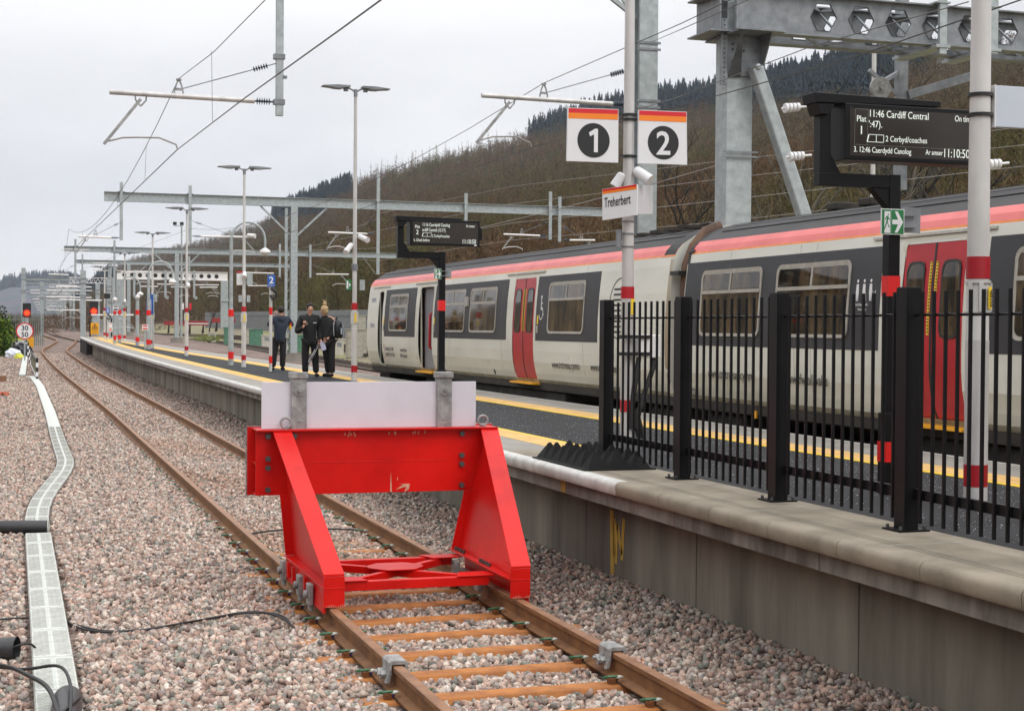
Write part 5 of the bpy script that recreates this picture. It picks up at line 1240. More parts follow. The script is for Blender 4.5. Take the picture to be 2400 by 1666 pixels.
# number boards
m_sv = m_signwhite
def board(name, label, c4, Yb, th=.03, parent=None):
    """c4: picture corners bl, br, tr, tl on the vertical plane Y=Yb"""
    P4 = [W(px, py, Yb) for px, py in c4]; base = Vector((sum(p.x for p in P4) / 4, Yb, min(p.z for p in P4)))
    t_ = thing(name, label, 'sign', base); mb = MB(); mb.prism(P4, (0, th, 0)); mb.build('panel', m_sv, t_); return t_, P4
def strip(P4, v0, v1, u0=.01, u1=.99, dy=-.003):
    bl, br, tr, tl = P4; L_ = lambda u, v: (bl * (1 - u) + br * u) * (1 - v) + (tl * (1 - u) + tr * u) * v
    return [L_(u0, v0), L_(u1, v0), L_(u1, v1), L_(u0, v1)], L_
for name_, label, c4, txt in (('platform_sign', 'white square board with black disc reading 1 and red-orange top stripe', [(1329, 377.5), (1449, 381.5), (1449.5, 256.5), (1331.5, 252.5)], '1'),
                       ('platform_sign', 'white square board with black disc reading 2 and red-orange top stripe', [(1495.5, 383), (1610.5, 386.5), (1609.5, 262.5), (1497, 258)], '2')):
    T, P4 = board(name_, label, c4, Y - .12)
    T['group'] = 'platform number boards on the grey post'
    for v0, v1, m_ in ((.905, .99, m_signred), (.80, .905, m_signorange)):
        q, _l = strip(P4, v0, v1); mb = MB(); mb.prism([p + Vector((0, -.0005, 0)) for p in q], (0, -.002, 0)); mb.build('top_stripe', m_, T)
    c = _l(.51, .40); rr_ = (P4[1] - P4[0]).length * .315
    mb = MB(); mb.cyl((c.x, c.y - .0005, c.z), (c.x, c.y - .003, c.z), rr_, n=48); mb.build('black_disc', m_signblack, T)
    if txt == '1':
        mb = MB(); mb.prism([(c.x + rr_ * u, c.y - .0035, c.z + rr_ * v) for u, v in ((.02, -.68), (.26, -.68), (.26, .68), (.08, .68), (-.30, .44), (-.22, .22), (.02, .36))], (0, -.002, 0)); mb.build('lettering', m_signwhite, T)
    else: text_part(txt, rr_ * 1.95, (c.x, c.y - .0045, c.z - rr_ * .69), (1, 0, .02), (0, 0, 1), m_signwhite, T, align='CENTER', depth=.001, bold=rr_ * .028)
    mb = MB(); mb.prism([p + Vector((0, .031, 0)) for p in [P4[0], P4[1], P4[2], P4[3]]], (0, .004, 0)); mb.build('back_panel', m_galv, T)
# station name boards
T = thing('station_name_board', 'white name board reading Treherbert with a red-orange top stripe', 'sign', (W(1452, 510, 16.2).x, 16.2, W(1468, 516, 16.2).z))
A_ = W(1412, 516.5, 16.15); B_ = W(1492.5, 504, 15.82); C_ = W(1493, 431.5, 15.82); D_ = W(1411.5, 444, 16.15); nrm = (B_ - A_).cross(D_ - A_).normalized()
mb = MB(); mb.prism([A_, B_, C_, D_], -nrm * .02); mb.build('panel', m_sv, T)
def on(u, v, d=.001): return (A_ * (1 - u) + B_ * u) * (1 - v) + (D_ * (1 - u) + C_ * u) * v + nrm * d
for v0, v1, m_ in ((.92, .99, m_signred), (.84, .92, m_signorange)): mb = MB(); mb.prism([on(.01, v0), on(.99, v0), on(.99, v1), on(.01, v1)], nrm * .002); mb.build('top_stripe', m_, T)
text_part('Treherbert', .155, on(.06, .40, .003), B_ - A_, D_ - A_, m_signblack, T, sx=.47, depth=.001, bold=.001)
T = thing('station_name_board', 'blank grey back of the second name board to the right of the post', 'sign', (W(1512, 510, 16.2).x, 16.2, W(1468, 510, 16.2).z))
E_, F_, G_, H_ = W(1494, 502, 16.0), W(1530, 502, 16.5), W(1529.5, 434, 16.5), W(1494, 434.5, 16.0); nrm2 = (F_ - E_).cross(H_ - E_).normalized()
mb = MB(); mb.prism([E_, F_, G_, H_], -nrm2 * .02); mb.build('panel', mat('board_back_grey', (.55, .54, .54), .45, var=.04), T)

# ------------------------------------------------------------------ departure displays
def display(Y, xpole, zbase, pts, lines, label, exit_px, bands, number):
    T = thing('departure_display', label, 'display', (xpole, Y, zbase), 'black departure displays on cranked posts')
    (hx0, hz1), (hx1, hz1b), (sx0, sz1), (sx1, sz0), arm_z, vx = pts
    mb = MB(); q = .048; zb = arm_z
    mb.b2((xpole - q, Y - q, zbase), (xpole + q, Y + q, zb + .06)); mb.build('post', m_black, T, bevel=.004)
    mb = MB(); mb.b2((xpole - .062, Y - .062, zbase), (xpole + .062, Y + .062, zbase + .62)); mb.build('post_base', m_black, T, bevel=.004)
    for z in bands: mb = MB(); mb.b2((xpole - q - .0025 if z > zbase + 1 else xpole - .0645, Y - (q + .0025 if z > zbase + 1 else .0645), z - .155), (xpole + (q + .0025 if z > zbase + 1 else .0645), Y + (q + .0025 if z > zbase + 1 else .0645), z)); mb.build('red_band', m_redbright, T)
    mb = MB(); mb.b2((vx - q, Y - q + .001, zb - .045), (xpole - q - .001, Y + q - .001, zb + .055)); mb.prism([(xpole - q - .001, Y - .04, zb - .046), (xpole - q - .15, Y - .04, zb - .046), (xpole - q - .001, Y - .04, zb - .2)], (0, .08, 0)); mb.build('crank_arm', m_black, T, bevel=.003)
    mb = MB(); mb.b2((vx - q, Y - q, zb + .0555), (vx + q * .9, Y + q, hz1 - .02)); mb.prism([(vx + q * .9, Y - .04, zb + .056), (vx + q * .9 + .09, Y - .04, zb + .056), (vx + q * .9, Y - .04, zb + .2)], (0, .08, 0)); mb.build('upright_arm', m_black, T, bevel=.003)
    mb = MB(); mb.prism([(hx0, Y - .11, hz1), (hx0 + .01, Y - .11, hz1 - .075), (hx1 - .28, Y - .11, hz1 - .055), (hx1 - .28, Y - .11, hz1 - .015)], (0, .2, 0)); mb.prism([(hx0 + .02, Y - .1, hz1 - .076), (hx0 + .18, Y - .1, hz1 - .076), (hx0 + .12, Y - .1, hz1 - .16), (hx0 + .05, Y - .1, hz1 - .16)], (0, .16, 0)); mb.build('top_hood', m_black, T, bevel=.004)
    mb = MB(); mb.b2((sx0, Y - .12, sz0), (sx1, Y + .10, sz1)); case = mb.build('display_case', m_black, T, bevel=.006)
    mb = MB(); mb.b2((sx0 + .04, Y - .1225, sz0 + .03), (sx1 - .03, Y - .1202, sz1 - .035)); scr = mb.build('screen', mat('display_screen', (.022, .016, .012), .25, var=.1), case)
    for (txt, size, u, v, sx) in lines:
        text_part(txt, size, (sx0 + (sx1 - sx0) * u, Y - .124, sz0 + (sz1 - sz0) * v), (1, 0, 0), (0, 0, 1), m_led, scr, sx=sx, depth=.0005)
    # coach symbol and ruled lines
    mb = MB(); X0 = lambda u: sx0 + (sx1 - sx0) * u; Z0 = lambda v: sz0 + (sz1 - sz0) * v
    def ln(u0, v0, u1, v1, w_=.004): mb.bar((X0(u0), Y - .1238, Z0(v0)), (X0(u1), Y - .1238, Z0(v1)), w_, .001, (0, 1, 0))
    u0, u1, v0, v1 = lines_box[number]
    ln(u0 + .012, v1, u1, v1); ln(u0, v0, u1, v0); ln(u1, v0, u1, v1); ln((u0 + u1) / 2 + .006, v0, (u0 + u1) / 2 + .006, v1); ln(u0, v0, u0 + .012, v1, .009)
    mb.build('coach_symbol', m_led, scr)
    if number == 1:
        mb = MB(); ln(.065, .27, .97, .27, .0018); ln(.065, .27, .07, .90, .0018); ln(.155, .27, .16, .90, .0018); ln(.07, .90, .16, .90, .0018); mb.build('ruled_lines', mat('dim_line', (.25, .24, .2), .5), scr)
    mb = MB(); mb.b2((sx1 - .09, Y - .1255, sz0 + .008), (sx1 - .05, Y - .1226, sz0 + .025)); mb.build('maker_plate', m_signwhite, case)
    # exit sign
    ex, ez, ew, eh = exit_px
    t2 = thing('exit_sign', ('green' if number == 1 else 'small green') + ' emergency exit sign with running man ' + ('and arrow on the nearer display post' if number == 1 else 'on the farther display post'), 'exit sign', (ex, Y - .07, ez), 'exit signs on the display posts')
    mb = MB(); mb.b2((ex, Y - .085, ez), (ex + ew, Y - .075, ez + eh)); mb.build('white_border', m_signwhite, t2)
    mb = MB(); mb.b2((ex + ew * .03, Y - .087, ez + eh * .03), (ex + ew * .41, Y - .0852, ez + eh * .97)); mb.b2((ex + ew * .43, Y - .087, ez + eh * .03), (ex + ew * .97, Y - .0852, ez + eh * .97)); mb.build('green_field', m_signgreen, t2)
    mb = MB(); yq = Y - .0875
    def pg(pts): mb.prism([(ex + ew * u, yq, ez + eh * v) for u, v in pts], (0, -.001, 0))
    pg([(.47, .40), (.47, .58), (.72, .58), (.58, .9), (.70, .9), (.94, .49), (.70, .08), (.58, .08), (.72, .40)])
    pg([(.13, .06), (.13, .90), (.38, .90), (.38, .06)]); mb.build('white_symbol', m_signwhite, t2)
    mb = MB(); yq = Y - .089
    pg([(.26, .78), (.31, .82), (.31, .75), (.27, .73)]); pg([(.20, .70), (.29, .72), (.31, .66), (.25, .44), (.19, .44), (.23, .64)]); pg([(.20, .70), (.14, .58), (.155, .55), (.22, .65)]); pg([(.29, .68), (.37, .58), (.36, .55), (.29, .62)])
    pg([(.19, .46), (.25, .46), (.31, .28), (.36, .30), (.35, .34), (.32, .33), (.27, .48)]); pg([(.20, .46), (.24, .44), (.15, .2), (.07, .2), (.07, .24), (.13, .25)]); mb.build('running_man', m_signgreen, t2)
    mb = MB(); mb.b2((ex + ew + .001, Y - .04, ez + .02), (ex + ew + .17, Y - .03, ez + eh + .02)); mb.b2((ex + ew * .9, Y - .0745, ez + eh * .3), (ex + ew + .12, Y - .05, ez + eh * .36)); mb.b2((ex + ew * .9, Y - .0745, ez + eh * .75), (ex + ew + .12, Y - .05, ez + eh * .81)); mb.build('rear_bracket', m_galvd, t2)
lines_box = {1: (.17, .235, .36, .50), 2: (.20, .285, .34, .49)}
lines_box = {1: (.155, .272, .33, .46), 2: (.17, .30, .34, .48)}
Yd = 10.3
zq = lambda py: W(2080, py, Yd).z
display(Yd, W(2083, 1100, Yd).x, ZP, ((W(1893, 234, Yd).x, zq(232)), (W(2260, 240, Yd).x, 0), (W(1962, 250, Yd).x, zq(253)), (W(2283, 300, Yd).x, zq(383)), zq(429), W(1927, 400, Yd).x),
        [('Plat', .066, .078, .68, .85), ('1', .09, .095, .46, 1.0), ('11:46 Cardiff Central', .076, .163, .775, .80), ("':47).", .072, .163, .59, .85), ('2 Cerbyd/coaches', .062, .285, .35, .80), ('3. 12:46 Caerdydd Canolog', .060, .06, .14, .74), ('Ar amser', .055, .575, .15, .72), ('11:10:50', .094, .70, .12, .74), ('On time', .066, .785, .775, .72)],
        'black departure display reading 11:46 Cardiff Central on a cranked post behind the railings', (W(2051, 545, Yd).x, W(2051, 549, Yd - .08).z, .2, .195), (W(2083, 1034, Yd).z, W(2083, 647, Yd).z), 1)
Yd = 22.3; zq = lambda py: W(1033, py, Yd).z
display(Yd, W(1034, 800, Yd).x, ZP, ((W(924, 512, Yd).x, zq(510)), (W(1120, 514, Yd).x, 0), (W(957, 517, Yd).x, zq(517)), (W(1119, 570, Yd).x, zq(577)), zq(600), W(938, 560, Yd).x),
        [('Plat', .065, .065, .66, .8), ('2', .095, .08, .42, .9), ('11:16 Caerdydd Canolog', .070, .17, .74, .60), ('ardiff Central (12:17).', .070, .17, .54, .60), ('2 Cerbyd/coaches', .060, .31, .32, .62), ('k. Check before', .060, .05, .15, .62), ('11:10:50', .095, .74, .10, .68), ('Ar amser', .058, .80, .74, .62)],
        'black departure display reading 11:16 Caerdydd Canolog in front of the train', (W(1014, 650, Yd).x, W(1014, 654, Yd - .08).z, .11, .155), (W(1034, 704, Yd).z,), 2)
Tn = bpy.data.objects.get('departure_display.001')
mb = MB(); px_ = W(1119, 570, Yd).x; mb.prism([(px_ + .001, Yd - .06, zq(528)), (px_ + .05, Yd - .06, zq(535)), (px_ + .055, Yd - .06, zq(560)), (px_ + .001, Yd - .06, zq(566))], (0, .12, 0)); mb.build('end_housing', m_black, Tn)
# ---- PART6

# ------------------------------------------------------------------ overhead line equipment
def insulator(mb, p, q, r=.075, n=6):
    p = Vector(p); q = Vector(q); d = q - p
    for i in range(n):
        a = p + d * ((i + .25) / n); b = p + d * ((i + .75) / n); mb.cyl(a, a.lerp(b, .5), .028, r, n=14); mb.cyl(a.lerp(b, .5), b, r, .028, n=14)
def reg_arm(T, xm, Y, z, s_, reach, drop=.92, stay=True, detail=True, cwx=None, lit=None):
    """cantilever from support at xm, pointing s_, tube at height z"""
    m_t = lit or m_alu
    xe = xm + s_ * reach
    mb = MB(); mb.cyl((xm + s_ * .50, Y, z + .0), (xe, Y, z + .03), .052, n=14); tb = mb.build('cantilever_tube', m_t, T, smooth=True, angle=40)
    mb = MB(); mb.cyl((xm + s_ * .04, Y, z), (xm + s_ * .5, Y, z), .02, n=8); insulator(mb, (xm + s_ * .18, Y, z), (xm + s_ * .47, Y, z), .075 if detail else .06); mb.build('tube_insulator', m_insul, T, smooth=True, angle=30)
    xs_ = xm + s_ * reach * .60
    if stay:
        mb = MB(); mb.cyl((xm + s_ * .05, Y, z + .78), (xs_ + s_ * -.08, Y, z + .17), .012, n=6); mb.build('stay_rod', m_galvd, T)
        a = Vector((xm + s_ * .05, Y, z + .78)); b = Vector((xs_ - s_ * .08, Y, z + .17)); mb = MB(); insulator(mb, a.lerp(b, .10), a.lerp(b, .26), .06); mb.build('stay_insulator', m_insul, T, smooth=True, angle=30)
        mb = MB()
        for q_ in (-1, 1):
            mb.tube([(xs_ + q_ * .085, Y, z - .04), (xs_ + q_ * .085, Y, z + .10), (xs_ + q_ * .05, Y, z + .24), (xs_ + q_ * .01, Y, z + .33)], .017, 6)
        mb.bar((xs_ - .07, Y, z + .15), (xs_ + .07, Y, z + .15), .03, .05); mb.bar((xs_ - .05, Y, z + .34), (xs_ + .05, Y, z + .34), .05, .04); mb.build('wire_saddle', m_castg, T)
    # drop bracket and steady arm
    xb = xm + s_ * reach * .82; xl = xm + s_ * reach * 1.03; zl = z - drop
    mb = MB(); mb.bar((xb, Y, z - .08), (xl, Y, zl), .05, .06)
    mb.tube([(xb - .11, Y, z + .04), (xb - .1, Y, z - .1), (xb, Y, z - .22)], .018, 6); mb.tube([(xb + .11, Y, z + .04), (xb + .1, Y, z - .1), (xb, Y, z - .22)], .018, 6); mb.build('drop_bracket', m_castg, T)
    cw = cwx if cwx is not None else xm + s_ * reach * .58; zc = z - drop - .05
    mb = MB(); mb.tube([(xl - s_ * .08, Y, zl + .06), (xl - s_ * .35, Y, zl + .14), (xl - s_ * .65, Y, zl + .16), (cw + s_ * .35, Y, zc + .22), (cw + s_ * .02, Y, zc + .10), (cw, Y, zc + .02)], .017, 8); mb.build('steady_arm', m_wirelit if lit is None else lit, T, smooth=True)
    return (xs_, z + .36), (cw, zc)
m_lit = mat('aluminium_lit', (.74, .72, .70), .45, var=.05)  # brighter copy of the aluminium, lit look put into the colour

def portal(name, label, Y, zb, depth, masts, x0, x1, drops, arms, base_z=None, holes=False, brace=True, group='overhead line portals'):
    xm = masts[0][0] if masts else (x0 + x1) / 2
    T = thing(name, label, 'overhead line portal', (xm, Y, gr(xm, Y) - .1), group)
    mb = MB(); mb.ibeam((x0, Y, zb), (x1, Y, zb), .26, depth, .022); mb.build('boom', m_galv, T)
    for (x, w_, zbase) in masts:
        mb = MB(); mb.ibeam((x, Y, zbase), (x, Y, zb - depth / 2 - .001), w_, w_, .03); ms = mb.build('mast', m_galv, T)
        mb = MB(); mb.box((x, Y, zbase + .02), (w_ * 1.9, w_ * 1.9, .06)); mb.box((x, Y, (zbase + gr(x, Y) - .3) / 2 - .02), (w_ * 2.6, w_ * 2.6, max(.1, zbase - gr(x, Y) + .3))); mb.build('base_plate', m_concrete, ms)
        if brace:
            for s_ in (-1, 1):
                mb = MB(); mb.bar((x + s_ * w_ * .45, Y, zb - 1.75), (x + s_ * 1.75, Y, zb - depth / 2 - .01), .09, .09); mb.build_split('knee_brace', m_galv, T)
    for (x, za, zc) in drops:
        mb = MB(); mb.b2((x - .08, Y - .24, zc), (x + .08, Y - .14, za)); mb.b2((x - .16, Y - .2, zb + depth / 2 + .005), (x + .16, Y + .16, zb + depth / 2 + .03)); mb.b2((x - .16, Y - .2, zb - depth / 2 - .03), (x + .16, Y + .16, zb - depth / 2 - .005)); mb.build('drop_tube', m_galv, T)
    o_ = []
    for (x, z, s_, reach, kw) in arms: o_.append(reg_arm(T, x, Y - .19, z, s_, reach, **kw))
    return T, o_
# nearest portal (its boom is above the picture): drop tube over the near track and mast beyond the train
YN = 31.0
T = thing('overhead_line_portal', 'nearest overhead line portal, its mast behind the train, drop tube over the near track', 'overhead line portal', (9.95, YN, -.1), 'overhead line portals')
mb = MB(); mb.ibeam((-1.5, YN, 10.2), (10.4, YN, 10.2), .3, .5, .025); mb.build('boom', m_galv, T)
mb = MB(); mb.ibeam((9.95, YN, 0), (9.95, YN, 9.94), .44, .40, .03); mb.build('mast', m_galv, T)
mb = MB(); mb.b2((9.74, YN - .215, 2.2), (10.16, YN - .205, 9.9)); mb.build('mast_face', m_galv, T)
mb = MB(); 
for z in (W(1505, 107, YN).z, W(1505, 242, YN).z): mb.b2((9.68, YN - .24, z), (10.22, YN - .216, z + .05)); mb.b2((9.68, YN - .24, z - .14), (10.22, YN - .216, z - .09))
mb.build_split('mast_clamp', m_galvd, T)
xd = W(655, 200, YN).x; zd = W(655, 272, YN).z
mb = MB(); mb.b2((xd - .07, YN - .07, zd), (xd + .07, YN + .07, 9.94)); mb.build('drop_tube', m_galv, T)
mb = MB(); mb.bar((9.75, YN, 8.9), (8.2, YN, 9.93), .09, .09); mb.bar((9.75, YN, 9.35), (8.9, YN, 9.93), .06, .06); mb.bar((9.75, YN, 8.9), (9.2, YN, 9.5), .05, .05); mb.build_split('knee_brace', m_galv, T)
zt = W(655, 240, YN).z
mb = MB()
for zz in (zt, W(655, 134, YN).z): mb.b2((xd - .12, YN - .09, zz - .05), (xd + .1, YN + .09, zz + .05))
mb.b2((xd + .06, YN - .09, W(655, 182, YN).z - .02), (xd + .14, YN + .02, W(655, 182, YN).z + .03)); mb.build_split('tube_clamp', m_galvd, T)
s1, c1 = reg_arm(T, xd, YN - .001, zt, -1, 3.32, drop=.99, cwx=-.02)
s2, c2 = reg_arm(T, 9.70, YN - .001, W(1470, 246, YN).z, -1, 3.45, drop=.97, cwx=7.36)

# twin lattice gantry on a heavy mast, upper right
YG = 27.0; xg = 10.13
T = thing('signal_gantry', 'heavy gantry with hexagonal holes in its twin beams upper right behind the train', 'gantry', (xg, YG, 0), 'overhead line portals')
zt_, zb_ = 8.57, 7.83; x0g, x1g = 9.95, 22.0; hx = .185
holes = [W(px, 50 + (px - 1930) * .034, YG - .5).x for px in (1930, 2015, 2099, 2182, 2263, 2357)]
sp = (holes[-1] - holes[0]) / 5; hl = [holes[0] + sp * i for i in range(16) if holes[0] + sp * i < x1g - .4]
zc = (zt_ + zb_) / 2 + .0; hr = .285
def holed_web(mb, y):
    pv = x0g; zm = zc
    for h in hl:
        hexp = [(h - hr, zm), (h - hr * .5, zm + hr * .9), (h + hr * .5, zm + hr * .9), (h + hr, zm), (h + hr * .5, zm - hr * .9), (h - hr * .5, zm - hr * .9)]
        a, b = h - sp / 2, h + sp / 2
        if pv < a - .001: mb.add([(pv, y, zb_), (a, y, zb_), (a, y, zt_), (pv, y, zt_)], [(0, 1, 2, 3)])
        mb.add([(a, y, zb_), (b, y, zb_), (b, y, zt_), (a, y, zt_), (a, y, zm), (b, y, zm)] + [(p, y, q) for p, q in hexp], [(4, 6, 7, 3), (3, 7, 8, 2), (2, 8, 9, 5), (5, 9, 10, 1), (1, 10, 11, 0), (0, 11, 6, 4)])
        mb.add([(p, y - .02, q) for p, q in hexp] + [(p, y + .02, q) for p, q in hexp], [(k, (k + 1) % 6, (k + 1) % 6 + 6, k + 6) for k in range(6)])
        pv = b
    mb.add([(pv, y, zb_), (x1g, y, zb_), (x1g, y, zt_), (pv, y, zt_)], [(0, 1, 2, 3)])
for dy, nm in ((-.5, 'front_beam'), (.45, 'rear_beam')):
    mb = MB(); holed_web(mb, YG + dy); holed_web(mb, YG + dy + .014)
    mb.b2((x0g, YG + dy - .14, zt_), (x1g, YG + dy + .14, zt_ + .028)); mb.b2((x0g, YG + dy - .14, zb_ - .028), (x1g, YG + dy + .14, zb_)); mb.build(nm, m_galvd, T)
mb = MB()
for i, h in enumerate(hl):
    a, b = ((h - sp / 2, YG - .4), (h + sp / 2, YG + .4)); 
    if i % 2: a, b = ((h - sp / 2, YG + .4), (h + sp / 2, YG - .4))
    for z in (zb_ + .03, zt_ - .05): mb.bar((*a, z), (*b, z), .05, .05)
    mb.bar((h - sp / 2, YG - .42, zb_ + .05), (h - sp / 2, YG + .42, zt_ - .08), .04, .04, (1, 0, 0))
mb.build('lacing', m_galvd, T)
mb = MB(); mb.ibeam((9.62, YG - .45, (zt_ + zb_) / 2 - .02), (9.62, YG + .6, (zt_ + zb_) / 2 - .02), .42, zt_ - zb_ - .01, .03); mb.build('end_beam', m_galvd, T)
mb = MB(); mb.b2((xg - .27, YG - .25, 0), (xg + .27, YG + .25, zb_ + .6)); mst = mb.build('mast', m_galv, T, bevel=.01)
mb = MB(); zq_ = W(1730, 362, YG).z; mb.b2((xg - .36, YG - .31, zq_), (xg + .38, YG - .285, zq_ + .03)); mb.b2((xg - .36, YG - .31, zq_ - .09), (xg + .36, YG - .285, zq_ - .06)); mb.build('mast_clamp', m_galvd, mst)
mb = MB(); mb.prism([(xg - .28, YG - .30, zb_ - .03), (xg + .52, YG - .30, zb_ - .03), (xg + .38, YG - .30, zb_ - .82), (xg - .28, YG - .30, zb_ - .82)], (0, .02, 0)); mb.prism([(xg - .28, YG - .9, zb_ - .03), (xg - .02, YG - .30, zb_ - .84), (xg - .28, YG - .30, zb_ - .84)], (.02, 0, 0)); mb.prism([(xg + .40, YG - .8, zb_ - .03), (xg + .40, YG - .30, zb_ - .84), (xg + .40, YG - .3, zb_ - .03)], (.02, 0, 0)); mb.b2((xg - .34, YG - .95, zb_ - .06), (xg + .62, YG + .6, zb_ - .03)); mb.build('head_bracket', m_galvd, T)
mb = MB(); mb.b2((xg - .43, YG - .33, zb_ - 1.0), (xg - .30, YG - .26, zb_ + .25)); mb.b2((xg - .30, YG - .70, zb_), (xg - .27, YG - .6, zt_ + .4)); mb.build('bolted_plate', m_galvd, T)
mb = MB()
for z in np.arange(zb_ - .95, zb_ + .25, .09): mb.cyl((xg - .37, YG - .331, z), (xg - .37, YG - .345, z), .016, n=6)
for (a_, z) in ((-.18, -.22), (-.18, -.32), (-.18, -.55), (.05, -.34), (-.05, -.34)): mb.cyl((xg + a_, YG - .301, zb_ + z), (xg + a_, YG - .32, zb_ + z), .026, n=6)
mb.build_split('plate_bolt', m_bolt, T)
a = Vector((10.33, YG - .5, 7.15)); b = Vector((11.85, YG - .5, 3.2))
mb = MB(); mb.bar(a, b, .24, .24, (0, 1, 0)); mb.cyl((a.x, YG - .66, a.z - .0), (a.x, YG - .34, a.z), .06, n=12); mb.build('raking_strut', m_galv, T, bevel=.03)
for px in (2205, 2325):
    xx = W(px, 60, YG - .7).x; mb = MB(); zlo = W(px, 128, YG - .7).z
    mb.b2((xx - .07, YG - .78, zlo), (xx + .09, YG - .70, zt_ + (.9 if px < 2300 else .25))); mb.b2((xx - .16, YG - .8, zb_ - .10), (xx + .16, YG + .8, zb_ - .04)); mb.b2((xx - .16, YG - .8, zt_ + .03), (xx + .16, YG + .8, zt_ + .06)); mb.build('hanger_post', m_galv, T)
mb = MB(); xx = W(2112, 200, YG + 2).x; mb.b2((xx - .11, YG + 1.9, 5.2), (xx + .11, YG + 2.1, 9.6)); mb.build('lattice_drop', m_galvd, T)
mb = MB(); pxx = W(2063, 207, YG + 1.7); mb.cyl((pxx.x, pxx.y - .04, pxx.z), (pxx.x, pxx.y + .04, pxx.z), .24, n=28); mb.cyl((pxx.x, pxx.y - .10, pxx.z), (pxx.x, pxx.y - .041, pxx.z), .05, n=12); mb.build('tension_wheel', m_castg, T, smooth=True, angle=30)
mb = MB(); mb.bar((pxx.x, pxx.y + .05, pxx.z + .1), (xx, YG + 2, pxx.z + .45), .08, .08); mb.bar((xx + .1, YG + 1.9, zb_ - .6), (xx + 1.7, YG + 1.9, zb_ - .1), .12, .18); mb.bar((xx - .15, YG + 1.9, zb_ - .62), (xx - .85, YG + 1.9, zb_ - .12), .06, .08); mb.build('side_bracket', m_galvd, T)
# slender grey pole behind the gantry
xx = W(2047, 300, 33).x; t_ = thing('slender_pole', 'thin pale pole rising behind the departure display and the gantry', 'pole', (xx, 33, 0)); mb = MB(); mb.cyl((xx, 33, 0), (xx, 33, 10.5), .055, n=10); mb.build('pole', m_pole, t_)
mb = MB(); mb.cyl((xx, 33, 3), (xx, 33, 3.3), .06, n=10); mb.build('pole_collar', m_galvd, t_)

# the farther portals
lit = dict(lit=m_lit)
Yp = 80.7; zb = 8.72
T1p, o1 = portal('overhead_line_portal', 'long grey portal boom on a mast with knee braces behind the three people', Yp, zb, .48, [(10.95, .36, .75)], 1.27, 29.6,
    [(2.11, 9.45, 6.5), (5.55, 9.4, 6.5), (15.45, 10.35, 5.0), (20.33, 9.5, 7.0), (25.2, 9.75, 7.1), (25.75, 9.5, 7.0)],
    [(2.11, 6.62, -1, 2.1, dict(drop=.8, cwx=-.5, **lit)), (5.6, 6.8, 1, 3.3, dict(drop=.85, cwx=7.6, **lit)), (15.35, 7.15, -1, 2.6, dict(drop=.85, cwx=13.7, **lit)), (25.1, 7.3, -1, 2.6, dict(drop=.8, **lit)), (25.85, 7.1, 1, 2.0, dict(drop=.8, **lit))])
mb = MB(); mb.ibeam((10.55, Yp, .75), (10.55, Yp, 8.4), .14, .14, .012)
for z in np.arange(1.2, 8.2, .55): mb.bar((10.6, Yp, z), (10.78, Yp, z + .28), .03, .03)
mb.build('side_channel', m_galv, T1p)
portal('overhead_line_portal', 'second grey portal boom crossing behind the nearer one, above the platform', 125, 8.15, .42, [(9.3, .33, 1.2)], .65, 27.8,
    [(1.5, 8.9, 5.9), (4.46, 8.9, 3.0), (17.5, 8.9, 6.2), (20.0, 8.9, 6.2)], [(1.5, 6.1, -1, 2.0, dict(cwx=.4, **lit)), (4.46, 6.4, 1, 3, lit), (17.5, 6.5, -1, 3.2, lit), (20.0, 6.5, 1, 3.2, lit)])
portal('overhead_line_portal', 'third and farthest plain portal boom, just above the boom with round holes', 160, 8.55, .40, [(8.0, .33, 1.5)], 2.9, 24.4,
    [(3.47, 9.3, 5.6), (14, 9.3, 6.2)], [(3.47, 6.1, -1, 2.2, lit), (14, 6.4, -1, 3.2, lit), (14, 6.4, 1, 3.0, lit), (19.5, 6.4, 1, 3.2, dict(stay=False, **lit))])
# box portal with round holes
Yh = 150
T = thing('box_portal', 'pale box-girder portal pierced by a row of round holes', 'overhead line portal', (16.3, Yh, 2.1), 'overhead line portals')
mb = MB(); mb.b2((6.2, Yh - .02, 6.62), (16.6, Yh + .02, 7.35)); mb.b2((6.2, Yh - .12, 7.351), (16.6, Yh + .12, 7.40)); mb.b2((6.2, Yh - .12, 6.57), (16.6, Yh + .12, 6.619)); mb.build('girder', m_lit, T)
mb = MB()
for i in range(13): mb.cyl((6.9 + i * .72, Yh - .022, 6.98), (6.9 + i * .72, Yh - .03, 6.98), .2, n=16)
mb.build('round_holes', m_signblack, T)
for x, zz in ((16.3, 2.0), (6.5, 1.2)): mb = MB(); mb.b2((x - .33, Yh - .3, zz), (x + .33, Yh + .3, 6.55)); mb.b2((x - .42, Yh - .4, zz + 2.6), (x + .42, Yh - .31, zz + 2.75)); mb.build('leg', m_galv, T)
for x in (7.8, 10.7, 13.4): mb = MB(); mb.b2((x - .1, Yh - .3, 4.9), (x + .1, Yh - .2, 7.5)); mb.cyl((x + .15, Yh - .3, 4.9), (x + .15, Yh - .2, 4.9), .16, n=10); mb.build('drop_tube', m_galv, T)
for i, (x, s_) in enumerate(((7.8, 1), (10.7, 1), (13.4, 1))): reg_arm(T, x, Yh - .35, 5.9, s_, 2.2, **lit)
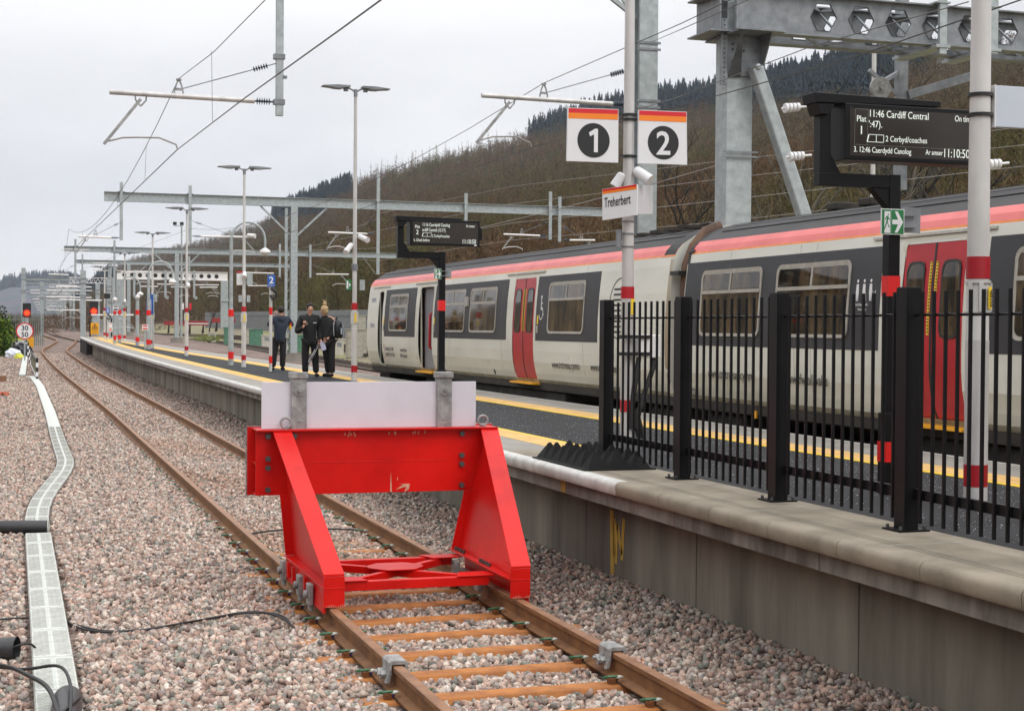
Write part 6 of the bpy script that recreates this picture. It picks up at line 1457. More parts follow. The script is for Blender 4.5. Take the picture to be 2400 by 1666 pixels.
# big single masts at the end of the platform and along the line
def mast(px, py_top, Y, w_, label, arms=(), zb=None, name='overhead_line_mast'):
    p = W(px, py_top, Y); z0 = g(Y) - .2 if zb is None else zb
    T = thing(name, label, 'mast', (p.x, Y, z0), 'single overhead line masts')
    mb = MB(); mb.ibeam((p.x, Y, z0), (p.x, Y, p.z), w_, w_, .03); mb.build('mast', m_galv, T)
    for (dz, s_, reach, kw) in arms: reg_arm(T, p.x, Y, p.z + dz, s_, reach, **kw)
    mb = MB(); 
    for dz in (.5, .8, 1.6, 1.75): mb.b2((p.x - w_ * .62, Y - w_ * .6, p.z - dz), (p.x + w_ * .62, Y + w_ * .6, p.z - dz - .06))
    mb.build_split('clamp', m_galvd, T); return T
mast(195, 634, 104, .34, 'wide grey mast standing at the end of the platform', [(-2.9, 1, 3.2, dict(stay=False, **lit))])
mast(99, 735, 150, .32, 'pale mast left of the curving track beyond the end of the fence', [(-.9, 1, 4.4, dict(stay=True, drop=.6, **lit))]) if False else mast(98, 660, 165, .36, 'pale mast left of the curving track beyond the end of the fence', [(-.9, 1, 5.0, dict(stay=False, drop=.8, **lit)), (-2.9, 1, 3.8, dict(stay=False, **lit))])
mast(55, 628, 118, .30, 'tall concrete coloured mast behind the left red signal', [])
mast(229, 665, 135, .36, 'stout grey mast behind the right red signal', [(-1.2, -1, 4.2, dict(stay=False, **lit)), (-.3, -1, 3.4, lit)])
mast(255, 720 - 65, 120, .34, 'grey mast between the far lamp posts', [(-1.6, -1, 3.6, dict(stay=False, **lit))])
for i, (px, py, Yv) in enumerate([(153, 705, 210), (163, 722, 230), (138, 738, 280), (133, 748, 320), (128, 752, 360), (124, 757, 410), (121, 760, 470)]):
    xc = C2(Yv); Tm = portal('cantilever_mast', ['pale cantilever mast of the far line, nearest of the distant row', 'pale cantilever mast second in the distant row down the line', 'pale cantilever mast third in the distant row down the line', 'pale cantilever mast fourth in the distant row down the line', 'pale cantilever mast fifth in the distant row down the line', 'pale cantilever mast sixth in the distant row down the line', 'pale cantilever mast last in the distant row down the line'][i],
        Yv, 8.2 + 0 * g(Yv), .3, [(xc + 3.4, .3, g(Yv))], xc - 3.0, xc + 3.6, [(xc + 1.5, 8.1, 6.2)], [(xc + 3.3, 7.1, -1, 3.0, lit), (xc - 2.6, 6.7, 1, 2.4, lit)], brace=False, group='far cantilever masts')
# lattice booms far down the line
for i, (Yv, xa, xb, zz) in enumerate(((128, -.6 + 3.6, 4.3, 6.9), (185, 3.0, 8.0, 7.4), (240, 1.5, 6.5, 7.2))):
    T = thing('lattice_boom', ['short lattice boom beside the wide grey mast', 'lattice boom farther down the line', 'farthest lattice boom down the line'][i], 'overhead line boom', ((xa + xb) / 2, Yv, g(Yv)), 'lattice booms')
    mb = MB(); mb.bar((xa, Yv, zz + .3), (xb, Yv, zz + .3), .07, .07); mb.bar((xa, Yv, zz - .3), (xb, Yv, zz - .3), .07, .07)
    k = int((xb - xa) / .5)
    for j in range(k): mb.bar((xa + j * .5, Yv, zz - .3), (xa + j * .5 + .25, Yv, zz + .3), .04, .04); mb.bar((xa + j * .5 + .25, Yv, zz + .3), (xa + j * .5 + .5, Yv, zz - .3), .04, .04)
    mb.build('lattice', m_lit, T); mb = MB(); mb.ibeam((xb, Yv, g(Yv)), (xb, Yv, zz + .35), .28, .28, .03); mb.build('mast', m_galv, T)

# wires
def wire(pts, r, label, m=None, group='overhead wires', name='overhead_wire'):
    mb = MB(); mb.tube(pts, r, 5); return tag(mb.build(name, m or m_wire, smooth=True), label, 'wire', group)
def sag(a, b, s_, n=10):
    a = Vector(a); b = Vector(b); return [a.lerp(b, i / n) - Vector((0, 0, s_ * 4 * (i / n) * (1 - i / n))) for i in range(n + 1)]
cN = (-.02, YN, c1[1]); cP1 = (-.5, Yp, 5.72); cP2 = (.4, 125, 6.0)
wire([(.02, 3.0, 4.95)] + [(-.0, 13.4, 5.06), (0, 15.1, 5.12), (0, 22, 5.38), cN], .009, 'contact wire over the near track from overhead to the first steady arm')
wire([cN, (-.25, 55, c1[1] + .03), cP1, (-.3, 100, 5.8), cP2, (1.0, 165, 6.1), (1.6, 260, 6.2), (4.3, 400, 6.2)], .011, 'contact wire over the near track running away down the line')
sN = (s1[0], YN, s1[1]); sP = (1.0, Yp, 7.05); 
wire([(.1, 3.0, 5.6), (0, 19.9, 6.38), (-.0, 25.4, 6.62), sN], .007, 'messenger wire over the near track from overhead to the first saddle')
wire(sag(sN, (-.45, Yp, 7.0), 1.15, 12) + sag((-.45, Yp, 7.0), (.5, 125, 7.2), .6, 6)[1:] + [(1.4, 200, 7.1), (3, 330, 7.0)], .0085, 'messenger wire over the near track running away down the line')
def drop(Y, p, q, lbl): wire([(p[0], Y, p[1]), (q[0], Y, q[1])], .004, lbl, group='dropper wires', name='dropper_wire')
a_, b_ = W(496, 120, 26.2), W(498, 288, 26.2); drop(26.2, (a_.x, a_.z), (b_.x, b_.z), 'dropper wire near the top left lamp arm, nearest one')
for Yv, lb in ((38, 'second'), (47, 'third'), (57, 'fourth'), (67, 'fifth')):
    t_ = (Yv - YN) / (Yp - YN); zm = (sN[2] * (1 - t_) + 7.0 * t_) - 1.15 * 4 * t_ * (1 - t_); xm_ = s1[0] * (1 - t_) - .45 * t_; xc_ = -.02 * (1 - t_) - .5 * t_; zc_ = c1[1] + (.09) * t_
    drop(Yv, (xm_, zm), (xc_, zc_), f'{lb} dropper wire joining messenger and contact wire over the near track')
cT = (7.36, YN, c2[1]); sT = (s2[0], YN, s2[1])
wire([(7.4, 6, 5.9), (7.4, 18, 5.75), cT, (6.9, 55, 5.7), (5.6, Yp, 5.9), (4.0, 125, 6.1), (2.2, 165, 6.2)], .009, 'contact wire over the train')
wire([(8.3, 4, 8.2), (7.9, 14, 7.6), (s2[0] + .05, 24, 7.35), sT] + sag(sT, (5.6, Yp, 7.2), 1.0, 10)[1:] + [(4.0, 125, 7.4), (2.2, 165, 7.3)], .008, 'messenger wire over the train')
wire([tuple(W(1600, 470, 28)), tuple(W(1690, 385, 27.2)), tuple(W(1500, 440, 31)), tuple(W(1290, 495, 42)), tuple(W(1120, 535, 60))][1:], .011, 'pale return cable sagging from the gantry mast to the left', m_wirelit)
wire([tuple(W(1600, 224, 20)), tuple(W(1900, 110, 16)), tuple(W(2270, 5, 12.5))], .006, 'wire crossing in front of the gantry mast'); wire([tuple(W(1455, 270, 31)), tuple(W(1600, 225, 20))], .007, 'wire running from the sign post towards the gantry')
wire([tuple(W(1600, 68, 20)), tuple(W(1800, -20, 18))], .006, 'wire leaving the top of the frame by the gantry'); wire([tuple(W(1530, 98, 30)), tuple(W(1600, 68, 20))], .006, 'wire meeting the top of the mast behind the sign post')
for k_, (ya, yb, ys_) in enumerate(((560, 470, 60), (520, 420, 58), (590, 520, 66), (480, 378, 52), (620, 590, 75))):
    wire([(15.5 + k_ * 2.2, 125, 8.2), tuple(W(880, ya + 22, 70 + k_ * 6)), tuple(W(1200, (ya + yb) / 2 + 8, 52 + k_ * 6)), tuple(W(1690, yb, 38 + k_ * 4)), tuple(W(2400, yb - 80, 30 + k_ * 2)), tuple(W(2900, yb - 190, 26 + k_ * 2))], .008, ['thin pale feeder wire high against the brown hill', 'thin pale feeder wire second highest against the hill', 'thin pale feeder wire low against the hill', 'thin pale feeder wire topmost on the hill', 'thin pale feeder wire lowest, just above the train'][k_], m_wirelit)
for i, (px, py, Yv, lb) in enumerate(((1856, 252, 24, 'upper white insulator hanging right of the raking strut'), (1866, 366, 24, 'lower white insulator by the raking strut'), (2325, 385, 20, 'white insulator right of the big lamp post'))):
    p = W(px, py, Yv); mb = MB(); 
    for k_ in range(4): mb.cyl((p.x - .14 + k_ * .075, Yv, p.z - .02 + k_ * .01), (p.x - .09 + k_ * .075, Yv, p.z - .02 + k_ * .01), .085 - .004 * k_, n=14)
    mb.cyl((p.x - .2, Yv, p.z - .03), (p.x + .3, Yv, p.z + .03), .02, n=8); tag(mb.build('wire_insulator', m_plastwhite, smooth=True, angle=30), lb, 'insulator', 'white insulators')

# ------------------------------------------------------------------ signals, speed board, left side things
def signal(px, py, Y, label, w_=.56, h_=.98):
    p = W(px, py, Y); T = thing('railway_signal', label, 'signal', (p.x, Y, g(Y)), 'red signals'); mb = MB(); mb.cyl((p.x, Y + .12, g(Y) - .2), (p.x, Y + .12, p.z - h_ / 2 + .1), .11, n=14); mb.build('post', m_galv, T)
    mb = MB(); mb.b2((p.x - w_ / 2, Y - .02, p.z - h_ / 2), (p.x + w_ / 2, Y + .05, p.z + h_ / 2)); mb.build('backboard', m_signblack, T, bevel=.02)
    mb = MB(); mb.cyl((p.x, Y - .021, p.z - h_ * .2), (p.x, Y - .10, p.z - h_ * .2), w_ * .30, n=20); ln_ = mb.build('lens', m_signalred, T)
    mb = MB(); mb.lathe((p.x, Y - .022, p.z - h_ * .2), [(w_ * .46, 0), (w_ * .46, -.004), (w_ * .3, -.006)], 24, 'Y'); mb.build('lens_halo', m_signalhalo, T)  # emissive ring added as the glow around the lens
    mb = MB(); mb.b2((p.x - .2, Y - .03, p.z - h_ * .5 - 1.0), (p.x + .2, Y - .01, p.z - h_ * .5 - .7)); mb.build('plate', m_galvd, T)
signal(63, 727, 112, 'red signal on a grey post at the far left above the speed board'); signal(220, 723, 108, 'red signal rising behind the yellow board at the platform end')
Y = 84; p = W(58, 776, Y); T = thing('speed_board', 'round white speed board with red rim reading 30 over 50', 'sign', (p.x, Y, g(Y)))
mb = MB(); mb.cyl((p.x, Y, g(Y) - .1), (p.x, Y, p.z), .04, n=10); mb.build('post', m_galv, T)
mb = MB(); mb.cyl((p.x, Y - .03, p.z), (p.x, Y - .05, p.z), .44, n=32); mb.build('red_rim', m_signred, T)
mb = MB(); mb.cyl((p.x, Y - .051, p.z), (p.x, Y - .055, p.z), .38, n=32); mb.build('white_disc', m_signwhite, T)
for s_, tx in ((.04, '30'), (-.30, '50')): text_part(tx, .36, (p.x, Y - .057, p.z + s_), (1, 0, 0), (0, 0, 1), m_signblack, T, align='CENTER', bold=.008)
# palisade fence at the left with its end post
def palisade(name, label, A, B, h, pitch=.16, m=None, zb=None):
    A = Vector(A); B = Vector(B); L_ = (B - A).length; T = thing(name, label, 'fence', A.lerp(B, .5)); d = (B - A).normalized(); n_ = int(L_ / pitch); mb = MB()
    for i in range(n_):
        q = A + d * (i + .5) * pitch; mb.box((q.x, q.y, q.z + h / 2), (.06, .06, h))
    mb.build('pales', m or m_galv, T)
    for zz in (.35, h - .4): mb = MB(); mb.bar(A + Vector((0, .04, zz)), B + Vector((0, .04, zz)), .05, .06); mb.build('rail', m or m_galv, T)
    return T
pe = W(104, 800, 118); palisade('palisade_fence', 'grey-green palisade fence at the far left behind the speed board', (-13, 100, g(100) + .1), (pe.x, 118, g(118) - .1), 2.3, .26, mat('palisade_green_grey', (.12, .15, .13), .6, col2=(.2, .23, .21)))
palisade('palisade_fence', 'long grey palisade fence below the hill beyond the sidings', (20.3, 96, 1.0), (20.3, 200, 1.6), 2.35, .30, mat('palisade_pale', (.13, .14, .145), .6, col2=(.19, .20, .205)))
# leafy bushes
def leaf_bush(name, c, rx, ry, rz, n, size, cols, label, cat, twig=False, kind=None):
    P = RNG.normal(0, 1, (n, 3)); P /= np.linalg.norm(P, axis=1)[:, None]; P *= (RNG.uniform(.15, 1, (n, 1)) ** .5); nz = np.array([mnoise.noise(Vector(p) * 2.2) for p in P]); P *= (1 + .5 * nz[:, None])
    P = P * np.array([rx, ry, rz]) + np.array(c); P = P[P[:, 2] > c[2] - rz * .95]; n = len(P)
    if twig: V0 = np.array([(-.03, 0, 0), (.03, 0, 0), (0, 0, 1.6)]); F0 = np.array([(0, 1, 2)])
    else: V0 = np.array([(-.5, 0, 0), (.5, 0, 0), (.3, .1, 1), (-.3, .1, 1.)]); F0 = np.array([(0, 1, 2), (0, 2, 3)])
    T_ = np.array(cols)[RNG.integers(0, len(cols), n)] * RNG.uniform(.6, 1.3, (n, 1))
    Mr = rotmats(RNG.normal(0, .7 if twig else 1.5, n), RNG.normal(0, .5 if twig else 1.5, n), RNG.uniform(0, 6, n))
    T = thing(name, label, cat, (c[0], c[1], c[2] - rz))
    V, F, TT = mass([(V0, F0)], np.zeros(n, int), P - np.array(T.location), Mr, RNG.uniform(.5, 1.3, n) * size, T_); np_mesh('foliage' if not twig else 'twigs', V, F, m_wood, TT, parent=T)
    mb = MB(); 
    for k_ in range(5): a = k_ * 1.3; mb.tube([(c[0], c[1], c[2] - rz), (c[0] + .3 * rx * math.cos(a), c[1] + .3 * ry * math.sin(a), c[2]), (c[0] + .6 * rx * math.cos(a), c[1] + .6 * ry * math.sin(a), c[2] + rz * .6)], .03, 5, rf=lambda t: .05 * (1 - .7 * t))
    mb.build('stems', mat('bark', (.05, .04, .03), .9), T); return T
G1 = [(.05, .10, .015), (.09, .15, .02), (.16, .22, .03), (.03, .06, .015)]; B1 = [(.12, .075, .045), (.16, .10, .06), (.08, .05, .035)]
p = W(6, 790, 92); leaf_bush('evergreen_bush', (p.x - .1, 92, g(92) + 1.0), .9, 1.2, 1.25, 2600, .11, G1, 'bright green leafy bush at the far left edge below the mast', 'bush')
p = W(25, 775, 104); leaf_bush('dark_bush', (p.x - 1.2, 105, g(104) + 1.2), 1.4, 1.5, 1.5, 2600, .12, [(.02, .04, .012), (.035, .06, .015)], 'dark green bush behind the bright bush at the far left', 'bush')
for i, (px, py, Yv, rr_, hh, lb) in enumerate([(70, 765, 150, 3.4, 1.0, 'brown leafless thicket behind the left red signal'), (88, 770, 170, 3.8, 1.1, 'brown leafless thicket right of the left red signal, beside the curve'), (30, 760, 160, 4, 1.2, 'brown leafless thicket left of the tall masts')]):
    p = W(px, py, Yv); leaf_bush('bare_thicket', (p.x - 1.5, Yv, g(Yv) + hh * .7), rr_, 3, hh, 4200, .35, B1, lb, 'thicket', twig=True)
for i, (px, Yv, w_, h_, lb) in enumerate([(150, 330, 14, 2.0, 'brown scrub in the distance under the far masts'), (190, 210, 9, 1.6, 'brown scrub behind the fence of the platform end'), (300, 230, 14, 3, 'brown scrub behind the far lamp posts'), (110, 420, 12, 2.2, 'brown scrub at the vanishing point of the line')]):
    p = W(px, 770, Yv); leaf_bush('bare_thicket', (p.x + 2, Yv, g(Yv) + h_ * .6), w_, 4, h_, 6500, .5, B1, lb, 'thicket', twig=True)
# rubbish sacks and odd things by the fence
for i, (px, py, Yv, s_, m_, lb) in enumerate([(30, 818, 90, .34, mat('sack_white', (.50, .54, .62), .4, col2=(.72, .76, .8), scale=9), 'white rubbish sack at the foot of the left fence'), (52, 808, 92, .5, mat('sack_black', (.01, .012, .02), .3), 'big shiny black rubbish sack under the speed board'), (22, 800, 96, .38, MATS['sack_black'], 'smaller black sack behind the white one'), (44, 822, 88, .2, mat('sack_yellow', (.6, .6, .05), .4), 'small yellow bag beside the black sack'), (38, 812, 90, .30, MATS['sack_white'], 'second white sack leaning on the black one')]):
    p = W(px, py, Yv); bm = bmesh.new(); bmesh.ops.create_icosphere(bm, subdivisions=3, radius=1)
    for v in bm.verts: v.co = v.co * (1 + .35 * mnoise.noise(v.co * 2.5 + Vector((i * 9, 0, 0)))); v.co = Vector((v.co.x * s_ * 1.1, v.co.y * s_, max(-.55, v.co.z) * s_))
    me = bpy.data.meshes.new('rubbish_sack'); bm.to_mesh(me); bm.free(); me.materials.append(m_); o = bpy.data.objects.new('rubbish_sack', me); COL.objects.link(o); o.location = (p.x, Yv, g(Yv) - .1 + .5 * s_); tag(o, lb, 'rubbish sack', 'rubbish sacks by the left fence')
p = W(45, 792, 93); T = thing('yellow_crate', 'yellow and white folding frame standing behind the rubbish sacks', 'frame', (p.x, 93, g(93)))
mb = MB(); 
for dx in (-.55, 0, .5): mb.b2((p.x + dx - .03, 92.95, g(93) - .1), (p.x + dx + .03, 93.0, g(93) + .9))
mb.b2((p.x - .6, 92.94, g(93) + .82), (p.x + .55, 92.99, g(93) + .9)); mb.build('yellow_bars', mat('hi_vis_yellow', (.62, .66, .05), .5), T); mb = MB(); mb.b2((p.x - .2, 92.9, g(93) + .35), (p.x + .35, 92.93, g(93) + .8)); mb.build('white_panel', m_signwhite, T); mb = MB(); mb.b2((p.x + .5, 92.9, g(93) + .4), (p.x + .8, 92.93, g(93) + 1.0)); mb.build('orange_panel', m_amber, T)
# black and white marker fence
T = thing('marker_fence', 'low fence of black and white chequered posts between trough and curve', 'fence', (-2.0, 62, g(62)))
pts = [(66, 800, 93), (68, 838, 80), (76, 850, 72), (88, 862, 62), (84, 880, 58)]
for i, (px, py, Yv) in enumerate([(62, 805, 98), (66, 820, 90), (70, 832, 82), (73, 845, 76), (87, 850, 62)]):
    b = W(px, py, Yv); z0 = g(Yv) - .15
    for k_ in range(5):
        mb = MB(); mb.b2((b.x - .045, Yv - .04, z0 + k_ * .18), (b.x + .045, Yv + .04, z0 + k_ * .18 + .178)); mb.build('post_block', m_signwhite if k_ % 2 else m_signblack, T)
b0 = W(73, 845, 76); b1 = W(87, 850, 62)
mb = MB(); 
for i in range(24): q = i / 23; x = b0.x * (1 - q) + b1.x * q; y = 76 * (1 - q) + 62 * q; mb.b2((x - .02, y - .02, g(y) - .1), (x + .02, y + .02, g(y) + .62))
mb.build('slats', mat('weathered_timber', (.16, .15, .10), .8), T)
for zz in (.0, .62): mb = MB(); mb.bar((b0.x, 76, g(76) + zz), (b1.x, 62, g(62) + zz), .05, .07); mb.build('top_bar', m_signblack if zz else m_signwhite, T)
p = W(4, 862, 60); mb = MB(); mb.box((p.x - .0, 60, g(60) - .02), (.34, .5, .34)); tag(mb.build('wooden_box', mat('old_plywood', (.22, .11, .06), .8), bevel=.01), 'brown wooden box on the ballast at the far left edge', 'box')
mb = MB(); p = W(12, 905, 50)
for k_ in range(9): mb.tube([(p.x + RNG.uniform(-.25, .25), 50 + RNG.uniform(-.5, .5), -.08), (p.x + RNG.uniform(-.2, .2), 50 + RNG.uniform(-.4, .4), .08), (p.x + RNG.uniform(-.3, .3), 50 + RNG.uniform(-.5, .5), -.06)], .025, 5)
tag(mb.build('torn_netting', mat('orange_netting', (.5, .13, .06), .7)), 'heap of torn orange netting on the ballast at the left edge', 'netting')

# ------------------------------------------------------------------ trough route, pipes and cables
TL = [(W(px, 900 + py / 2.084, 10), 0) for px, py in ((120, 1350),)]
joints = [8.85, 9.72, 10.7, 11.68, 12.6, 13.5, 14.45, 15.45, 16.4, 17.15]
def lid(ya, yb, k, tilt=0.0, label=None):
    xa, xb = trough_x(ya), trough_x(yb); A = Vector((xa, ya + .008, g(ya) - .085)); B = Vector((xb, yb - .008, g(yb) - .085)); d = (B - A).normalized(); n_ = Vector((d.y, -d.x, 0)); hw = .135
    T = thing('trough_lid', label or 'pale ribbed lid of the cable trough, one of the row along the track', 'trough lid', A.lerp(B, .5), 'pale lids of the cable trough')
    up = Vector((0, 0, 1)); mb = MB(); c = lambda u, v, h: A.lerp(B, v) + n_ * (u * hw) + up * h
    mb.add([c(-1, 0, 0), c(1, 0, 0), c(1, 1, 0), c(-1, 1, 0), c(-.93, 0.01, .03), c(.93, .01, .03), c(.93, .99, .03), c(-.93, .99, .03)], [(0, 1, 5, 4), (1, 2, 6, 5), (2, 3, 7, 6), (3, 0, 4, 7), (4, 5, 6, 7), (3, 2, 1, 0)])
    mb.build('lid', m_trough, T, bevel=.004)
    if ya < 34:
        mb = MB()                                    # grain of raised wavy ribs
        for s_ in (-1, 1):
            mb = MB()
            for r_ in range(int((yb - ya) / .038) - 2):
                v0 = (r_ + 1.5) * .038 / (yb - ya)
                pts = [c(s_ * (.12 + .15 * q), v0 + (.5 if q % 2 else -.5) * .026 / (yb - ya), .0312) for q in range(6)]
                for a, b in zip(pts, pts[1:]): mb.bar(a, b, .0035, .0012)
            mb.build('grip_pattern', m_troughline, T)
        mb = MB(); mb.bar(c(0, .03, .0315), c(0, .97, .0315), .006, .003); mb.build('centre_rib', m_trough, T)
    return T
for k, (ya, yb) in enumerate(zip(joints, joints[1:])): lid(ya, yb, k, label=('pale ribbed trough lid nearest the camera, half under the black pipe' if k == 0 else None))
ya = 17.65; k = 20
while ya < 64: yb = ya + .96; lid(ya, yb, k); ya = yb; k += 1
ya = 66.5
while ya < 99: yb = ya + 2.0; lid(ya, yb, k); ya = yb; k += 1
# the trough body under the lids
def tbody(y0, y1, label):
    mb = MB(); rows = []
    for y in np.arange(y0, y1 + .01, .5): x = trough_x(y); rows.append([(x - .12, y, g(y) - .3), (x - .12, y, g(y) - .086), (x + .12, y, g(y) - .086), (x + .12, y, g(y) - .3)])
    mb.loft(rows); mb.f += [(0, 1, 2, 3)]; mb.mi.append(0); tag(mb.build('cable_trough', mat('trough_side', (.20, .24, .23), .7)), label, 'cable trough')
tbody(8.5, 64.2, 'grey-green cable trough lying in the ballast left of the near track'); tbody(66.4, 99, 'farther length of cable trough, set to one side')
def corr_pipe(pts, r, label, rib=.022, open_end=False):
    pts = [Vector(p) for p in pts]; L_ = sum((b - a).length for a, b in zip(pts, pts[1:])); n_ = int(L_ / (rib / 2))
    T = thing('corrugated_pipe', label, 'pipe', pts[0], 'black corrugated pipes')
    q = []; seg = 0
    cum = [0]
    for a, b in zip(pts, pts[1:]): cum.append(cum[-1] + (b - a).length)
    for i in range(n_ + 1):
        s_ = L_ * i / n_; j = min(len(pts) - 2, max(0, next((k for k in range(len(cum) - 1) if cum[k + 1] >= s_ - 1e-9), 0))); q.append(pts[j].lerp(pts[j + 1], (s_ - cum[j]) / (cum[j + 1] - cum[j])))
    mb = MB(); mb.tube(q, r, 20, rf=lambda t: r * (1 + .06 * math.cos(PI * round(t * n_)))); mb.build('pipe_wall', m_pvc, T, smooth=True, angle=80)
    return T, q
T, q = corr_pipe([(-4.4, 17.55, -.0), (-3.4, 17.48, -.02), (-2.74, 17.40, -.03)], .075, 'long black corrugated pipe lying across the trough at the left')
mb = MB(); mb.cyl((-2.735, 17.399, -.03), (-2.728, 17.398, -.03), .082, n=20); mb.build('end_ring', m_trough, T)
mb = MB(); mb.b2((-2.96, 17.2, -.09), (-2.72, 17.62, -.085)); mb.build('trough_gap', m_signblack, T)
def open_pipe(A, B, r, label):
    A = Vector(A); B = Vector(B); d = (B - A).normalized(); T = thing('plastic_pipe', label, 'pipe', A, 'black plastic pipes')
    mb = MB(); mb.cyl(A, B, r, n=32, cap=False); mb.cyl(A, B, r * .9, n=32, cap=False)
    n0 = len(mb.v)
    mb.build('pipe_wall', m_pvc, T, smooth=True, angle=50)
    mb = MB(); mb.cyl(B - d * .06, B, r * 1.07, n=32, cap=False); mb.cyl(B - d * .06, B, r * .97, n=32, cap=False); mb.build('pipe_socket', m_pvc, T, smooth=True, angle=50)
    mb = MB(); mb.cyl(B - d * .5, B - d * .49, r * .9, n=24); mb.build('dark_inside', m_signblack, T); return T
open_pipe((-3.9, 11.25, -.06), (-3.07, 10.95, -.04), .075, 'short black pipe with an open end at the left edge of the ballast')
T = thing('plastic_pipe', 'thick dark pipe rising over the near end of the trough at the bottom left', 'pipe', (-2.82, 8.9, -.1), 'black plastic pipes')
mb = MB(); mb.tube([(-2.88, 7.6, -.12), (-2.84, 8.6, -.04), (-2.80, 9.1, -.02), (-2.785, 9.45, -.06), (-2.78, 9.7, -.14)], .085, 24); mb.build('pipe_wall', m_pvc, T, smooth=True, angle=60)
mb = MB(); mb.tube([(-2.95, 8.2, -.02), (-2.83, 8.7, .055), (-2.74, 9.0, .05)], .012, 8); mb.build('tie', m_cable, T)
def cable(pts, r, label):
    P_ = [Vector(p) for p in pts]; out_ = []
    for i in range(len(P_) - 1):
        p0, p1, p2, p3 = P_[max(0, i - 1)], P_[i], P_[i + 1], P_[min(len(P_) - 1, i + 2)]
        for k_ in range(6):
            t = k_ / 6; out_.append(.5 * ((2 * p1) + (p2 - p0) * t + (2 * p0 - 5 * p1 + 4 * p2 - p3) * t * t + (3 * p1 - p0 - 3 * p2 + p3) * t ** 3))
    out_.append(P_[-1]); mb = MB(); mb.tube(out_, r, 8); tag(mb.build('cable', m_cable, smooth=True), label, 'cable', 'black cables on the ballast')
zc_ = -.10
cable([(-2.71, 12.3, -.12), (-2.6, 11.85, zc_), (-2.44, 11.68, zc_), (-2.19, 11.73, zc_ - .01), (-1.9, 11.85, zc_), (-1.62, 12.02, zc_), (-1.4, 12.15, zc_), (-1.2, 12.12, zc_), (-1.09, 11.85, zc_ - .01), (-1.03, 11.55, -.16)], .009, 'long black cable curving over the ballast from the trough to the buffer stop')
cable([(-2.7, 12.32, -.12), (-2.56, 11.87, zc_), (-2.4, 11.71, zc_), (-2.15, 11.70, zc_), (-1.9, 11.81, zc_ + .01), (-1.6, 12.05, zc_), (-1.38, 12.19, zc_), (-1.2, 12.15, zc_), (-1.08, 11.9, zc_), (-1.05, 11.6, -.16)], .007, 'thinner black cable lying along the long one')
cable([(-3.5, 12.3, -.1), (-3.19, 12.35, -.09), (-2.98, 12.42, -.10)], .008, 'short black cable meeting the trough from the left')
cable([(-3.6, 10.6, -.02), (-3.17, 10.25, .0), (-3.0, 9.75, .03), (-2.9, 9.3, .05), (-2.86, 8.6, .07)], .014, 'thick black cable running down to the bottom left corner')
cable([(-3.6, 10.7, -.04), (-3.2, 10.35, -.03), (-3.02, 10.0, .02), (-2.83, 9.7, .09), (-2.78, 9.2, .09), (-2.8, 8.6, .05)], .010, 'thinner black cable looping over the end of the trough')
cable([(-3.1, 10.96, -.03), (-2.99, 11.0, -.02), (-2.93, 11.02, -.08)], .008, 'small cable coming out of the open pipe')
cable([(-.72, 16.9, -.13), (-.4, 17.05, -.11), (0, 17.15, -.11), (.4, 17.1, -.12), (.7, 17.0, -.13)], .010, 'black cable crossing between the rails behind the buffer stop')

# ------------------------------------------------------------------ things between the sidings
def cabinet(px, py, Y, w_, h_, m, label, d_=.6, lid_=True, cat='cabinet', vent=False):
    b = W(px, py, Y); z0 = gr(b.x, Y) - .12; T = thing('equipment_cabinet', label, cat, (b.x, Y, z0), 'cabinets and boxes beside the sidings')
    mb = MB(); mb.b2((b.x - w_ / 2, Y - d_ / 2, z0), (b.x + w_ / 2, Y + d_ / 2, z0 + h_)); mb.build('cabinet_body', m, T, bevel=.02)
    if lid_: mb = MB(); mb.b2((b.x - w_ / 2 - .04, Y - d_ / 2 - .04, z0 + h_ + .001), (b.x + w_ / 2 + .04, Y + d_ / 2 + .04, z0 + h_ + .06)); mb.build('cabinet_lid', m, T, bevel=.01)
    if vent: mb = MB(); mb.b2((b.x - w_ * .25, Y - d_ / 2 - .012, z0 + h_ * .55), (b.x + w_ * .25, Y - d_ / 2 - .001, z0 + h_ * .85)); mb.build('vent', m_galvd, T)
    return T
m_cab = mat('cabinet_cream', (.42, .39, .33), .7, col2=(.52, .49, .42)); m_cabg = mat('cabinet_green', (.06, .16, .10), .6, col2=(.09, .22, .14)); m_cabw = mat('cabinet_stone', (.30, .28, .22), .8, col2=(.42, .40, .33))
cabinet(497, 791, 128, .62, .85, m_cab, 'cream box with a dark vent left of the thick grey post', vent=True)
cabinet(600, 806, 116, .95, 1.25, m_cabg, 'green cabinet between the pink-box lamp post and the number 2 post')
cabinet(533, 800, 118, .5, 1.4, m_cabg, 'slim green cabinet half hidden by the thick grey post')
cabinet(624, 808, 113, .66, .86, m_cab, 'cream box with a dark vent right of the green cabinet', vent=True)
cabinet(580, 804, 121, .5, 1.2, m_cabw, 'stone-grey cabinet just left of the green cabinet')
cabinet(793, 830, 92, .55, .95, m_cab, 'cream box with a vent beside the backpack of the fair-haired person', vent=True)
cabinet(835, 833, 88, 1.15, 1.6, m_cabw, 'large pale stone cabinet right of the nearest lamp post')
cabinet(846, 815, 100, .5, 2.0, m_cabw, 'narrow tall cabinet with white letters behind the large one')
cabinet(694, 822, 100, .9, 1.1, m_cabg, 'green cabinet behind the base of the portal mast')
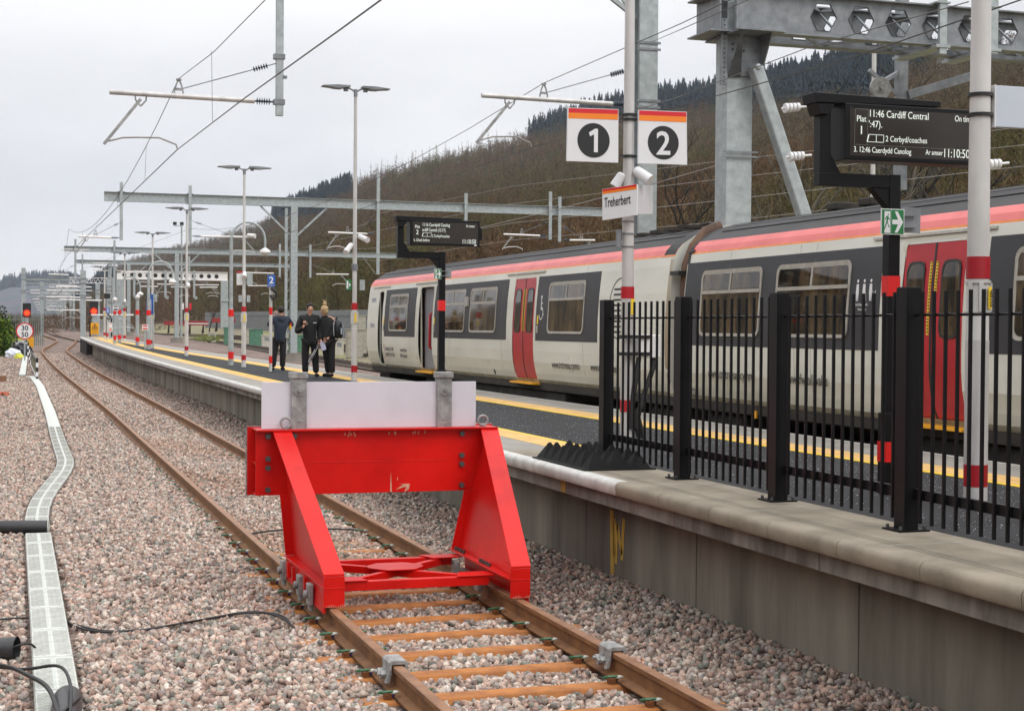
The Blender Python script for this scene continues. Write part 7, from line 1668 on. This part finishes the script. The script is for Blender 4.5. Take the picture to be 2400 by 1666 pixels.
# red buffer stops of the sidings
for i, (px, py, Yv, w_, lb) in enumerate(((461, 768, 172, 2.5, 'low red buffer stop of the sidings with a white stripe, leftmost one'), (410, 770, 190, 2.6, 'low red buffer stop far left in the sidings'), (524, 770, 168, 2.5, 'low red buffer stop beside the bare tree'), (604, 766, 165, 2.6, 'low red buffer stop behind the green cabinet'))):
    b = W(px, py, Yv); z0 = gr(b.x, Yv) - .1; zt = W(px, py - 28, Yv).z
    T = thing('siding_buffer_stop', lb, 'buffer stop', (b.x, Yv, z0), 'red buffer stops of the sidings')
    mb = MB(); mb.b2((b.x - w_ / 2, Yv - .1, z0 + .95), (b.x + w_ / 2, Yv + .1, z0 + 1.45)); mb.build('cross_beam', mat('dull_red', (.22, .02, .02), .6, col2=(.33, .03, .03)), T)
    if i in (0,): mb = MB(); mb.b2((b.x - w_ / 2, Yv - .13, z0 + 1.1), (b.x + w_ / 2, Yv - .101, z0 + 1.2)); mb.build('white_stripe', m_signwhite, T)
    for s_ in (-1, 1): mb = MB(); mb.bar((b.x + s_ * .72, Yv + .1, z0), (b.x + s_ * .72, Yv + .1, z0 + .95), .16, .16); mb.bar((b.x + s_ * .72, Yv + .2, z0 + .9), (b.x + s_ * .72, Yv + 1.4, z0), .1, .1); mb.build('support', m_signblack, T)
# floodlight mast
b = W(425, 760, 150); T = thing('floodlight_mast', 'thin mast with two small floodlights left of the hooped post', 'floodlight', (b.x, 150, gr(b.x, 150))); zt = W(425, 530, 150).z
mb = MB(); mb.cyl((b.x, 150, gr(b.x, 150)), (b.x, 150, zt), .12, .07, n=10); mb.bar((b.x - .75, 150, zt), (b.x + .1, 150, zt), .06, .06); mb.build('pole', m_galv, T)
for dx in (-.65, .0): mb = MB(); mb.box((b.x + dx, 149.9, zt + .22), (.34, .2, .3)); mb.build('floodlight', m_signblack, T)
# bare tree among the sidings, weeds
def big_tree(name, px, py, Y, h, label, col, spread=.42, nb=60, nt=26, ivy=False, lean=0):
    b = W(px, py, Y); z0 = gr(b.x, Y) - .2; T = thing(name, label, 'tree', (b.x, Y, z0)); rr_ = random.Random(int(px)); mb = MB(); V0 = []; F0 = []
    def br(p, d, L_, r_, lv):
        n_ = 5; pts = [p]; dd = d.normalized()
        for i in range(n_): dd = (dd + Vector((rr_.gauss(0, .16), rr_.gauss(0, .16), rr_.gauss(.03, .10)))).normalized(); pts.append(pts[-1] + dd * L_ / n_)
        mb.tube(pts, r_, 5 if lv < 2 else 3, rf=lambda t: r_ * (1 - .75 * t))
        if lv >= 3: return
        for k_ in range([7, 6, 5][lv]):
            t = rr_.uniform(.25, 1); i = min(n_ - 1, int(t * n_)); q = pts[i].lerp(pts[i + 1], t * n_ - i); a = rr_.uniform(0, 6.28); e = rr_.uniform(.2, 1.0)
            nd = (dd * .55 + Vector((math.cos(a) * math.cos(e), math.sin(a) * math.cos(e), math.sin(e) * .8))).normalized(); br(q, nd, L_ * rr_.uniform(.35, .6), r_ * .45, lv + 1)
    br(Vector((b.x, Y, z0)), Vector((lean, 0, 1)), h * .75, h * .018, 0)
    mb.build('trunk_and_limbs', mat('bare_bark_' + name, col, .9, var=.25, scale=3), T, smooth=True)
    if ivy:
        n = 3200; t = RNG.random(n); P = np.stack([b.x + RNG.normal(0, .28, n) + lean * t * h * .6, Y + RNG.normal(0, .28, n), z0 + t * h * .6], 1) - np.array(T.location)
        V, F, TT = mass([(np.array([(-.5, 0, 0), (.5, 0, 0), (.3, .1, 1), (-.3, .1, 1.)]), np.array([(0, 1, 2), (0, 2, 3)]))], np.zeros(n, int), P, rotmats(RNG.uniform(0, 6, n), RNG.uniform(0, 6, n), RNG.uniform(0, 6, n)), RNG.uniform(.05, .13, n), np.array([(.025, .065, .015)]) * RNG.uniform(.6, 1.6, (n, 1)))
        np_mesh('ivy', V, F, m_wood, TT, parent=T)
    return T
big_tree('bare_tree', 490, 775, 175, 4.6, 'small dark leafless tree among the red buffer stops', (.03, .025, .02), nb=40)
big_tree('ivy_tree', 1850, 600, 52, 10.5, 'leafless tree with ivy on its trunk behind the raking strut', (.075, .065, .045), ivy=True)
big_tree('ivy_tree', 2130, 600, 50, 10, 'leafless tree with ivy behind the near departure display', (.07, .06, .04), ivy=True, lean=-.05)
big_tree('bare_tree', 2010, 600, 60, 13.5, 'tall spreading leafless tree behind the gantry', (.085, .072, .052))
big_tree('bare_tree', 2330, 600, 55, 12.5, 'spreading leafless tree at the right behind the big lamp post', (.08, .065, .045))
big_tree('bare_tree', 1600, 600, 60, 9, 'leafless tree just left of the gantry mast', (.08, .065, .045))
for (px, py, Yv, rx, n_, lb) in ((830, 770, 128, 3.0, 5200, 'dry brown reeds in front of the long palisade fence'), (490, 800, 124, 1.3, 1600, 'patch of yellow-green grass by the cream box')):
    b = W(px, py, Yv); leaf_bush('weeds', (b.x, Yv, gr(b.x, Yv) + .3), rx, 3, .85 if n_ > 2000 else .25, n_, .5 if n_ > 2000 else .2, [(.16, .10, .05), (.20, .14, .07)] if n_ > 2000 else [(.20, .22, .05), (.14, .18, .04)], lb, 'weeds', twig=True)
n = 9000; Yw = RNG.uniform(46, 96, n); Xw = np.array([edge1(y) + 3.6 for y in Yw]) + RNG.normal(0, .45, n) + .7; Pw = np.stack([Xw, Yw, np.array([gr(x, y) for x, y in zip(Xw, Yw)]) - .15], 1)
V, F, TT = mass([(np.array([(-.02, 0, 0), (.02, 0, 0), (0, 0, 1.)]), np.array([(0, 1, 2)]))], np.zeros(n, int), Pw, rotmats(RNG.normal(0, .4, n), RNG.normal(0, .4, n), RNG.uniform(0, 6, n)), RNG.uniform(.12, .42, n), np.array([(.11, .09, .06)]) * RNG.uniform(.5, 1.8, (n, 1)))
tag(np_mesh('dead_weeds', V, F, m_wood, TT), 'dead brown weeds along the bank beyond the train track', 'weeds', kind='stuff')
# ---- PART7

# ------------------------------------------------------------------ people
def skin_mesh(nodes, edges, sub=2):
    me = bpy.data.meshes.new('tmp'); me.from_pydata([n_[:3] for n_ in nodes], edges, []); ob = bpy.data.objects.new('tmp', me); COL.objects.link(ob)
    sk = ob.modifiers.new('s', 'SKIN'); sk.use_smooth_shade = True
    ly = me.skin_vertices[0].data if me.skin_vertices else None
    if ly is None:
        bm = bmesh.new(); bm.from_mesh(me); bm.verts.layers.skin.verify(); bm.to_mesh(me); bm.free(); ly = me.skin_vertices[0].data
    for i, n_ in enumerate(nodes):
        r_ = n_[3]; ry = n_[4] if len(n_) > 4 else r_; ly[i].radius = (r_, ry); ly[i].use_root = (i == 0)
    sb = ob.modifiers.new('u', 'SUBSURF'); sb.levels = sub
    dg = bpy.context.evaluated_depsgraph_get(); out_ = bpy.data.meshes.new_from_object(ob.evaluated_get(dg)); bpy.data.objects.remove(ob)
    vs = [v.co.copy() for v in out_.vertices]; fs = [tuple(p.vertices) for p in out_.polygons]; bpy.data.meshes.remove(out_); return vs, fs
def hand_fingers(mb, h, d, side, curl=.5, s_=1.0):
    """five unequal tapering fingers from the palm at h, pointing along d; side = thumb direction"""
    h = Vector(h); d = Vector(d).normalized(); sd_ = Vector(side); sd_ = (sd_ - d * sd_.dot(d)).normalized(); n_ = d.cross(sd_)
    for k_, (o, L_) in enumerate(((.030, .070), (.010, .080), (-.010, .075), (-.030, .060))):
        p = h + sd_ * o * s_ + d * .035; a = p + d * L_ * .45 * s_; b = a + (d * math.cos(curl) + n_ * math.sin(curl)) * L_ * .32 * s_; c = b + (d * math.cos(2 * curl) + n_ * math.sin(2 * curl)) * L_ * .25 * s_
        mb.tube([p, a, b, c], .009, 6, rf=lambda t: .0095 - .003 * t)
    p = h + sd_ * .035 * s_; mb.tube([p, p + (sd_ * .8 + d * .6) * .035, p + (sd_ * .6 + d) * .055 + n_ * .01], .011, 6, rf=lambda t: .011 - .003 * t)
m_skin = mat('skin', (.50, .27, .19), .55, var=.05); m_lip = mat('lips', (.35, .12, .10), .5); m_eye = mat('eye_dark', (.03, .02, .02), .3); m_navy = mat('navy_coat', (.010, .018, .034), .8, var=.25, scale=8, bump=.4, bscale=25); m_blackcloth = mat('black_cloth', (.006, .006, .007), .85, var=.3, scale=9, bump=.4, bscale=25); m_trouser = mat('black_trousers', (.007, .006, .008), .85, var=.3, bump=.3, bscale=25)
def person(loc, label, J, jacket, hair_col, hair_kind, face=0.0, turn=0.0, fingers=None, hem=.87):
    T = thing('person', label, 'person', loc); o = Vector(loc); P_ = {k: Vector(v) for k, v in J.items()}
    fw = Vector((math.sin(face), -math.cos(face), 0))                      # where the body front looks
    pel = P_['pelvis']; ch = P_['chest']; nk = P_['neck']; hd = P_['head']
    nodes = [(*pel, .13, .10), (*pel.lerp(ch, .5), .125, .10), (*ch, .15, .11), (*nk, .055), (*(hd - Vector((0, 0, .07))), .06), (*hd, .082, .092), (*(hd + Vector((0, 0, .07))), .065, .075)]
    edges = [(0, 1), (1, 2), (2, 3), (3, 4), (4, 5), (5, 6)]
    def chain(start, names, rads):
        pv = start
        for nme, r_ in zip(names, rads): nodes.append((*P_[nme], r_)); edges.append((pv, len(nodes) - 1)); pv = len(nodes) - 1
    chain(2, ('shL', 'elL', 'wrL', 'haL'), (.055, .04, .028, .032)); chain(2, ('shR', 'elR', 'wrR', 'haR'), (.055, .04, .028, .032))
    chain(0, ('hipL', 'knL', 'anL', 'toL'), (.06, .04, .03, .022)); chain(0, ('hipR', 'knR', 'anR', 'toR'), (.06, .04, .03, .022))
    vs, fs = skin_mesh(nodes, edges); mb = MB(); mb.add([v + o for v in vs], fs)
    hf = Vector((math.sin(face + turn), -math.cos(face + turn), 0)); hs = Vector((-hf.y, hf.x, 0))
    c = hd + o
    mb.prism([c + hf * .085 + Vector((0, 0, .015)), c + hf * .115 + Vector((0, 0, -.025)), c + hf * .088 + hs * .016 + Vector((0, 0, -.03))], -hs * .032)      # nose
    for s_ in (-1, 1): mb.sphere(tuple(c + hs * s_ * .085 - hf * .005), .028, (.4, .7, 1), 8)                       # ears
    for key, d, sd_, cu in (fingers or []): hand_fingers(mb, P_[key] + o, d, sd_, cu)
    mb.build('body', m_skin, T, smooth=True, angle=70)
    mb = MB()
    for s_ in (-1, 1): mb.sphere(tuple(c + hs * s_ * .033 + hf * .083 + Vector((0, 0, .012))), .011, (1.2, 1, .7), 6)
    mb.build('eyes', m_eye, T); mb = MB(); mb.sphere(tuple(c + hf * .082 + Vector((0, 0, -.052))), .02, (1.2, .5, .35), 8); mb.build('mouth', m_lip, T)
    # jacket
    up = Vector((0, 0, 1)); hemp = pel + Vector((0, 0, -.06))
    hemp = pel + Vector((0, 0, -.20)); nodes = [(*ch, .22, .17), (*pel.lerp(ch, .5), .22, .175), (*hemp, .225, .185), (*(nk - Vector((0, 0, .02))), .08), (*(nk + Vector((0, 0, .035))), .068)]
    edges = [(0, 1), (1, 2), (0, 3), (3, 4)]
    for s_ in 'LR':
        b = len(nodes); nodes += [(*P_['sh' + s_], .10), (*P_['el' + s_], .08), (*P_['wr' + s_].lerp(P_['el' + s_], -.06), .06)]; edges += [(0, b), (b, b + 1), (b + 1, b + 2)]
    vs, fs = skin_mesh(nodes, edges); mb = MB(); mb.add([v + o for v in vs], fs); mb.build('jacket', jacket, T, smooth=True, angle=80)
    nodes = [(*(pel + Vector((0, 0, .02))), .175, .14)]; edges = []
    for s_ in 'LR':
        b = len(nodes); nodes += [(*P_['hip' + s_], .115), (*P_['kn' + s_], .095), (*(P_['an' + s_] + Vector((0, 0, .0))), .082)]; edges += [(0, b), (b, b + 1), (b + 1, b + 2)]
    vs, fs = skin_mesh(nodes, edges); mb = MB(); mb.add([v + o for v in vs], fs); mb.build('trousers', m_trouser, T, smooth=True, angle=80)
    for s_ in 'LR':
        a = P_['an' + s_] + o; t_ = P_['to' + s_] + o; d = (t_ - a); d.z = 0; d = d.normalized() * .16; mb = MB(); a0 = Vector((a.x, a.y, o.z + .005))
        vs, fs = skin_mesh([(a0.x, a0.y, a0.z + .09, .06), (a0.x, a0.y, a0.z + .05, .06), (a0.x + d.x, a0.y + d.y, a0.z + .045, .055, .042), (a0.x - d.x * .3, a0.y - d.y * .3, a0.z + .05, .052)], [(0, 1), (1, 2), (1, 3)])
        mb.add(vs, fs); mb.build('shoe', m_blackcloth, T, smooth=True)
    mb = MB(); m_h = mat('hair_' + hair_kind, hair_col, .7, var=.3, scale=40)
    mb.sphere(tuple(c - hf * .022 + Vector((0, 0, .035))), .105, (.92, 1.0, .95), 14)
    if hair_kind == 'fair': mb.sphere(tuple(c - hf * .03 + Vector((0, 0, .165))), .055, (1, 1, 1.05), 10); mb.sphere(tuple(c - hf * .05 + Vector((0, 0, -.02))), .085, (.9, .9, 1), 10)
    for i in range(len(mb.v)):
        v = Vector(mb.v[i]); q = (v - c); f_ = q.dot(hf)
        if f_ > .045 and q.z < .085: v -= hf * (f_ - .045)
        v += Vector((mnoise.noise(v * 45), mnoise.noise(v * 45 + Vector((9, 0, 0))), mnoise.noise(v * 45 + Vector((0, 9, 0))))) * .012; mb.v[i] = tuple(v)
    if hair_kind == 'fair':
        for k_ in range(9): a = k_ * .7; b = c - hf * .03 + Vector((0, 0, .18)); mb.tube([b, b + Vector((math.cos(a) * .05, math.sin(a) * .04, .05 + .02 * (k_ % 3)))], .009, 5)
    mb.build('hair', m_h, T, smooth=True, angle=80)
    return T
# left: person in navy coat, back to the camera, both hands at the face
L0 = W(656, 866.5, 42.6); lA = (L0.x, 42.6, zp(42.6))
J = dict(pelvis=(-.02, 0, .93), chest=(.02, 0, 1.34), neck=(.03, 0, 1.51), head=(.03, .03, 1.66), shL=(-.18, 0, 1.42), elL=(-.30, .10, 1.24), wrL=(-.16, .22, 1.48), haL=(-.11, .22, 1.56), shR=(.22, 0, 1.42), elR=(.35, .10, 1.24), wrR=(.20, .22, 1.48), haR=(.15, .22, 1.56),
         hipL=(-.10, 0, .86), knL=(-.16, 0, .48), anL=(-.19, 0, .09), toL=(-.21, .14, .04), hipR=(.08, 0, .86), knR=(.08, -.02, .48), anR=(.07, 0, .09), toR=(.13, .13, .04))
TA = person(lA, 'person in a dark blue coat seen from behind, hands raised to the face', J, m_navy, (.02, .014, .010), 'dark', face=PI, fingers=[('haL', (.3, 0, 1), (1, 0, 0), .4), ('haR', (-.3, 0, 1), (-1, 0, 0), .4)])
mb = MB(); o = Vector(lA); vs, fs = skin_mesh([(o.x + .02, o.y - .07, o.z + 1.50, .13, .06), (o.x + .02, o.y - .12, o.z + 1.42, .12, .05), (o.x + .02, o.y - .13, o.z + 1.34, .07, .04)], [(0, 1), (1, 2)]); mb.add(vs, fs); mb.build('hood', m_navy, TA, smooth=True)
mb = MB(); mb.sphere((o.x + .28, o.y - .03, o.z + 1.22), .07, (.5, .6, 1.3), 10); mb.build('yellow_armband', m_signyellow, TA, smooth=True); mb = MB(); mb.sphere((o.x + .29, o.y - .05, o.z + 1.28), .045, (.6, .7, 1.1), 8); mb.build('red_armband_patch', m_signred, TA, smooth=True)
# middle: man in black facing the camera
Yb = 37.6; L0 = W(726, 884.5, Yb); lB = (L0.x, Yb, zp(Yb))
J = dict(pelvis=(0, 0, .94), chest=(-.02, 0, 1.36), neck=(-.01, 0, 1.53), head=(-.005, -.03, 1.69), shL=(-.22, 0, 1.45), elL=(-.33, -.04, 1.10), wrL=(-.22, -.26, 1.22), haL=(-.19, -.28, 1.29), shR=(.18, 0, 1.45), elR=(.25, 0, 1.14), wrR=(.20, -.12, .92), haR=(.19, -.14, .85),
         hipL=(-.10, 0, .87), knL=(-.12, 0, .49), anL=(-.11, 0, .09), toL=(-.13, -.14, .04), hipR=(.11, 0, .87), knR=(.13, -.01, .49), anR=(.16, 0, .09), toR=(.17, -.15, .04))
TB = person(lB, 'dark-haired man in a black jacket facing the camera, one hand raised to his chest', J, m_blackcloth, (.012, .009, .008), 'black', face=.05, fingers=[('haL', (.1, -.1, 1), (1, 0, 0), .7), ('haR', (-.1, -.1, -1), (-.3, -1, 0), 1.0)])
mb = MB(); o = Vector(lB); mb.b2((o.x + .05, o.y - .172, o.z + 1.33), (o.x + .13, o.y - .160, o.z + 1.345)); mb.build('jacket_badge', m_signwhite, TB)
mb = MB(); a = Vector((o.x + .19, o.y - .18, o.z + .86)); b = Vector((o.x - .10, o.y - .26, o.z + .30)); mb.tube([a.lerp(b, k_ / 8) for k_ in range(9)], .02, 8, rf=lambda t: .012 + .03 * math.sin(PI * min(1, t * 1.15)) ** .7); T = thing('umbrella', 'folded black and white umbrella held by the man in the middle', 'umbrella', tuple(b)); mb.build('canopy', m_blackcloth, T, smooth=True)
mb = MB()
for k_ in (-.018, .016): mb.tube([a.lerp(b, q / 8) + Vector((k_ + .0, -.033 * math.sin(PI * min(1, q / 8 * 1.15)), 0)) for q in range(1, 8)], .008, 6)
mb.build('white_stripe', m_signwhite, T, smooth=True); mb = MB(); mb.cyl(a, a + (a - b).normalized() * .12, .011, n=8); mb.cyl(b, b + (b - a).normalized() * .06, .005, n=6); mb.build('handle', m_signblack, T)
# right: fair-haired person seen from behind with a backpack
L0 = W(768, 886, Yb); lC = (L0.x, Yb - .1, zp(Yb))
J = dict(pelvis=(-.01, .02, .92), chest=(-.02, .03, 1.33), neck=(-.07, .02, 1.50), head=(-.12, .03, 1.64), shL=(-.14, .12, 1.42), elL=(-.20, .05, 1.12), wrL=(-.21, -.06, .92), haL=(-.20, -.10, .86), shR=(.10, -.06, 1.42), elR=(.08, -.14, 1.13), wrR=(-.02, -.16, .98), haR=(-.08, -.16, .93),
         hipL=(-.08, .06, .86), knL=(-.02, .08, .48), anL=(.02, .10, .09), toL=(-.12, .14, .04), hipR=(.06, -.03, .86), knR=(.06, -.04, .48), anR=(.08, -.06, .09), toR=(-.07, -.09, .04))
TC = person(lC, 'fair-haired person with a bun, in black, turned away with a backpack', J, m_blackcloth, (.42, .30, .15), 'fair', face=PI + .9, turn=-.25, fingers=[('haL', (0, -.1, -1), (-.6, -.6, 0), .8), ('haR', (-.6, -.2, -.6), (0, 0, 1), .8)])
o = Vector(lC); T = thing('backpack', 'black backpack with a pale edge carried by the fair-haired person', 'backpack', (o.x + .26, o.y, o.z + .95)); mb = MB(); mb.sphere((o.x + .205, o.y - .07, o.z + 1.19), .17, (.72, .9, 1.45), 14); mb.sphere((o.x + .28, o.y - .1, o.z + 1.08), .1, (.6, 1, 1.3), 12); mb.build('bag', mat('bag_black', (.008, .009, .012), .5), T, smooth=True)
mb = MB(); mb.tube([(o.x + .11, o.y - .19, o.z + 1.42), (o.x + .075, o.y - .23, o.z + 1.25), (o.x + .09, o.y - .22, o.z + 1.02)], .008, 6); mb.tube([(o.x + .31, o.y - .17, o.z + 1.33), (o.x + .345, o.y - .17, o.z + 1.18), (o.x + .32, o.y - .18, o.z + 1.0)], .007, 6); mb.build('piping', mat('pale_piping', (.35, .38, .42), .5), T, smooth=True)
mb = MB(); mb.cyl((o.x + .28, o.y - .21, o.z + 1.06), (o.x + .27, o.y - .22, o.z + 1.22), .022, n=8); mb.build('bottle', mat('bottle_glass', (.35, .42, .5), .15), T, smooth=True, angle=40)
mb = MB(); A_ = Vector((o.x - .25, o.y - .14, o.z + .86)); mb.prism([A_, A_ + Vector((.11, 0, .04)), A_ + Vector((.17, 0, -.17)), A_ + Vector((.06, 0, -.21))], (0, .006, 0)); tag(mb.build('leaflet', mat('leaflet_lilac', (.45, .45, .62), .6, scale=20, var=.1)), 'pale lilac leaflet held beside the leg of the fair-haired person', 'leaflet')
# passenger seen at the window of the farther carriage
# ------------------------------------------------------------------ valley side added to darken reflections, and stone terrace, to the left, outside the frame but mirrored in the train
rows = []
for y in np.arange(-220, 700, 40):
    rows.append([(-34 - d - max(0, y - 60) * .12, y, g(y) - .4 + hh) for d, hh in ((0, 0), (10, 3), (40, 14), (90, 34), (160, 62), (240, 70))])
V = np.array([p for r_ in rows for p in r_]); F = np.array([(i * 6 + k, i * 6 + k + 1, (i + 1) * 6 + k + 1, (i + 1) * 6 + k) for i in range(len(rows) - 1) for k in range(5)])
tag(np_mesh('unseen_left_hillside', V, F[:, ::-1].copy(), m_hill, smooth=True), kind='structure')
m_stone = mat('terrace_stone', (.10, .06, .035), .9, scale=6, col2=(.17, .11, .07)); m_slate = mat('slate_roof', (.045, .045, .05), .6)
for k_ in range(9):
    y = -26 + k_ * 7.0; T = thing('terraced_house', f'brown stone terraced house, number {k_ + 1} of the row left of the line', 'house', (-17, y, -.3), 'stone terrace left of the line')
    mb = MB(); mb.b2((-24, y - 3.5, -.4), (-17, y + 3.499, 5.6)); mb.build('wall', m_stone, T); mb = MB(); mb.prism([(-24.3, y - 3.5, 5.6), (-16.7, y - 3.5, 5.6), (-20.5, y - 3.5, 8.2)], (0, 6.999, 0)); mb.build('roof', m_slate, T)
    for (dy, z) in ((-1.8, 3.4), (1.8, 3.4), (1.8, .8)):
        mb = MB(); mb.b2((-16.995, y + dy - .55, z), (-16.93, y + dy + .55, z + 1.5)); w1 = mb.build('window', m_signwhite, T); mb = MB(); mb.b2((-16.929, y + dy - .45, z + .1), (-16.92, y + dy + .45, z + 1.4)); mb.build('pane', m_darkglass, w1)
    mb = MB(); mb.b2((-16.99, y - 2.3, -.3), (-16.94, y - 1.3, 1.9)); mb.build('door', m_blue if k_ % 3 else m_redband, T)
    mb = MB(); mb.b2((-21, y + 2.9, 7.4), (-20, y + 3.45, 9.2)); mb.build('chimney', m_stone, T)

# ------------------------------------------------------------------ haze in the valley
hm = bpy.data.materials.new('haze_air'); hm.use_nodes = True; t = hm.node_tree; t.nodes.clear(); ho = N(t, 'ShaderNodeOutputMaterial'); pv = N(t, 'ShaderNodeVolumePrincipled')
pv.inputs['Color'].default_value = (.80, .86, 1.0, 1); pv.inputs['Density'].default_value = .00010; pv.inputs['Anisotropy'].default_value = .1; t.links.new(pv.outputs[0], ho.inputs['Volume'])
if HAZE:
    mb = MB(); mb.b2((-2600, -700, -4), (2900, 4600, 420)); o = mb.build('haze', hm); tag(o, kind='stuff', label='thin pale haze filling the valley air', cat='haze')
